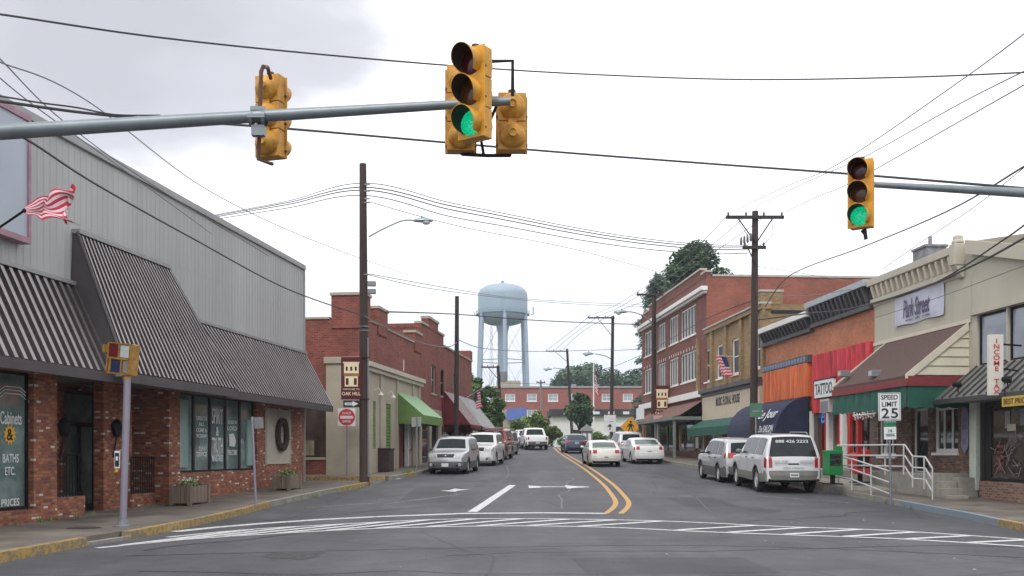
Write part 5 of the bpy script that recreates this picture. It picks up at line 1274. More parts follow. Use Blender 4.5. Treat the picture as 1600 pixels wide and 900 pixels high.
def street_lamp_arm(r, b, pts, head, Y, sgn, label=None, s=1.):
    P = [at(px, py, Y) - b for px, py in pts]; h_ = at(head[0], head[1], Y) - b
    o = MB().tube(smoothpts(P, 5), .035 * s, 8).build('lamp_arm', M_GALV, r, smooth=True)
    mb = MB(); mb.sphere((0, 0, 0), 1, 8); 
    for i, p in enumerate(mb.v): mb.v[i] = (h_.x + p[0] * .46 * s * (1 if p[0] * sgn > 0 else 1.0), h_.y + p[1] * .17 * s, h_.z + (p[2] * .13 * s if p[2] > 0 else p[2] * .07 * s))
    mb.build('lamp_head', M_LAMPG, o, smooth=True)
    mb = MB(); mb.sphere((h_.x + sgn * .14 * s, h_.y, h_.z - .04 * s), .19 * s, 7, (1, .8, .72)); mb.build('lamp_lens', M_LAMPL, o, smooth=True)
    MB().lathe([(.04 * s, h_.z + .11 * s), (.04 * s, h_.z + .2 * s), (.01, h_.z + .21 * s)], 8, c=(h_.x - sgn * .05, h_.y, 0)).build('photocell', M_GREY, o)
r, b, v = pole(569.5, 567, 256, 37.3, .19, .13, 'tall dark wooden pole with curved street lamp arm before the corner building', cross=None)
street_lamp_arm(r, b, [(576, 370), (600, 357), (628, 345), (645, 344)], (661, 345), 37.3, 1, s=.86)
mb = MB()
for z in (at(0, 442, 37.3).z, at(0, 454, 37.3).z): mb.box(.12, .42, -.1, .1, z - b.z - .12, z - b.z + .05)
for py in (290, 300, 312, 318, 430): z = at(0, py, 37.3).z - b.z; mb.tube([(0, -.14, z), (.22, -.14, z)], .03, 5)
each(mb, 'bracket_box', M_GREY, r)
mb = MB(); mb.tube([(.16, -.12, .2), (.15, -.12, 5.4)], .03, 6); mb.build('conduit', M_GREY, r)
mb = MB()
for z in (5.65, 5.8): mb.lathe([(.19, z), (.19, z + .03)], 14)
each(mb, 'strap', M_GALV, r)
oak_banner(at(549, 623.5, 37.1), 37, .76, 1.55, 'maroon town banner on the tall pole at the side street corner')
p = at(549, 631, 37.1); r = empty('one_way_sign', p, 'black one way sign with white arrow below the maroon banner', 'road sign')
MB().box(-.30, .30, -.01, 0, -.13, .13).build('sign_plate', M_BLACK, r); mb = MB(); mb.add([(-.24, -.016, -.05), (.05, -.016, -.05), (.05, -.016, -.10), (.26, -.016, 0), (.05, -.016, .10), (.05, -.016, .05), (-.24, -.016, .05)], [tuple(range(7))]); mb.build('arrow', M_SWHITE, r); text('ONE WAY', .22, .05, M_BLACK, r, (-.08, -.019, 0))
MB().tube([(.28, .01, 0), (.45, .05, 0)], .015, 5).build('bracket', M_IRON, r)

r, b, v = pole(713, 714, 463, 58, .15, .12, 'dark bare pole beside the maroon shop panel', M_WOODD)
r, b, v = pole(1177, 1180, 330, 46, .19, .14, 'large wooden pole with crossarm and transformer brackets before the tan brick building', cross=[(1133, 1223, 341, 1.2), (1159, 1195, 388, .8)])
mb = MB()
for i, px in enumerate((1158, 1163, 1168, 1173)): p = at(px, 380 - i * 2, 45.8) - b; mb.lathe([(.03, p.z - .1), (.06, p.z), (.05, p.z + .2), (.02, p.z + .3)], 8, c=(p.x, p.y, 0))
each(mb, 'cutout', M_PORC, r)
MB().tube([at(1206, 344, 45.9) - b, at(1208, 365, 45.9) - b, at(1196, 380, 45.9) - b, at(1184, 385, 45.9) - b], .012, 5).tube([at(1152, 344, 45.9) - b, at(1166, 365, 45.9) - b, at(1170, 378, 45.9) - b], .012, 5).build('jumper_wires', M_WIRE, r)
r, b, v = pole(1021, 1022, 458, 72, .2, .15, 'wooden pole with crossarm and lamp in front of the three storey brick block', cross=[(994, 1046, 461, 0)])
street_lamp_arm(r, b, [(1018, 503), (1004, 493), (990, 488), (980, 487)], (970, 487.5), 72, -1, s=1.15)
oak_banner(at(1034.5, 664 - 12, 69.5) + Vector((0, 0, 0)), 37, 1.1, 2.2, 'small maroon town banner on the pole before the three storey block')
r, b, v = pole(955, 957.5, 494, 100, .2, .15, 'tall far pole with one sided crossarm and street lamp', M_WOODD, cross=[(918, 960, 497, 1.9)])
street_lamp_arm(r, b, [(955, 561), (945, 556), (930, 553)], (919, 553), 100, -1, s=1.3)
r, b, v = pole(895, 886, 545, 125, .2, .15, 'distant leaning pole with short crossarm behind the street tree', M_WOODD, cross=[(853, 888, 549, 1.4)])
street_lamp_arm(r, b, [(888, 580), (875, 576), (864, 575)], (856, 577), 125, -1, s=1.3)
r, b, v = pole(785, 778, 571, 95, .19, .14, 'dark leaning pole with crossarm and transformer below the water tower', M_WOODD, cross=[(752, 781, 574, 1.2)])
MB().lathe([(.001, 0), (.32, 0), (.34, .3), (.34, .85), (.3, .95), (.001, .98)], 12, c=(v.x * .8 + .45, 0, v.z * .8)).build('transformer', M_GREY, r)
r, b, v = pole(846, 845, 594, 128, .15, .12, 'thin far pole with small crossarm before the long brick building', mat('pale_pole', (.22, .19, .17), .9), cross=[(838, 852, 598, 0)])

# ================================================================ TRAFFIC SIGNALS
def signal_head(root, loc, rz, nsec=3, lit=True, back=True, tilt=0., m=M_SIGY, lens=True):
    """one head; faces local -y. built round its own middle"""
    h = empty('signal_head', loc, None, None, rz); h.parent = root; h.rotation_euler = (tilt, 0, rz)
    S = .342; H = S * nsec; z0 = -H / 2
    mb = MB()
    for i in range(nsec):
        z = z0 + i * S; mb.box(-.165, .165, -.02, .14, z + .004, z + S - .004)
    mb.box(-.19, .19, -.035, -.02, z0, z0 + H)     # doors flange
    hb = mb.build('housing', m, h, bev=.012)
    mb = MB()
    for i in range(nsec):
        z = z0 + (i + .5) * S
        mb.lathe([(.001, .26), (.05, .258), (.06, .245), (.12, .215), (.15, .17), (.155, .139)], 24, 'y', (0, 0, z))
        mb.lathe([(.055, .262), (.045, .275), (.03, .262)], 16, 'y', (0, 0, z))
    for i in range(nsec - 1): mb.box(-.05, .05, .139, .17, z0 + (i + 1) * S - .07, z0 + (i + 1) * S + .07)
    mb.build('back_domes', m, h, smooth=True)
    for i in range(nsec):
        z = z0 + (i + .5) * S; mb = MB(); n = 26; rr, L_ = .150, .23; k = len(mb.v); a0, a1 = R(-52), R(232)
        # tunnel visor open at the bottom, its rim cut back
        for ring, ro in (('o', rr), ('i', rr - .006)):
            for j in range(n + 1):
                t = a0 + (a1 - a0) * j / n; s_ = math.sin(t); ln = L_ * (.40 + .60 * max(0, (s_ + .75) / 1.75) ** .6)
                mb.v.append((ro * math.cos(t), -.03, z + ro * s_)); mb.v.append((ro * math.cos(t), -.03 - ln, z + ro * s_))
        o2 = 2 * (n + 1)
        for j in range(n):
            mb.f.append((2 * j, 2 * j + 2, 2 * j + 3, 2 * j + 1)); mb.m.append(0)
            mb.f.append((o2 + 2 * j, o2 + 2 * j + 1, o2 + 2 * j + 3, o2 + 2 * j + 2)); mb.m.append(1)
            mb.f.append((2 * j + 1, 2 * j + 3, o2 + 2 * j + 3, o2 + 2 * j + 1)); mb.m.append(0)
        mb.build('visor', [m, M_VIN], h, smooth=True, recalc=False)
        mb = MB(); mb.lathe([(.001, -.062), (.06, -.058), (.11, -.048), (.142, -.036)], 24, 'y', (0, 0, z))
        lm = [M_LGRN if lit else M_LGOFF, M_LAMB, M_LRED] if nsec == 3 else [M_LAMB, M_LRED]
        mb.build('lens', lm[i], h, smooth=True)
    mb = MB()
    for i in range(nsec):
        for sx_ in (-.17, .17): mb.box(sx_ - .02, sx_ + .02, -.03, .0, z0 + i * S + .09, z0 + i * S + .11)
    mb.lathe([(.045, z0 + H), (.045, z0 + H + .05), (.001, z0 + H + .055)], 10, c=(0, .05, 0)); mb.build('latches', M_BRONZEP, h)
    return h
YA = 11.5
A0, A1 = at(-260, 222, YA), at(797, 158, YA - .0)
arm = empty('signal_mast_arm', (A0.x, A0.y, .15), 'grey tapered mast arm reaching in from the left with bracketed yellow signals', 'mast arm')
o_ = Vector((A0.x, A0.y, .15))
MB().tube([A0 - o_, A1 - o_], [.105, .047], 20).build('arm', M_GALV, arm, smooth=True)
MB().tube([(0, 0, 0), (0, 0, A0.z + .5)], [.16, .12], 16).box(-.25, .25, -.25, .25, 0, .05).build('pole', M_GALV, arm, smooth=True)
mb = MB(); c = at(403, 185, YA) - o_
for dx in (-.075, .075): 
    k = len(mb.v); mb.lathe([(.087, -.02), (.087, .02)], 20, 'x', (c.x + dx, c.y, c.z))
mb.box(c.x - .10, c.x + .10, c.y - .10, c.y + .1, c.z - .02, c.z + .02).box(c.x - .07, c.x + .08, c.y - .03, c.y + .06, c.z - .2, c.z - .08).box(c.x - .08, c.x + .08, c.y - .04, c.y + .04, c.z + .085, c.z + .13)
c2 = at(775, 158, YA) - o_; mb.lathe([(.056, -.08), (.056, .03)], 16, 'x', (c2.x, c2.y, c2.z))
each(mb, 'clamp', M_GALV, arm)
def pipe(root, pts, r_=.022, m=M_BRONZEP): MB().tube(pts, r_, 8).build('bracket_pipe', m, root, smooth=True)
# A: left signal, seen from behind
c = at(426, 186, 12.5); rA = empty('traffic_signal', c, 'yellow traffic signal seen from behind at the clamp half way along the mast arm', 'traffic signal', group='yellow traffic signals on mast arms')
signal_head(rA, (0, 0, 0), R(163), 3, m=M_SIGYD)
pv = [at(423, 122, 12.2) - c, at(418, 105, 11.9) - c, at(411, 104, 11.6) - c, at(408, 112, 11.6) - c, at(404, 250, 11.6) - c, at(425, 256, 12.1) - c]
pipe(rA, pv, .024)
# B: main signal with green
c = at(739, 146, 11.2); rB = empty('traffic_signal', c, 'large yellow traffic signal showing green at the end of the left mast arm', 'traffic signal', group='yellow traffic signals on mast arms')
hB = signal_head(rB, (0, 0, 0), R(-34), 3)
c4 = [at(760, 96, 11.35) - c, at(801, 95, 11.5) - c, at(801, 150, 11.55) - c]
pipe(rB, c4, .022, M_IRON)
# C, D: pair seen from behind
c = at(720, 174, 12.0); rC = empty('traffic_signal', c, 'yellow signal back half hidden behind the large green signal', 'traffic signal', group='yellow traffic signals on mast arms')
signal_head(rC, (0, 0, 0), R(183), 3, m=M_SIGYD)
c = at(799.5, 195, 11.9); rD = empty('traffic_signal', c, 'short two lamp yellow signal seen from behind at the tip of the mast arm', 'traffic signal', group='yellow traffic signals on mast arms')
signal_head(rD, (0, 0, 0), R(183), 2, m=M_SIGYD)
pipe(rD, [at(799, 236, 12.0) - c, at(797, 243, 12.0) - c, at(760, 243, 11.9) - c, at(722, 241, 12.0) - c, at(719, 236, 12.0) - c], .022, M_IRON)
pipe(rD, [at(756, 243, 11.9) - c, at(752, 220, 11.8) - c, at(776, 165, 11.6) - c], .018, M_IRON)
# right arm
YB = 15.2
B0, B1 = at(1900, 318, YB), at(1356, 288, YB)
arm = empty('signal_mast_arm', (B0.x, B0.y, .15), 'grey mast arm reaching in from the right edge with one green signal', 'mast arm'); o_ = Vector((B0.x, B0.y, .15))
MB().tube([B0 - o_, B1 - o_], [.11, .042], 20).build('arm', M_GALV, arm, smooth=True)
MB().tube([(0, 0, 0), (0, 0, B0.z + .4)], [.16, .12], 16).box(-.25, .25, -.25, .25, 0, .05).build('pole', M_GALV, arm, smooth=True)
c = at(1345, 303, 15.0); rE = empty('traffic_signal', c, 'yellow traffic signal showing green on the right mast arm', 'traffic signal', group='yellow traffic signals on mast arms')
signal_head(rE, (0, 0, 0), R(-34), 3)
pipe(rE, [at(1351, 358, 15.05) - c, at(1352, 366, 15.05) - c, at(1353, 374, 15.05) - c], .03, M_IRON); pipe(rE, [at(1346, 360, 15.05) - c, at(1351, 366, 15.05) - c], .02, M_IRON)
# pedestrian signal on its post
b = onground(192, 823, .15); b.z = .15
r = empty('pedestrian_signal', b, 'tilted yellow four lens pedestrian signal on lavender grey post with push button', 'pedestrian signal')
zt = at(199, 592, b.y).z - b.z; tx = at(199, 592, b.y).x - b.x
MB().tube([(0, 0, 0), (tx, 0, zt)], .068, 16).build('post', M_POSTP, r, smooth=True)
MB().lathe([(.17, 0), (.17, .03), (.11, .04), (.09, .14)], 16).build('base_plate', M_GREY, r)
MB().lathe([(.07, zt), (.075, zt + .03), (.07, zt + .10), (.03, zt + .12)], 12, c=(tx, 0, 0)).build('collar', M_SIGYD, r)
ps = empty('lamp_box', (tx - .16, 0, zt + .40), None, None); ps.parent = r; ps.rotation_euler = (0, R(7), R(-24))
MB().box(-.30, .30, -.0, .22, -.31, .31).build('housing', M_SIGYP, ps, bev=.015)
mb = MB()
for (x0, x1, z0, z1) in ((-.30, .30, -.018, .018), (-.018, .018, .018, .31), (.075, .11, -.31, -.018), (-.22, -.185, -.285, -.018), (-.30, -.27, -.31, .31), (.27, .30, -.31, .31), (-.30, .30, .285, .31), (-.30, .30, -.31, -.285)): mb.box(x0, x1, -.035, -.001, z0, z1)
mb.build('bezel', M_SIGYP, ps)
for (cx_, cz_, m) in ((-.145, .15, M_SRED), (.145, .15, mat('walk_lens', (.55, .62, .62), .2)), (-.06, -.15, mat('navy_lens', (.02, .03, .10), .25)), (.20, -.15, M_SBACK),): 
    if m is M_SRED: m = mat('dark_red_lens', (.14, .012, .02), .3)
    w2 = .12 if cx_ < .18 else .07; MB().box(cx_ - w2, cx_ + w2, -.016, -.002, cz_ - .12, cz_ + .12).build('lens', m, ps)
MB().box(-.36, -.30, -.1, .1, .1, .25).build('side_hinge', M_SIGYP, ps)
z = at(190, 718, b.y).z - b.z; MB().box(-.13, -.03, -.09, -.06, z - .17, z + .17).build('push_button_plate', M_SWHITE, r); MB().box(-.12, -.04, -.095, -.091, z - .14, z + .13).build('instruction_print', M_BLACK, r); MB().lathe([(.001, -.14), (.03, -.13), (.03, -.09)], 10, 'y', (-.08, 0, z - .22)).build('push_button', M_SIGY, r)
MB().box(-.10, -.06, -.104, -.0955, z - .02, z + .06).build('print_arrow', M_SWHITE, r)

# ================================================================ BIN, FLOWERPOT
p = onground(598, 737, .15); r = empty('litter_bin', (p.x, p.y, p.z), 'dark brown square litter bin on the corner pavement', 'litter bin', FC.rz - R(90))
MB().box(-.42, .42, -.42, .42, .0, 1.0).build('bin_body', M_TBIN, r, bev=.02); MB().box(-.46, .46, -.46, .46, 1.0, 1.07).build('bin_lid', M_TBIN, r, bev=.02)
p = onground(629, 728, .15); r = empty('flower_pot', (p.x, p.y, p.z), 'red flower pot with trailing plant by the stucco wall', 'flower pot')
MB().lathe([(.001, 0), (.2, 0), (.28, .5), (.31, .52), (.31, .58), (.26, .58), (.25, .5)], 16).build('pot', M_SRED, r, smooth=True)
mb = MB(); leaves(mb, (0, 0, .75), (.35, .3, .18), 200, .06); mb.build('leaves', M_LEAF3, r); mb = MB(); leaves(mb, (.05, 0, .82), (.4, .3, .16), 120, .05); mb.build('petals', M_PRED, r)

# ================================================================ CARS
def make_car(name, label, cat, prof, Lc, W, wheels, glassx, belt, col, front=True, wheel_r=.33, clr=.22, clad=None, tail=None, headl=None, ws=(0, 1), rw=(0, 1), tl_side=True, rail=False, group='cars in the street', spoiler=False, spare=False, plate=True, cladz=.55, side_gl=None, bumper=None, rws=.84, glassm=None, grille=True, rear_text=False, tint=None, tuck=.28):
    """prof: (x,z) from nose (x=0) to tail (x=Lc). local +x is forward after the flip."""
    root = empty(name, (0, 0, 0), label, cat, 0, group)
    gm_ = glassm or M_CARGL
    X = [p[0] for p in prof]
    # dense columns
    wx = wheels; xs_ = set()
    x = 0.
    while x < Lc: xs_.add(round(x, 4)); x += .09
    for p in prof: xs_.add(p[0])
    ra = wheel_r + .055
    for c in wx:
        for j in range(-10, 11): xs_.add(round(c + ra * math.sin(j / 10 * math.pi / 2), 4))
    xs_.add(Lc); xs_ = sorted(q for q in xs_ if 0 <= q <= Lc)
    xx_ = [xs_[0]]
    for q in xs_[1:]:
        if q - xx_[-1] > .006: xx_.append(q)
    xx_[-1] = Lc; xs_ = xx_
    zt = lambda x: interp(x, prof)
    def zb(x):
        z = clr + .05 * (max(0, .5 - x) + max(0, x - Lc + .5))
        for c in wx:
            if abs(x - c) < ra: z = max(z, wheel_r + math.sqrt(max(0, ra * ra - (x - c) ** 2)))
        return min(z, zt(x) - .01)
    def hw(x, z):
        w_ = W / 2
        if x < .7: w_ -= .22 * ((.7 - x) / .7) ** 2.4
        if x > Lc - .5: w_ -= .13 * ((x - Lc + .5) / .5) ** 2.2
        if z > belt: w_ -= (z - belt) * tuck + .02
        elif z > belt - .25: w_ -= .02 * ((z - belt + .25) / .25) ** 2
        if z < .5: w_ -= (.5 - z) * .12
        t = zt(x); rr = .07
        if z > t - rr: w_ -= rr * (1 - math.sqrt(max(0, 1 - ((z - t + rr) / rr) ** 2))) * .9
        return w_
    NZ = 12; v = []; mb = MB(); idx = {}
    for i, x in enumerate(xs_):
        a, b = zb(x), zt(x)
        for k in range(NZ + 1):
            t = k / NZ; t = 1 - (1 - t) ** 1.5; z = a + (b - a) * t; y = hw(x, z); v.append((x, y, z))
    n = len(v); v += [(p[0], -p[1], p[2]) for p in v]
    f = []
    for i in range(len(xs_) - 1):
        for k in range(NZ):
            q = (i * (NZ + 1) + k, (i + 1) * (NZ + 1) + k, (i + 1) * (NZ + 1) + k + 1, i * (NZ + 1) + k + 1); f.append(q); f.append(tuple(j + n for j in q[::-1]))
    # top skin
    NS = 10; k0 = len(v)
    def crown(x): return .035 if zt(x) > belt + .2 else .02
    for x in xs_:
        hh = hw(x, zt(x))
        for j in range(NS + 1):
            s_ = -1 + 2 * j / NS; v.append((x - (.06 * (1 - s_ * s_) if x < .5 else 0) + (.03 * (1 - s_ * s_) if x > Lc - .2 else 0), s_ * hh, zt(x) + crown(x) * (1 - s_ * s_)))
    for i in range(len(xs_) - 1):
        for j in range(NS): f.append((k0 + i * (NS + 1) + j, k0 + i * (NS + 1) + j + 1, k0 + (i + 1) * (NS + 1) + j + 1, k0 + (i + 1) * (NS + 1) + j))
    mb.add(v, f); fl = lambda m_: m_.xf(Matrix(((-1, 0, 0, Lc / 2), (0, -1, 0, 0), (0, 0, 1, 0), (0, 0, 0, 1))))
    bmx = mb; fl(bmx)
    me_o = bmx.build('body', col, root, recalc=False)
    bm = bmesh.new(); bm.from_mesh(me_o.data); bmesh.ops.remove_doubles(bm, verts=bm.verts, dist=.002); bmesh.ops.recalc_face_normals(bm, faces=bm.faces); bm.to_mesh(me_o.data); bm.free()
    me_o.data.polygons.foreach_set('use_smooth', [True] * len(me_o.data.polygons)); me_o.data.set_sharp_from_angle(angle=R(50))
    # surface patches
    def patch_side(xa, xb, lo_, hi_, m, nm, off=.008, parent=None, both=True, thick=.02):
        objs = []
        mb = MB()
        for sg in ((1, -1) if both else (1,)):
            nx_, nz_ = max(2, int((xb - xa) / .08)), 5; g = []
            for i in range(nx_ + 1):
                x = xa + (xb - xa) * i / nx_; a, b = lo_(x), hi_(x)
                g.append([(x, sg * (hw(x, a + (b - a) * k / nz_) + off), a + (b - a) * k / nz_) for k in range(nz_ + 1)])
            for i in range(nx_):
                for k in range(nz_): mb.quad(g[i][k], g[i + 1][k], g[i + 1][k + 1], g[i][k + 1])
            edge = [g[i][0] for i in range(nx_ + 1)] + g[-1][1:] + [g[i][-1] for i in range(nx_ - 1, -1, -1)] + g[0][-2:0:-1]
            for a, b in zip(edge, edge[1:] + edge[:1]): mb.quad(a, b, (b[0], b[1] - sg * (off + thick), b[2]), (a[0], a[1] - sg * (off + thick), a[2]))
        return each(fl(mb), nm, m, parent or root, smooth=True)[0]
    def patch_top(xa, xb, sa, sb, m, nm, off=.008, parent=None, both=False, dz=0.):
        mb = MB()
        ends = [(sa, sb)] + ([(-sb, -sa)] if both else [])
        for s0_, s1_ in ends:
            xq = sorted(set([xa, xb] + [q for q in xs_ if xa < q < xb])); ns = max(2, int(abs(s1_ - s0_) * 8)); g = []
            for i, x in enumerate(xq):
                h2 = hw(x, zt(x)); e_ = .01; dzx = (zt(min(Lc, x + e_)) - zt(max(0, x - e_))) / (min(Lc, x + e_) - max(0, x - e_)); nn = Vector((-dzx, 0, 1)).normalized(); row = []
                for k in range(ns + 1):
                    s_ = s0_ + (s1_ - s0_) * k / ns
                    row.append((x - (.06 * (1 - s_ * s_) if x < .5 else 0) + (.03 * (1 - s_ * s_) if x > Lc - .2 else 0) + nn.x * off, s_ * h2, zt(x) + crown(x) * (1 - s_ * s_) + nn.z * off))
                g.append(row)
            for i in range(len(xq) - 1):
                for k in range(ns): mb.quad(g[i][k], g[i + 1][k], g[i + 1][k + 1], g[i][k + 1])
        return each(fl(mb), nm, m, parent or root, smooth=True)[0]
    def xz(z, rear=True):
        """station on the nose or tail where the skin is at height z"""
        best = None
        pr = prof if not rear else prof[::-1]
        for (a, b), (c, d) in zip(pr, pr[1:]):
            if (b - z) * (d - z) <= 0 and abs(d - b) > 1e-6: return a + (c - a) * (z - b) / (d - b)
        return pr[0][0]
    # windows
    if ws: patch_top(ws[0], ws[1], -.88, .88, gm_, 'windscreen')
    if rw: patch_top(rw[0], rw[1], -rws, rws, tint or gm_, 'rear_window')
    for (a, b) in glassx:
        hi_ = lambda x: max(belt + .07, min(zt(x) - .10, belt + .62)); lo_ = lambda x: belt + .04
        patch_side(a, b, lo_, hi_, gm_, 'side_window')
    # lower cladding / bumpers
    cm = clad or col
    bz0, bz1 = (bumper or (.30, .58))
    if clad:
        xr = xs_[0]
        segs = [(.08, wx[0] - ra - .01), (wx[0] + ra + .01, wx[1] - ra - .01), (wx[1] + ra + .01, Lc - .06)]
        for a, b in segs:
            patch_side(a, b, lambda x: zb(x) + .01, lambda x: min(cladz, zt(x) - .02), clad, 'lower_cladding', .014)
        for c in wx:
            patch_side(c - ra - .005, c + ra + .005, lambda x: min(zb(x) + .004, zt(x) - .1), lambda x: max(zb(x) + .055, cladz), clad, 'arch_trim', .016)
    def face_patch(z0, z1, s0, s1, m, nm, rear, both=False, off=.012, parent=None):
        a, b = xz(z0, rear), xz(z1, rear); a, b = min(a, b), max(a, b)
        if b - a < .002: b = a + .004
        return patch_top(a, b, s0, s1, m, nm, off, parent, both)
    fz0 = prof[0][1]; rz0 = prof[-1][1]
    # front fittings
    if headl:
        z0, z1, s0 = headl; face_patch(z0, z1, s0, .99, M_HEAD, 'headlight', False, True); patch_side(.0 + xz(z1, False) * .3 + .02, .30, lambda x: min(z0, zt(x) - .06), lambda x: min(z1, zt(x) - .02), M_HEAD, 'headlight', .008)
        if grille: 
            g_ = face_patch(z0 + .02, z1 - .02, -s0 + .06, s0 - .06, M_GRILL, 'grille', False)
            xg = xz((z0 + z1) / 2, False); mb = MB(); mb.box(xg - .11, xg - .02, -.4 * W, .4 * W, (z0 + z1) / 2 - .012, (z0 + z1) / 2 + .012)
            mb2 = MB(); mb2.sphere((xg - .10, 0, (z0 + z1) / 2), .06, 6, (.4, 1, 1)); fl(mb2).build('badge', M_CHROME, g_)
    xb_ = xs_[0]
    mb = MB(); yb = hw(.05, .45) + .0
    # front bumper bar wraps the nose
    def bar(rear, z0, z1, m, nm, dx=.05):
        mb = MB(); pts = []; nseg = 12
        for k in range(nseg + 1):
            s_ = -1 + 2 * k / nseg; x0 = (0 if not rear else Lc); hw0 = W / 2 - (.10 if not rear else .06)
            cx_ = (dx + .05 * (1 - s_ * s_) - .14 * abs(s_) ** 5)
            pts.append((x0 - cx_ if not rear else x0 + cx_ - .02, s_ * hw0))
        pts = [((.55 if not rear else Lc - .4), -W / 2 + .0)] + pts + [((.55 if not rear else Lc - .4), W / 2 - .0)]
        lo2 = [(p[0], p[1], z0) for p in pts]; hi2 = [(p[0], p[1], z1) for p in pts]; md = [(p[0] + (-.02 if not rear else .02), p[1], (z0 + z1) / 2) for p in pts]; top_in = [(p[0] + (.12 if not rear else -.12), p[1] * .95, z1 + .02) for p in pts]
        bot_in = [(p[0] + (.12 if not rear else -.12), p[1] * .95, z0 - .03) for p in pts]
        for A, B in ((bot_in, lo2), (lo2, md), (md, hi2), (hi2, top_in)):
            for i in range(len(pts) - 1): mb.quad(A[i], A[i + 1], B[i + 1], B[i])
        return fl(mb).build(nm, m, root, smooth=True)
    bf = bar(False, bz0, bz1, cm, 'front_bumper'); brr = bar(True, bz0, bz1, cm, 'rear_bumper')
    mb = MB(); mb.box(-.085, -.06, -.32 * W, .32 * W, bz0 + .06, bz0 + .17); fl(mb).build('air_intake', M_GRILL, bf)
    if headl:
        mb = MB()
        for sg in (-1, 1): mb.lathe([(.001, -.012), (.06, -.01), (.075, 0)], 14, 'x', (-.055, sg * .36 * W, (bz0 + bz1) / 2))
        each(fl(mb), 'fog_lamp', M_HEAD, bf)
        MB_ = MB(); MB_.box(-.125, -.115, -.16, .16, (bz0 + bz1) / 2 - .08, (bz0 + bz1) / 2 + .08); fl(MB_).build('licence_plate', M_SWHITE, root)
    if tail:
        z0, z1, s0 = tail; face_patch(z0, z1, s0, .995, M_TAIL, 'tail_light', True, True)
        if tl_side: patch_side(Lc - .20, xz((z0 + z1) / 2, True) - .01, lambda x: z0, lambda x: min(z1, zt(x) - .03), M_TAIL, 'tail_light', .008)
        if plate:
            zc = plate if isinstance(plate, float) else (z0 + z1) / 2 - .02
            xp = xz(zc, True); mb = MB(); mb.box(xp + .035, xp + .05, -.15, .15, zc - .07, zc + .07) if zc > bz1 else mb.box(Lc + .095, Lc + .105, -.15, .15, zc - .07, zc + .07); fl(mb).build('licence_plate', M_SWHITE, root)
            mb = MB(); 
            if zc > bz1: mb.box(xp + .051, xp + .053, -.12, .12, zc - .03, zc + .03)
            else: mb.box(Lc + .106, Lc + .108, -.12, .12, zc - .03, zc + .03)
            fl(mb).build('plate_print', M_GREY, root)
    # underbody
    mb = MB(); mb.box(.25, Lc - .2, -W / 2 + .22, W / 2 - .22, clr - .02, .62); fl(mb).build('underbody', M_UNDER, root)
    mb = MB()
    for c in wx: mb.box(c - ra, c + ra, -W / 2 + .08, -W / 2 + .3, .3, wheel_r + ra + .02).box(c - ra, c + ra, W / 2 - .3, W / 2 - .08, .3, wheel_r + ra + .02)
    # wheels
    for c in wx:
        for sg in (-1, 1):
            wr = empty('wheel', (Lc / 2 - c, sg * (W / 2 - .12), wheel_r), None, None); wr.parent = root
            tw = .11; rr = wheel_r; ri = rr * .66
            MB().lathe([(ri, -tw), (rr - .03, -tw), (rr, -tw + .03), (rr, tw - .03), (rr - .03, tw), (ri, tw)], 28, 'y').build('tyre', M_TYRE, wr, smooth=True)
            mb = MB(); yo = tw * .75 * sg; mb.lathe([(ri + .004, yo), (ri - .03, yo - .02 * sg), (ri - .035, yo - .12 * sg)], 28, 'y')
            for q in range(6):
                t = q * math.pi / 3; d_ = Vector((math.cos(t), 0, math.sin(t))); pz = Vector((-d_.z, 0, d_.x)); cA = d_ * .03; cB = d_ * (ri - .015)
                mb.add([cA + pz * .045 + Vector((0, yo, 0)), cA - pz * .045 + Vector((0, yo, 0)), cB - pz * .03 + Vector((0, yo - .015 * sg, 0)), cB + pz * .03 + Vector((0, yo - .015 * sg, 0)), cA + pz * .045 + Vector((0, yo - .05 * sg, 0)), cA - pz * .045 + Vector((0, yo - .05 * sg, 0)), cB - pz * .03 + Vector((0, yo - .06 * sg, 0)), cB + pz * .03 + Vector((0, yo - .06 * sg, 0))],
                       [(0, 1, 2, 3), (0, 3, 7, 4), (1, 5, 6, 2)])
            mb.lathe([(.001, yo + .012 * sg), (.06, yo + .008 * sg), (.07, yo - .03 * sg)], 14, 'y'); mb.build('rim', M_RIM, wr, recalc=True)
            MB().disc(ri - .02, 20, 'y', (0, yo - .07 * sg, 0)).build('brake_disc', M_UNDER, wr)
    fl(mb_ := MB()) if False else None
    mb = MB()
    for c in wx:
        for sg in (-1, 1):   # dark inside of the arches
            n_ = 12
            for j in range(n_):
                t, t2 = math.pi * j / n_, math.pi * (j + 1) / n_; y0_, y1_ = sg * (W / 2 - .035), sg * (W / 2 - .32)
                mb.quad((c + (ra - .004) * math.cos(t), y0_, wheel_r + (ra - .004) * math.sin(t)), (c + (ra - .004) * math.cos(t2), y0_, wheel_r + (ra - .004) * math.sin(t2)), (c + (ra - .004) * math.cos(t2), y1_, wheel_r + (ra - .004) * math.sin(t2)), (c + (ra - .004) * math.cos(t), y1_, wheel_r + (ra - .004) * math.sin(t)))
    each(fl(mb), 'wheel_arch', M_UNDER, root)
    # mirrors, handles, rails
    xm = ws[1] - .25 if ws else 1.6
    xm = (ws[0] + .35) if ws else 1.6
    for sg in (-1, 1):
        mb = MB(); mb.sphere((xm, sg * (W / 2 + .10), belt + .10), 1, 6, (.07, .11, .08)); mb.box(xm - .02, xm + .02, sg * (W / 2 - .06), sg * (W / 2 + .03), belt + .03, belt + .07); fl(mb).build('mirror', col if not clad else clad, root, smooth=True)
    mb = MB()
    for (a, b) in glassx[:2]:
        for sg in (-1, 1): mb.box(b - .22, b - .04, sg * (hw(b - .1, belt - .08) - .01), sg * (hw(b - .1, belt - .08) + .022), belt - .10, belt - .065)
    each(fl(mb), 'door_handle', cm, root)
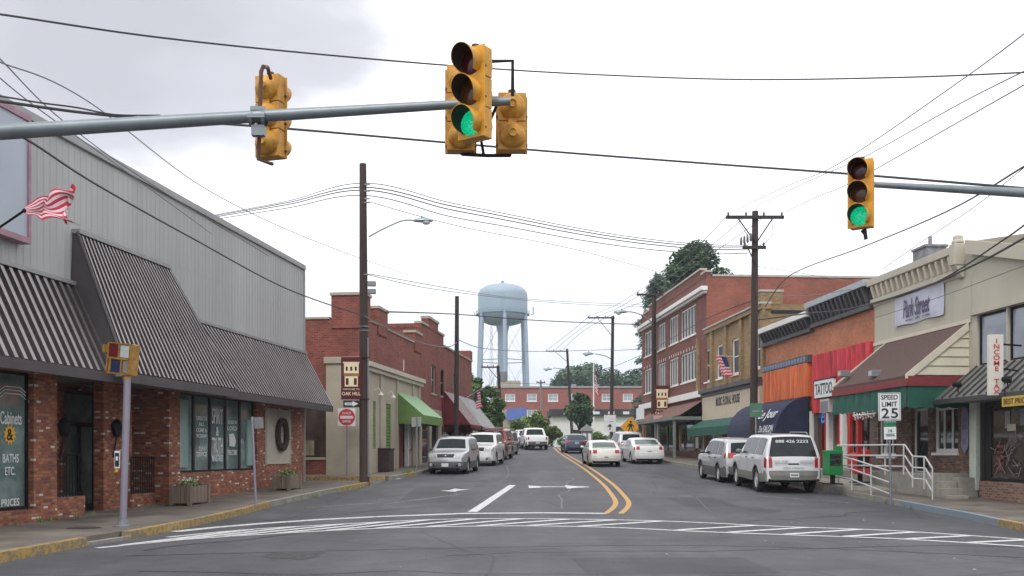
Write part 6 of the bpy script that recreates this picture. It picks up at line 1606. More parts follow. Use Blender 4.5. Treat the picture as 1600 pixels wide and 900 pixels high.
    # door seams
    mb = MB()
    for (a, b) in glassx[:2]:
        for k in range(5):
            z0, z1 = .32 + (belt - .32) * k / 5, .32 + (belt - .32) * (k + 1) / 5
            for sg in (-1, 1):
                xx = b + .02; 
                if any(abs(xx - c) < ra for c in wx) and z0 < wheel_r + ra: continue
                mb.quad((xx, sg * (hw(xx, z0) + .003), z0), (xx + .012, sg * (hw(xx, z0) + .003), z0), (xx + .012, sg * (hw(xx, z1) + .003), z1), (xx, sg * (hw(xx, z1) + .003), z1))
    each(fl(mb), 'door_seam', M_UNDER, root)
    if rail:
        xr0, xr1 = rail
        for sg in (-1, 1):
            mb = MB(); yr = W / 2 - (zt(2.6) - belt) * tuck - .14; mb.tube([(xr0, sg * yr, zt(xr0) + .03), (xr0 + .15, sg * yr, zt(xr0 + .15) + .09), (xr1 - .15, sg * yr, zt(xr1 - .15) + .09), (xr1, sg * yr, zt(xr1) + .03)], .02, 6); fl(mb).build('roof_rail', M_GREY, root, smooth=True)
    if spoiler:
        mb = MB(); mb.box(Lc - .55, Lc - .35, -W / 2 + .2, W / 2 - .2, zt(Lc - .4) + .08, zt(Lc - .4) + .12).box(Lc - .5, Lc - .42, -W / 2 + .25, -W / 2 + .3, zt(Lc - .4), zt(Lc - .4) + .08).box(Lc - .5, Lc - .42, W / 2 - .3, W / 2 - .25, zt(Lc - .4), zt(Lc - .4) + .08); fl(mb).build('spoiler', col, root)
    root['len'] = Lc
    return root, fl, face_patch, dict(xz=xz, zt=zt, Lc=Lc, W=W)
def put(root, px, Y, head, front_near, dz=0.):
    """place so that the end nearest the camera is centred at column px at distance Y; head = heading of travel in degrees from +X"""
    Lc = root['len']; del root['len']
    h_ = R(head); d = Vector((math.cos(h_), math.sin(h_), 0)); near = Vector(((px - CX) * Y / F, Y, 0))
    c = near - d * Lc / 2 if front_near else near + d * Lc / 2
    f_, b_ = c + d * 1.4, c - d * 1.4
    c.z = (G(f_.y) + G(b_.y)) / 2 + .004 + dz
    pitch = math.atan2(G(f_.y) - G(b_.y), 2.8)
    root.location = c; root.rotation_euler = (0, -pitch, h_)
SUV = lambda L_, H_, hood: [(0, .36), (.03, .60), (.07, hood - .16), (.22, hood - .02), (.6, hood + .04), (1.20, hood + .10), (1.30, hood + .12), (1.84, H_ - .11), (2.08, H_ - .03), (2.6, H_), (L_ - .75, H_ - .02), (L_ - .42, H_ - .08), (L_ - .32, H_ - .14), (L_ - .10, 1.10), (L_ - .05, .98), (L_ - .02, .6), (L_, .4)]
SEDAN = lambda L_, H_, hood: [(0, .34), (.04, .52), (.10, hood - .10), (.3, hood - .01), (1.2, hood + .12), (1.3, hood + .13), (2.05, H_ - .06), (2.3, H_ - .01), (2.7, H_), (3.2, H_ - .04), (3.4, H_ - .10), (L_ - .75, hood + .24), (L_ - .66, hood + .23), (L_ - .16, hood + .17), (L_ - .08, hood + .10), (L_ - .03, .6), (L_, .4)]
W_SILV = paint('silver_paint', (.46, .47, .49)); W_WHITE = paint('white_car_paint', (.66, .66, .65), 0.); W_WHITE2 = paint('cool_white_paint', (.58, .59, .61), 0.); W_NAVY = paint('navy_car_paint', (.03, .045, .09)); W_RED = paint('red_car_paint', (.25, .012, .02)); W_BLK = paint('dark_car_paint', (.03, .033, .035)); W_CHAMP = paint('champagne_paint', (.62, .60, .54), .15)
leftH = math.degrees(math.atan2(-1, -.1285)); rightH = math.degrees(math.atan2(1, -.085))
G1 = 'cars parked along the left kerb'; G2 = 'cars on the right side of the street'
c, fl, fp, q = make_car('parked_car', 'silver SUV with grey bumpers, first in the row by the green awning', 'car', SUV(4.5, 1.70, .98), 4.5, 1.85, (.92, 3.52), [(1.74, 2.42), (2.52, 3.32), (3.42, 4.02)], 1.02, W_SILV, clad=M_CLAD, headl=(.74, .93, .62), tail=(.9, 1.25, .8), ws=(1.36, 1.81), rw=(4.2, 4.36), rail=(2.2, 3.9), group=G1, wheel_r=.35)
put(c, 696, 45.6, leftH, True)
c, fl, fp, q = make_car('parked_car', 'white SUV with black grille parked second behind the silver SUV', 'car', SUV(4.7, 1.80, 1.08), 4.7, 1.88, (.95, 3.7), [(1.74, 2.5), (2.6, 3.45), (3.55, 4.2)], 1.12, W_WHITE, clad=None, headl=(.80, 1.02, .60), tail=(.95, 1.3, .8), ws=(1.36, 1.81), rw=(4.4, 4.56), rail=(2.2, 4.1), group=G1, wheel_r=.38, clr=.28)
put(c, 745.5, 54.3, leftH, True)
c, fl, fp, q = make_car('parked_car', 'tall white roofed SUV with dark red front, third in the parked row', 'car', SUV(5.0, 1.98, 1.15), 5.0, 1.98, (.95, 3.9), [(1.74, 2.6), (2.7, 3.6), (3.7, 4.5)], 1.2, W_RED, headl=(.86, 1.1, .60), tail=(.95, 1.3, .8), ws=(1.36, 1.81), rw=(4.7, 4.86), rail=(2.2, 4.3), group=G1, wheel_r=.40, clr=.3)
put(c, 764, 62.6, leftH, True)
mb = MB(); mb.box(2.0, 4.5, -.62, .62, 2.0, 2.03); fl(mb).build('white_roof', W_WHITE, c, bev=.01)
c, fl, fp, q = make_car('parked_car', 'dark SUV at the far end of the left parked row', 'car', SUV(4.5, 1.72, .98), 4.5, 1.82, (.92, 3.52), [(1.74, 2.42), (2.52, 3.32), (3.42, 4.02)], 1.02, W_BLK, headl=(.74, .93, .6), tail=(.9, 1.25, .8), ws=(1.36, 1.81), rw=(4.2, 4.36), group=G1, wheel_r=.35)
put(c, 780, 71.5, leftH, True)
# right side
c, fl, fp, q = make_car('car', 'off white coupe driving away beside the double yellow line', 'car', SEDAN(4.8, 1.38, .76), 4.8, 1.78, (.95, 3.72), [(1.95, 3.0), (3.08, 3.6)], .90, W_CHAMP, tail=(.72, .90, .66), ws=(1.4, 2.02), rw=(3.45, 4.02), group=G2, plate=.52, glassm=M_CARGL2, bumper=(.32, .62))
put(c, 947, 53.4, 91.5, False)
c, fl, fp, q = make_car('car', 'dark blue sedan driving away ahead of the off white coupe', 'car', SEDAN(4.3, 1.46, .82), 4.3, 1.75, (.85, 3.4), [(1.85, 2.5), (2.6, 3.2)], .92, W_NAVY, tail=(.80, .98, .62), ws=(1.4, 2.02), rw=(3.28, 3.5), group=G2, plate=.82, glassm=M_CARGL2, bumper=(.32, .62))
put(c, 901.5, 76, 93, False)
c, fl, fp, q = make_car('parked_car', 'white sedan with dark rear bumper edge parked at the right kerb', 'car', SEDAN(5.0, 1.46, .84), 5.0, 1.85, (1.0, 3.85), [(1.95, 2.8), (2.9, 3.6)], .96, W_WHITE, tail=(.82, 1.0, .74), ws=(1.4, 2.02), rw=(3.45, 4.2), group=G2, plate=.72, glassm=M_CARGL2, bumper=(.32, .66))
put(c, 1015, 57, 93, False)
c, fl, fp, q = make_car('parked_car', 'silver SUV parked beyond the white sedan on the right', 'car', SUV(4.5, 1.75, .98), 4.5, 1.82, (.92, 3.52), [(1.74, 2.42), (2.52, 3.32), (3.42, 4.02)], 1.04, W_SILV, tail=(.85, 1.08, .78), ws=(1.36, 1.81), rw=(4.2, 4.37), group=G2, wheel_r=.35, plate=.7)
put(c, 987, 66.5, rightH, False)
c, fl, fp, q = make_car('parked_car', 'silver crossover with large red tail lights and grey cladding at the right kerb', 'car', SUV(4.7, 1.74, 1.0), 4.7, 1.88, (.95, 3.75), [(1.74, 2.5), (2.6, 3.45), (3.55, 4.2)], 1.06, W_SILV, clad=M_CLAD, cladz=.60, tail=(.98, 1.18, .58), ws=(1.36, 1.81), rw=(4.40, 4.58), group=G2, wheel_r=.36, plate=.68, bumper=(.36, .66))
put(c, 1168, 38.8, 93, False)
EXP = [(0, .42), (.04, .68), (.08, 1.0), (.25, 1.12), (1.4, 1.21), (1.52, 1.23), (2.02, 1.84), (2.25, 1.92), (2.8, 1.95), (4.4, 1.95), (4.72, 1.92), (4.80, 1.86), (5.02, 1.22), (5.07, 1.14), (5.11, .7), (5.14, .5)]
c, fl, fp, q = make_car('parked_car', 'large white SUV with phone number on its rear glass near the ramp railing', 'car', EXP, 5.14, 1.98, (.98, 4.0), [(1.95, 2.75), (2.83, 3.66), (3.75, 4.74)], 1.24, W_WHITE2, clad=mat('taupe_cladding', (.19, .185, .17), .5), cladz=.66, tail=(.86, 1.20, .86), ws=(1.58, 2.0), rw=(4.80, 5.02), rws=.955, group=G2, wheel_r=.42, clr=.38, plate=.62, bumper=(.46, .76), tuck=.34, rail=(2.4, 4.6), tint=mat('privacy_glass', (.016, .02, .022), .08, 0, .5, 3, spec=.35))
BIG = c
# rear lettering and fittings (tail faces local -x)
X_t = -5.14 / 2
def rear_text(s, w_, h_, y_, z_, x_, m, tilt=0., nm='lettering'):
    o = text(s, w_, h_, m, c, (x_, y_, z_), rz=R(-90), name=nm); o.rotation_euler = (R(tilt), 0, R(-90)); return o
rear_text('888 426 2222', 1.1, .10, 0, 1.74, X_t + .262, MATS['sign_white'], -18)
for i, (s, y_, z_, w_) in enumerate([('LOCAL HOME', .45, 1.08, .5), ('SERVICES', .42, 1.02, .45), ('TELEPHONE', -.45, 1.08, .5), ('INTERNET', -.42, 1.02, .45), ('WEST VIRGINIA', 0, .86, .7)]): rear_text(s, w_, .04, y_, z_, X_t - .02, M_GREY)
mb = MB(); mb.tube([(4.99, .25, 1.28), (4.97, -.35, 1.36)], .014, 5); fl(mb).build('wiper', M_UNDER, c)
mb = MB(); mb.box(5.07, 5.125, -.18, .18, .96, 1.01); fl(mb).build('tailgate_handle', M_GRILL, c)
put(c, 1240, 33.2, 90.3, False)
# beyond the crest
PK = [(0, .42), (.05, .7), (.1, 1.0), (.3, 1.08), (1.2, 1.15), (1.3, 1.17), (1.9, 1.74), (2.2, 1.82), (3.1, 1.82), (3.3, 1.76), (3.62, 1.20), (3.66, 1.16), (5.28, 1.14), (5.32, 1.10), (5.38, .7), (5.42, .5)]
c, fl, fp, q = make_car('pickup_truck', 'white pickup truck seen from behind at the crest of the road', 'pickup truck', PK, 5.42, 1.98, (.98, 4.3), [(1.75, 2.6), (2.7, 3.3)], 1.2, W_WHITE, tail=(.85, 1.08, .84), ws=(1.35, 1.88), rw=(3.34, 3.6), group='vehicles at the crest', wheel_r=.40, clr=.34, plate=.6, bumper=(.42, .70), clad=M_CLAD, cladz=.5)
put(c, 840, 84, 96, False)
c, fl, fp, q = make_car('car', 'silver sedan beside the white pickup at the crest', 'car', SUV(4.6, 1.65, .9), 4.6, 1.8, (.95, 3.6), [(1.74, 2.5), (2.6, 3.45)], 1.0, W_SILV, tail=(.8, .98, .7), ws=(1.36, 1.81), rw=(4.25, 4.5), group='vehicles at the crest')
put(c, 822, 90, 96, False)
c, fl, fp, q = make_car('car', 'dark car at the crest nearest the left kerb', 'car', SEDAN(4.5, 1.45, .8), 4.5, 1.75, (.9, 3.5), [(1.85, 2.5), (2.6, 3.2)], .92, W_BLK, headl=(.62, .78, .6), tail=(.8, .98, .7), ws=(1.4, 2.02), rw=(3.5, 3.7), group='vehicles at the crest')
put(c, 805, 90, leftH, True)

# small kiosk shaped sign at the bend
p = Vector(((917 - CX) * 99 / F, 99, G(99) + .1)); r = empty('town_kiosk', p, 'small grey and white house shaped marker on the verge', 'marker')
MB().box(-.55, .55, -.3, .3, 0, 1.5).build('body', M_GREY, r); MB().hexa([(-.75, -.45, 1.45), (.75, -.45, 1.45), (0, -.45, 2.15)], [(-.75, .45, 1.45), (.75, .45, 1.45), (0, .45, 2.15)]).build('roof', M_SBACK, r)
MB().box(-.4, -.12, -.33, -.31, .3, 1.2).box(.12, .4, -.33, -.31, .3, 1.2).build('white_panels', M_WPAINT, r)

# ================================================================ FAR BUILDINGS
Y = 150.
def fx(px, Y): return (px - CX) * Y / F
root = empty('long_brick_building', (fx(770, Y), Y, 0), 'long red brick building with a row of pale windows below the water tower', 'building')
x0, x1 = 0, fx(1130, Y) - fx(770, Y); ztop = at(0, 606, Y).z
wx_ = [797, 831, 863, 895, 918, 950, 984]
ho = [(fx(p, Y) - fx(770, Y) - .75, fx(p, Y) - fx(770, Y) + .75, at(0, 627, Y).z, at(0, 615, Y).z) for p in (797, 831, 864, 900, 948, 981, 1015)]
ho2 = [(a, b, at(0, 650, Y).z - .1, at(0, 640, Y).z) for a, b, _, _ in ho]
mb = wall_mb(x0, x1, 2.0, ztop, ho + ho2, .2); shell(mb, x0, x1, 30, 2.0, ztop); mb.build('brick_wall', M_BR_F, root)
for a, b, c_, d in ho: window(root, a, b, c_, d, y=.06, fw=.12, nx=2, nz=2, mf=M_WPAINT, mg=M_GL_W)
for a, b, c_, d in ho2: window(root, a, b, c_, d, y=.06, fw=.12, nx=2, mf=M_WPAINT, mg=M_GL_W)
MB().box(x0 - .1, x1, -.15, .3, ztop, ztop + .25).build('coping', M_SBACK, root); MB().box(x0, x1, .3, 30, ztop - .2, ztop - .1).build('roof', MATS['tar_roof'], root)
MB().box(.5, 4.2, 3, 9, ztop - .1, ztop + 1.3).build('roof_block', M_STUC, root)
mb = MB()
for x in (12, 15.5, 23, 30): mb.box(x, x + .7, 2, 2.8, ztop - .1, ztop + .7)
each(mb, 'roof_vent', M_SBACK, root)
Y = 128.
root = empty('white_shop', (fx(862, Y), Y, 0), 'low white building with dark roof band behind the hedge', 'building')
xx = fx(1010, Y) - fx(862, Y); zr = at(0, 650, Y).z
MB().box(0, xx, 0, 9, 2.0, zr).build('wall', M_WPAINT, root); MB().box(-.3, xx + .3, -.6, 9.2, zr, zr + .85).build('roof', mat('charcoal_roof', (.045, .045, .05), .8, 0, .3, 1), root)
mb = MB(); mb.box(2.5, 4.5, -.05, 0, 2.2, 4.6).box(8, 9.6, -.05, 0, 3.4, 5.0); mb.build('door', M_GL_B, root)
mb = MB()
for i in range(6): mb.box(1.5 + i * 1.9, 2.3 + i * 1.9, -.64, -.61, zr + .2, zr + .55)
each(mb, 'roof_sign', M_SWHITE, root)
Y = 122.
root = empty('blue_marquee', (fx(780, Y), Y, 0), 'building with a large blue sloping canopy beyond the crest', 'building')
xa, xb = 0, fx(823, Y) - fx(780, Y); z0, z1 = at(0, 657, Y).z, at(0, 636, Y).z
MB().box(xa, xb, .3, 6, 2.0, z1 - .4).build('wall', M_STUC, root)
mb = MB(); mb.hexa([(xa + .9, -1, z0), (xb, -1, z0), (xb, .3, z1), (xa + .9, .3, z1 - .2)], [(xa + .9, -.9, z0), (xb, -.9, z0), (xb, .5, z1), (xa + .9, .5, z1 - .2)]); mb.build('canopy', M_SBLUE, root)

# water tower
Y = 285.
X = fx(785.5, Y); zb = 2.3
r = empty('water_tower', (X, Y, zb), 'pale blue water tower on splayed legs behind the town', 'water tower')
R_ = 38.8 * Y / F; zz = lambda py: at(0, py, Y).z - zb
ztop_, zsh, zlo, zbot = zz(444), zz(462), zz(492), zz(509)
prof = [(R_ * math.sin(t * math.pi / 16), zsh + (ztop_ - zsh) * math.cos(t * math.pi / 16)) for t in range(0, 9)]; prof[0] = (.01, ztop_)
prof = [(R_ * (math.sin(t * math.pi / 20)) ** .75, zsh + (ztop_ - zsh) * math.cos(t * math.pi / 20)) for t in range(0, 11)]; prof[0] = (.01, ztop_)
prof += [(R_, zlo)] + [(R_ * (math.cos(t * math.pi / 20)) ** .8, zlo - (zlo - zbot) * math.sin(t * math.pi / 20)) for t in range(1, 10)] + [(1.6, zbot)]
MB().lathe(prof, 48).build('tank', M_TANK, r, smooth=True)
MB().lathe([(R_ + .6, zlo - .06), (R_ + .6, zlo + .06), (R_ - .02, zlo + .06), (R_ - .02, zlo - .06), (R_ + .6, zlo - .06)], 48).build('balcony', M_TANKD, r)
mb = MB()
ring = [((R_ + .55) * math.cos(2 * math.pi * i / 48), (R_ + .55) * math.sin(2 * math.pi * i / 48)) for i in range(49)]
for dz in (.6, 1.1): mb.tube([(x, y, zlo + dz) for x, y in ring], .05, 4, cap=False)
for x, y in ring[:-1:2]: mb.tube([(x, y, zlo), (x, y, zlo + 1.1)], .04, 4)
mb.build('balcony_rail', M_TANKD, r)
MB().lathe([(1.42, 0), (1.42, zbot - 2.2), (2.0, zbot + .3)], 20).build('riser', M_TANK, r, smooth=True)
for i in range(6):
    t = R(35 + i * 60); MB().tube([((R_ + 1.3) * math.cos(t), (R_ + 1.3) * math.sin(t), 0), ((R_ - .1) * math.cos(t), (R_ - .1) * math.sin(t), zlo + .5)], .60, 12).build('leg', M_TANK, r, smooth=True)
mb = MB()
for lvl in (.33, .66):
    z = zlo * lvl; rr = R_ + 1.3 - 1.4 * lvl
    for i in range(6):
        t, t2 = R(35 + i * 60), R(95 + i * 60); mb.tube([(rr * math.cos(t), rr * math.sin(t), z), (rr * math.cos(t2), rr * math.sin(t2), z)], .13, 5)
for l0, l1 in ((0.02, .33), (.33, .66), (.66, .97)):
    for i in range(6):
        t, t2 = R(35 + i * 60), R(95 + i * 60); ra_, rb_ = R_ + 1.3 - 1.4 * l0, R_ + 1.3 - 1.4 * l1
        mb.tube([(ra_ * math.cos(t), ra_ * math.sin(t), zlo * l0), (rb_ * math.cos(t2), rb_ * math.sin(t2), zlo * l1)], .05, 4); mb.tube([(ra_ * math.cos(t2), ra_ * math.sin(t2), zlo * l0), (rb_ * math.cos(t), rb_ * math.sin(t), zlo * l1)], .05, 4)
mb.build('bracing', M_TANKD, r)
MB().tube([(0, 0, ztop_ - .1), (0, 0, ztop_ + 6.5)], .05, 5).lathe([(.5, ztop_ - .1), (.5, ztop_ + .8), (.05, ztop_ + 1)], 10).build('antenna', M_TANKD, r)
MB().tube([(R_ + .85, 0, zlo), (R_ + 1.6, 0, zlo + .2), (R_ + 1.6, 0, zlo + 2.2)], .16, 6).tube([(-R_ - .85, 0, zlo), (-R_ - 1.2, 0, zlo + 1)], .12, 6).build('aerial', M_TANKD, r)
mb = MB(); mb.tube([(-.35, -R_ - .05, zlo + .2), (-.35, -R_ - .05, zsh)], .04, 4).tube([(.35, -R_ - .05, zlo + .2), (.35, -R_ - .05, zsh)], .04, 4); mb.build('ladder', M_TANKD, r)
# lattice mast behind
Y = 310.; r = empty('radio_mast', (fx(768, Y), Y, 2.3), 'thin lattice radio mast seen between the tower legs', 'radio mast'); mb = MB(); H_ = at(0, 515, Y).z
for sx_, sy_ in ((-1, -1), (1, -1), (0, 1)): mb.tube([(sx_ * 1.0, sy_ * 1.0, 0), (sx_ * .25, sy_ * .25, H_)], .06, 4)
for i in range(16):
    z = H_ * i / 16; s_ = 1 - .75 * i / 16; s2 = 1 - .75 * (i + 1) / 16; mb.tube([(-s_, -s_, z), (s2, -s2, H_ * (i + 1) / 16)], .04, 4); mb.tube([(s_, -s_, z), (-s2, -s2, H_ * (i + 1) / 16)], .04, 4)
mb.build('lattice', M_SBACK, r)

# ================================================================ TREES
def leaf_cloud(mb, clumps, n, size):
    tot = sum(c[3] ** 2 for c in clumps)
    for (x, y, z, r_) in clumps:
        k = int(n * r_ * r_ / tot)
        for _ in range(k):
            d = Vector((random.gauss(0, 1), random.gauss(0, 1), random.gauss(0, 1))).normalized() * r_ * random.uniform(.35, 1.08) ** .6
            p = Vector((x, y, z)) + Vector((d.x, d.y, d.z * .8)); a = Vector((random.uniform(-1, 1), random.uniform(-1, 1), random.uniform(-.6, .6))).normalized(); b = a.cross(Vector((random.uniform(-1, 1), random.uniform(-1, 1), 1))).normalized(); s_ = size * random.uniform(.6, 1.4)
            mb.quad(p - a * s_, p - b * s_ * .55, p + a * s_, p + b * s_ * .55)
def tree(X, Y, z0, H, Rc, label, m=M_LEAF, n=7000, size=.16, trunk=.22, ncl=26, base_=.30, group='broadleaf trees beyond the street', name='tree', flat=1.):
    r = empty(name, (X, Y, z0), label, 'tree', group=group); mb = MB(); limbs = []
    th = H * base_; mb.tube([(0, 0, -.3), (.05, 0, th * .6), (.0, .05, th), (.1, 0, H * .75)], [trunk, trunk * .8, trunk * .7, trunk * .2], 8)
    cl = []
    for i in range(ncl):
        t = random.uniform(0, 2 * math.pi); u = random.random(); zc = th + (H - th) * (.12 + .80 * u); prof_ = math.sin(math.pi * min(1, .18 + .80 * u)) ** .7
        rr = Rc * prof_ * random.uniform(.35, .85); p = (rr * math.cos(t), rr * math.sin(t), zc, Rc * random.uniform(.16, .34)); cl.append(p)
        if i % 2 == 0: mb.tube([(0, 0, th * random.uniform(.8, 1.3)), (p[0] * .5, p[1] * .5, (th + zc) / 2), p[:3]], [trunk * .35, trunk * .22, .02], 5)
    cl.append((0, 0, H * .6, Rc * .5))
    mb.build('trunk', M_BARK, r); lb = MB(); leaf_cloud(lb, cl, n, size); lb.build('crown', m, r, recalc=False); return r
tree(fx(906, 108), 108, 2.3, at(0, 611, 108).z - 2.3, 1.9, 'round dark green street tree in front of the white building', M_LEAF3, 11000, .13, .16, 44, .30, flat=1)
tree(fx(1085, 95), 95, 2.2, at(0, 378, 95).z - 2.2, 3.8, 'tall round tree rising above the roof of the three storey block', M_LEAF3, 30000, .17, .35, 110, .50)
tree(fx(752, 92), 92, 2.1, at(0, 597, 92).z - 2.1, 2.4, 'green tree beyond the striped awnings on the left', M_LEAF, 9000, .17, .2, 28, .2)
tree(fx(728, 98), 98, 2.2, 7.5, 2.6, 'bushy tree behind the left brick building', M_LEAF, 7000, .18, .2, 24, .2)
# low spreading bushes
tree(fx(812, 102), 102, 2.2, at(0, 655, 102).z - 2.2, 2.0, 'yellow green bush left of the white pickup', M_LEAF2, 7000, .13, .08, 26, .05, 'bushes at the bend', 'bush')
tree(fx(836, 104), 104, 2.2, at(0, 642, 104).z - 2.2, 2.2, 'yellow green bush right behind the white pickup', M_LEAF2, 9000, .13, .08, 30, .05, 'bushes at the bend', 'bush')
tree(fx(862, 105), 105, 2.2, at(0, 664, 105).z - 2.2, 1.4, 'small bush between the pickup and the street tree', M_LEAF2, 4000, .12, .08, 16, .05, 'bushes at the bend', 'bush')
tree(fx(1003, 105), 105, 2.3, at(0, 650, 105).z - 2.3, 1.5, 'loose shrub beside the corner of the brick block', M_LEAF2, 2500, .13, .08, 14, .05, 'bushes at the bend', 'bush')
# hedge
mb = MB(); cl = [(fx(925 + i * 8, 112), 112 + random.uniform(-.4, .4), 2.3 + random.uniform(.5, 1.3), random.uniform(.6, .9)) for i in range(13)] + [(fx(880 + i * 8, 112), 112, 2.9, .7) for i in range(5)]
leaf_cloud(mb, cl, 12000, .11); tag(mb.build('hedge', M_LEAF2, recalc=False), 'long bright green hedge in front of the low white building', 'hedge')
# spruce beside the block
Y = 90.; r = empty('spruce_tree', (fx(1024, Y), Y, 2.1), 'dark drooping spruce partly hidden by the three storey brick block', 'tree'); H_ = at(0, 425, Y).z - 2.1
mb = MB(); mb.tube([(0, 0, -.3), (0, 0, H_)], [.3, .04], 8); mb.build('trunk', M_BARK, r)
lb = MB()
for i in range(120):
    f_ = i / 120; z = 1.5 + (H_ - 1.7) * f_; ln = 3.7 * (1 - f_ * .75) * random.uniform(.6, 1.1); t = random.uniform(0, 2 * math.pi); dv = Vector((math.cos(t), math.sin(t), 0))
    for k in range(44):
        s_ = (k + random.random()) / 44; p = dv * ln * s_ + Vector((0, 0, z + .35 * math.sin(s_ * 2.4) * ln * .3 - .22 * ln * s_ * s_)); 
        for _ in range(3):
            q = p + Vector((random.gauss(0, .12), random.gauss(0, .12), random.gauss(-.1, .12))); a = (dv + Vector((random.uniform(-.6, .6), random.uniform(-.6, .6), random.uniform(-1.2, .1)))).normalized(); b = a.orthogonal().normalized()
            lb.quad(q - a * .17, q - b * .05, q + a * .17, q + b * .05)
lb.build('crown', M_SPRUCE, r, recalc=False)
# far wood behind the long building
mb = MB(); cl = []
for i in range(90):
    px = random.uniform(868, 1010); Y = random.uniform(225, 260); topy = interp(px, [(868, 600), (885, 584), (905, 577), (925, 574), (950, 581), (970, 587), (990, 584), (1010, 590)])
    z = at(px, topy + random.uniform(3, 30), Y).z; cl.append((fx(px, Y), Y, z, random.uniform(1.6, 2.8)))
for i in range(40):
    px = random.uniform(1010, 1300); Y = random.uniform(225, 260); cl.append((fx(px, Y), Y, random.uniform(6, 20), random.uniform(2, 4)))
for i in range(60):
    px = random.uniform(560, 790); Y = random.uniform(225, 260); cl.append((fx(px, Y), Y, random.uniform(4, 13), random.uniform(2, 3.5)))
leaf_cloud(mb, cl, 42000, .42); tag(mb.build('distant_wood', M_DIST, recalc=False), 'distant green wood on the rise behind the long brick building', 'wood', kind='stuff')
# flagpole
Y = 118.; p = Vector((fx(927.5, Y), Y, 2.3)); r = empty('flagpole', p, 'tall white flagpole with stars and stripes hanging by the street tree', 'flagpole'); H_ = at(0, 568, Y).z - 2.3
MB().tube([(0, 0, 0), (0, 0, H_)], [.10, .06], 8).sphere((0, 0, H_ + .08), .1, 5).build('pole', M_WPAINT, r)
fm = flag(None, Vector((0, 0, H_ - 1.0)), Vector((.30, 0, -.30)), Vector((.10, 0, -1)), Vector((.25, .5, 0)), 1.0, 2.5, nu=14)
fm.build('cloth', [M_FRED, M_FWHT, M_FBLU], r, smooth=True, recalc=False)

# ================================================================ WIRES
def wire(pts, r_, label, m=M_WIRE, n=10):
    P = smoothpts([at(*p) for p in pts], n)
    if not 0 <= pts[0][0] <= 1600: P.insert(0, P[0] + (P[0] - P[2]).normalized() * 25)
    if not 0 <= pts[-1][0] <= 1600: P.append(P[-1] + (P[-1] - P[-3]).normalized() * 25)
    o = P[0].copy(); mb = MB(); mb.tube([p - o for p in P], r_ * 1.25, 5); w_ = mb.build('overhead_wire', m); w_.location = o
    tag(w_, label, 'overhead wire', 'overhead wires'); return w_
wire([(-60, 14, 12.5), (20, 25, 14), (230, 56, 16), (450, 80, 18), (700, 102, 20), (900, 115, 22), (1150, 124, 22), (1400, 121, 20), (1600, 113, 18), (1700, 106, 17)], .013, 'thin twisted cable crossing above the highest signal from edge to edge')
wire([(-40, 154, 13), (0, 158, 14), (180, 181, 16), (450, 201, 20), (830, 234, 22), (1100, 255, 22), (1320, 271, 20), (1600, 294, 16), (1660, 299, 15.5)], .019, 'thick black cable running just below the mast arms')
wire([(-40, 146, 12.8), (0, 150, 13.6), (60, 160, 14.4), (120, 168, 15), (180, 179, 15.8), (250, 180, 17)], .011, 'stay wire spiralled with clips at the upper left')
wire([(-10, 196, 15), (45, 220, 16), (150, 288, 19), (300, 372, 24), (450, 452, 30), (570, 494, 36.8)], .016, 'black cable falling in front of the grey metal wall to the tall pole')
wire([(570, 494, 36.8), (600, 510, 39), (660, 536, 45), (700, 542, 55), (714, 535, 58)], .02, 'sagging pale cable from the tall pole to the bare pole', M_WIREG)
wire([(-20, 80, 13), (0, 92, 13.5), (100, 190, 17), (240, 290, 22), (420, 400, 30)], .008, 'thin wire slanting down over the store roof', M_WIREG)
wire([(-20, 88, 13), (0, 97, 13.5), (140, 160, 17), (330, 300, 26), (500, 380, 36), (640, 430, 60)], .009, 'thin wire falling from the upper left towards the centre', M_WIREG)
wire([(-20, 105, 13), (60, 170, 16), (200, 270, 20), (330, 365, 26)], .008, 'third thin wire crossing the store roof edge', M_WIREG)
for i, (dy, rr) in enumerate(((0, .013), (4, .018), (9, .018), (18, .015))):
    wire([(300, 343 + dy * .3, 60), (345, 334 + dy * .4, 55), (450, 314 + dy * .6, 46), (567, 286 + dy * .9 + (3 if i else 0), 37.3), (700, 316 + dy * 1.2, 39.5), (790, 334 + dy * 1.1, 41), (900, 356 + dy, 42.5), (1000, 372 + dy * .9, 44), (1100, 382 + dy * .8, 45.5), (1168, 383 + dy * .7, 46)], rr, ['topmost', 'second', 'third', 'lowest'][i] + ' of the four cables from the tall pole to the crossarm pole')
wire([(576, 315, 37.3), (720, 354, 42), (900, 390, 52), (1036, 427, 68), (1062, 432, 74)], .012, 'single thin wire from below the pole top to the brick block', M_WIREG)
wire([(578, 428, 37.3), (700, 450, 45), (800, 465, 54), (920, 473, 66), (1020, 476, 72)], .012, 'upper service wire sagging past the water tower tank', M_WIREG)
wire([(578, 430, 37.3), (680, 452, 45), (830, 470, 56), (940, 477, 66), (1020, 479, 72)], .012, 'lower service wire sagging past the water tower tank', M_WIREG)
wire([(604, 487, 41), (714, 491, 58), (830, 500, 66), (940, 505, 72), (1003, 507, 79)], .026, 'dark level cable crossing under the tank of the water tower')
wire([(714, 530, 58), (760, 545, 68), (850, 549, 80), (957, 546, 100)], .02, 'pale wire crossing the water tower legs', M_WIREG)
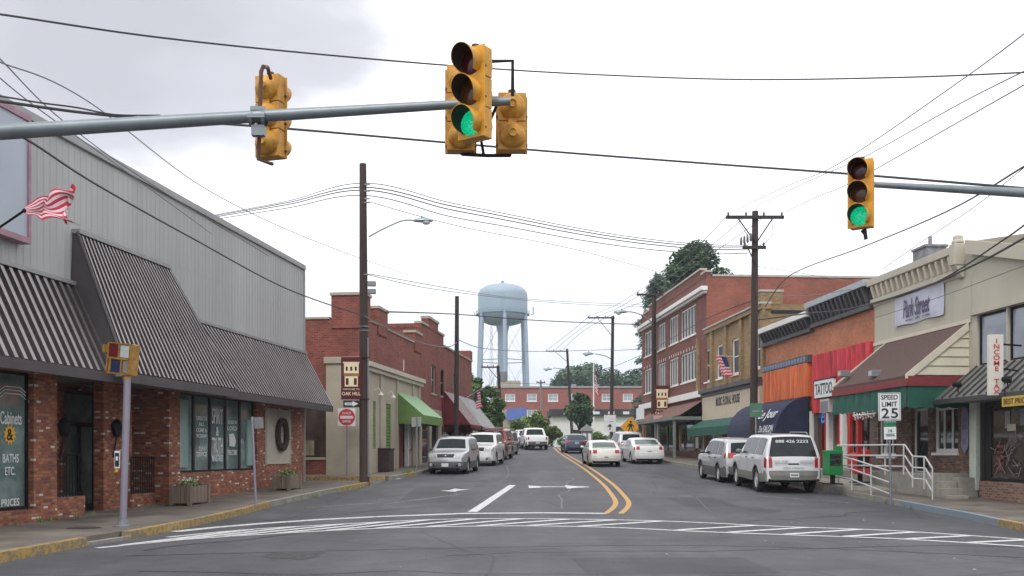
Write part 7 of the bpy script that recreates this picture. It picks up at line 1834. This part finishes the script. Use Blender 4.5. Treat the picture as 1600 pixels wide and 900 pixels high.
# right hand lines running from the crossarms towards the camera
for i, (a, m1_, b) in enumerate([((1150, 328, 46), (1310, 256, 26), (1640, 22, 13)), ((1182, 322, 46), (1350, 245, 27), (1640, 92, 14)), ((1222, 333, 46), (1330, 285, 27), (1640, 110, 14))]):
    wire([a, (a[0] + (m1_[0] - a[0]) * .5, a[1] + (m1_[1] - a[1]) * .52, 35), m1_, (1500, m1_[1] + (b[1] - m1_[1]) * .57 + 4, 18), b], .009, ['left', 'middle', 'right'][i] + ' line rising from the big crossarm to the upper right corner', M_WIREG)
wire([(1195, 480, 47), (1235, 430, 44), (1350, 385, 35), (1480, 330, 25), (1600, 260, 19), (1660, 222, 17)], .016, 'dark cable rising across the sky above the beige building')
wire([(1380, 420, 33), (1440, 378, 29), (1520, 325, 24), (1600, 262, 20), (1660, 215, 18)], .007, 'faint wire beside the dark cable over the chimney', M_WIREG)
wire([(1183, 500, 46), (1260, 490, 41), (1330, 482, 36), (1440, 450, 29), (1530, 410, 24), (1600, 372, 21), (1660, 338, 19)], .022, 'thick black cable across the cornices and the banner')
wire([(1330, 482, 35.8), (1410, 462, 30.8), (1480, 432, 26.8), (1560, 380, 22.6), (1600, 352, 20.6), (1660, 305, 18.6)], .016, 'black cable parting from the thick one over the beige parapet')
wire([(1190, 542, 46), (1320, 510, 37), (1450, 470, 29), (1600, 415, 21), (1650, 395, 19)], .008, 'faint wire in front of the salmon brick wall', M_WIREG)
for i, (x0_, y0_) in enumerate(((996, 456), (1008, 456), (1042, 456))):
    wire([(1136 + i * 30, 337, 46), (1100 + i * 22, 375, 53), (1050 + i * 14, 420, 62), (x0_, y0_, 72)], .012, ['left', 'middle', 'right'][i] + ' line from the big crossarm down to the pole before the brick block', M_WIREG)
    wire([(x0_, y0_, 72), (960 - i * 2 + i * 8, 478 + i * 3, 85), (922 + i * 15, 493, 100)], .016, ['left', 'middle', 'right'][i] + ' line between the brick block pole and the far lamp pole', M_WIREG)
    wire([(922 + i * 15, 493, 100), (890 + i * 9, 520, 112), (856 + i * 12, 546, 125)], .02, ['left', 'middle', 'right'][i] + ' line between the two farthest crossarms', M_WIREG)
wire([(1175, 470, 46), (1100, 500, 52), (1022, 545, 72), (990, 560, 85), (957, 573, 100), (900, 590, 118)], .018, 'cable looping past the brick block to the far poles')
wire([(1022, 545, 72), (990, 546, 80), (957, 548, 100)], .02, 'short cable between the brick block pole and far lamp pole')
wire([(957, 573, 100), (925, 583, 110), (889, 600, 125), (846, 600, 128), (780, 598, 95)], .02, 'low cable over the long brick building')
wire([(1183, 416, 46), (1240, 425, 44), (1330, 440, 40)], .007, 'faint wire from the big pole over the red side wall', M_WIREG)
wire([(1183, 460, 45.8), (1260, 462, 41), (1330, 452, 36.5)], .009, 'faint service drop to the grey cornice', M_WIREG)
wire([(1178, 475, 46), (1140, 505, 49), (1095, 530, 55), (1088, 533, 60)], .010, 'service drop to the tan brick parapet', M_WIREG)

# weeds growing along the kerbs and walls
random.seed(3); mb = MB()
for (fn, y0, y1, n, o) in ((lk, 43.4, 46, 26, -.2), (lk, 28, 36, 10, .02), (rk, 24, 40, 14, -.03), (LW, 19, 36, 14, .12)):
    for i in range(n):
        y = random.uniform(y0, y1); x = fn(y) + o + random.uniform(-.06, .06); z = G(y) + (.15 if o < -.1 or fn is LW else .0)
        for k in range(9):
            a = random.uniform(0, 6.3); h_ = random.uniform(.05, .17); q = Vector((x + random.uniform(-.05, .05), y + random.uniform(-.08, .08), z)); t_ = q + Vector((math.cos(a) * h_ * .5, math.sin(a) * h_ * .5, h_)); w_ = Vector((-math.sin(a), math.cos(a), 0)) * .010
            mb.quad(q - w_, q + w_, t_)
tag(mb.build('weeds', M_LEAF2, recalc=False), 'sparse weeds sprouting along the kerbs and wall foot', 'weeds', kind='stuff')
# ================================================================ HAZE
hm = bpy.data.materials.new('haze'); hm.use_nodes = True; hn = hm.node_tree.nodes; hn.clear()
ho_ = hn.new('ShaderNodeOutputMaterial'); pv_ = hn.new('ShaderNodeVolumePrincipled'); pv_.inputs['Color'].default_value = (.80, .88, 1, 1); pv_.inputs['Density'].default_value = .00045; pv_.inputs['Anisotropy'].default_value = .2
hm.node_tree.links.new(pv_.outputs[0], ho_.inputs['Volume'])
hz = MB().box(-1000, 1000, -80, 2600, -1.2, 90).build('haze', hm); tag(hz, 'thin grey damp air over the far end of the street', 'haze', kind='stuff')
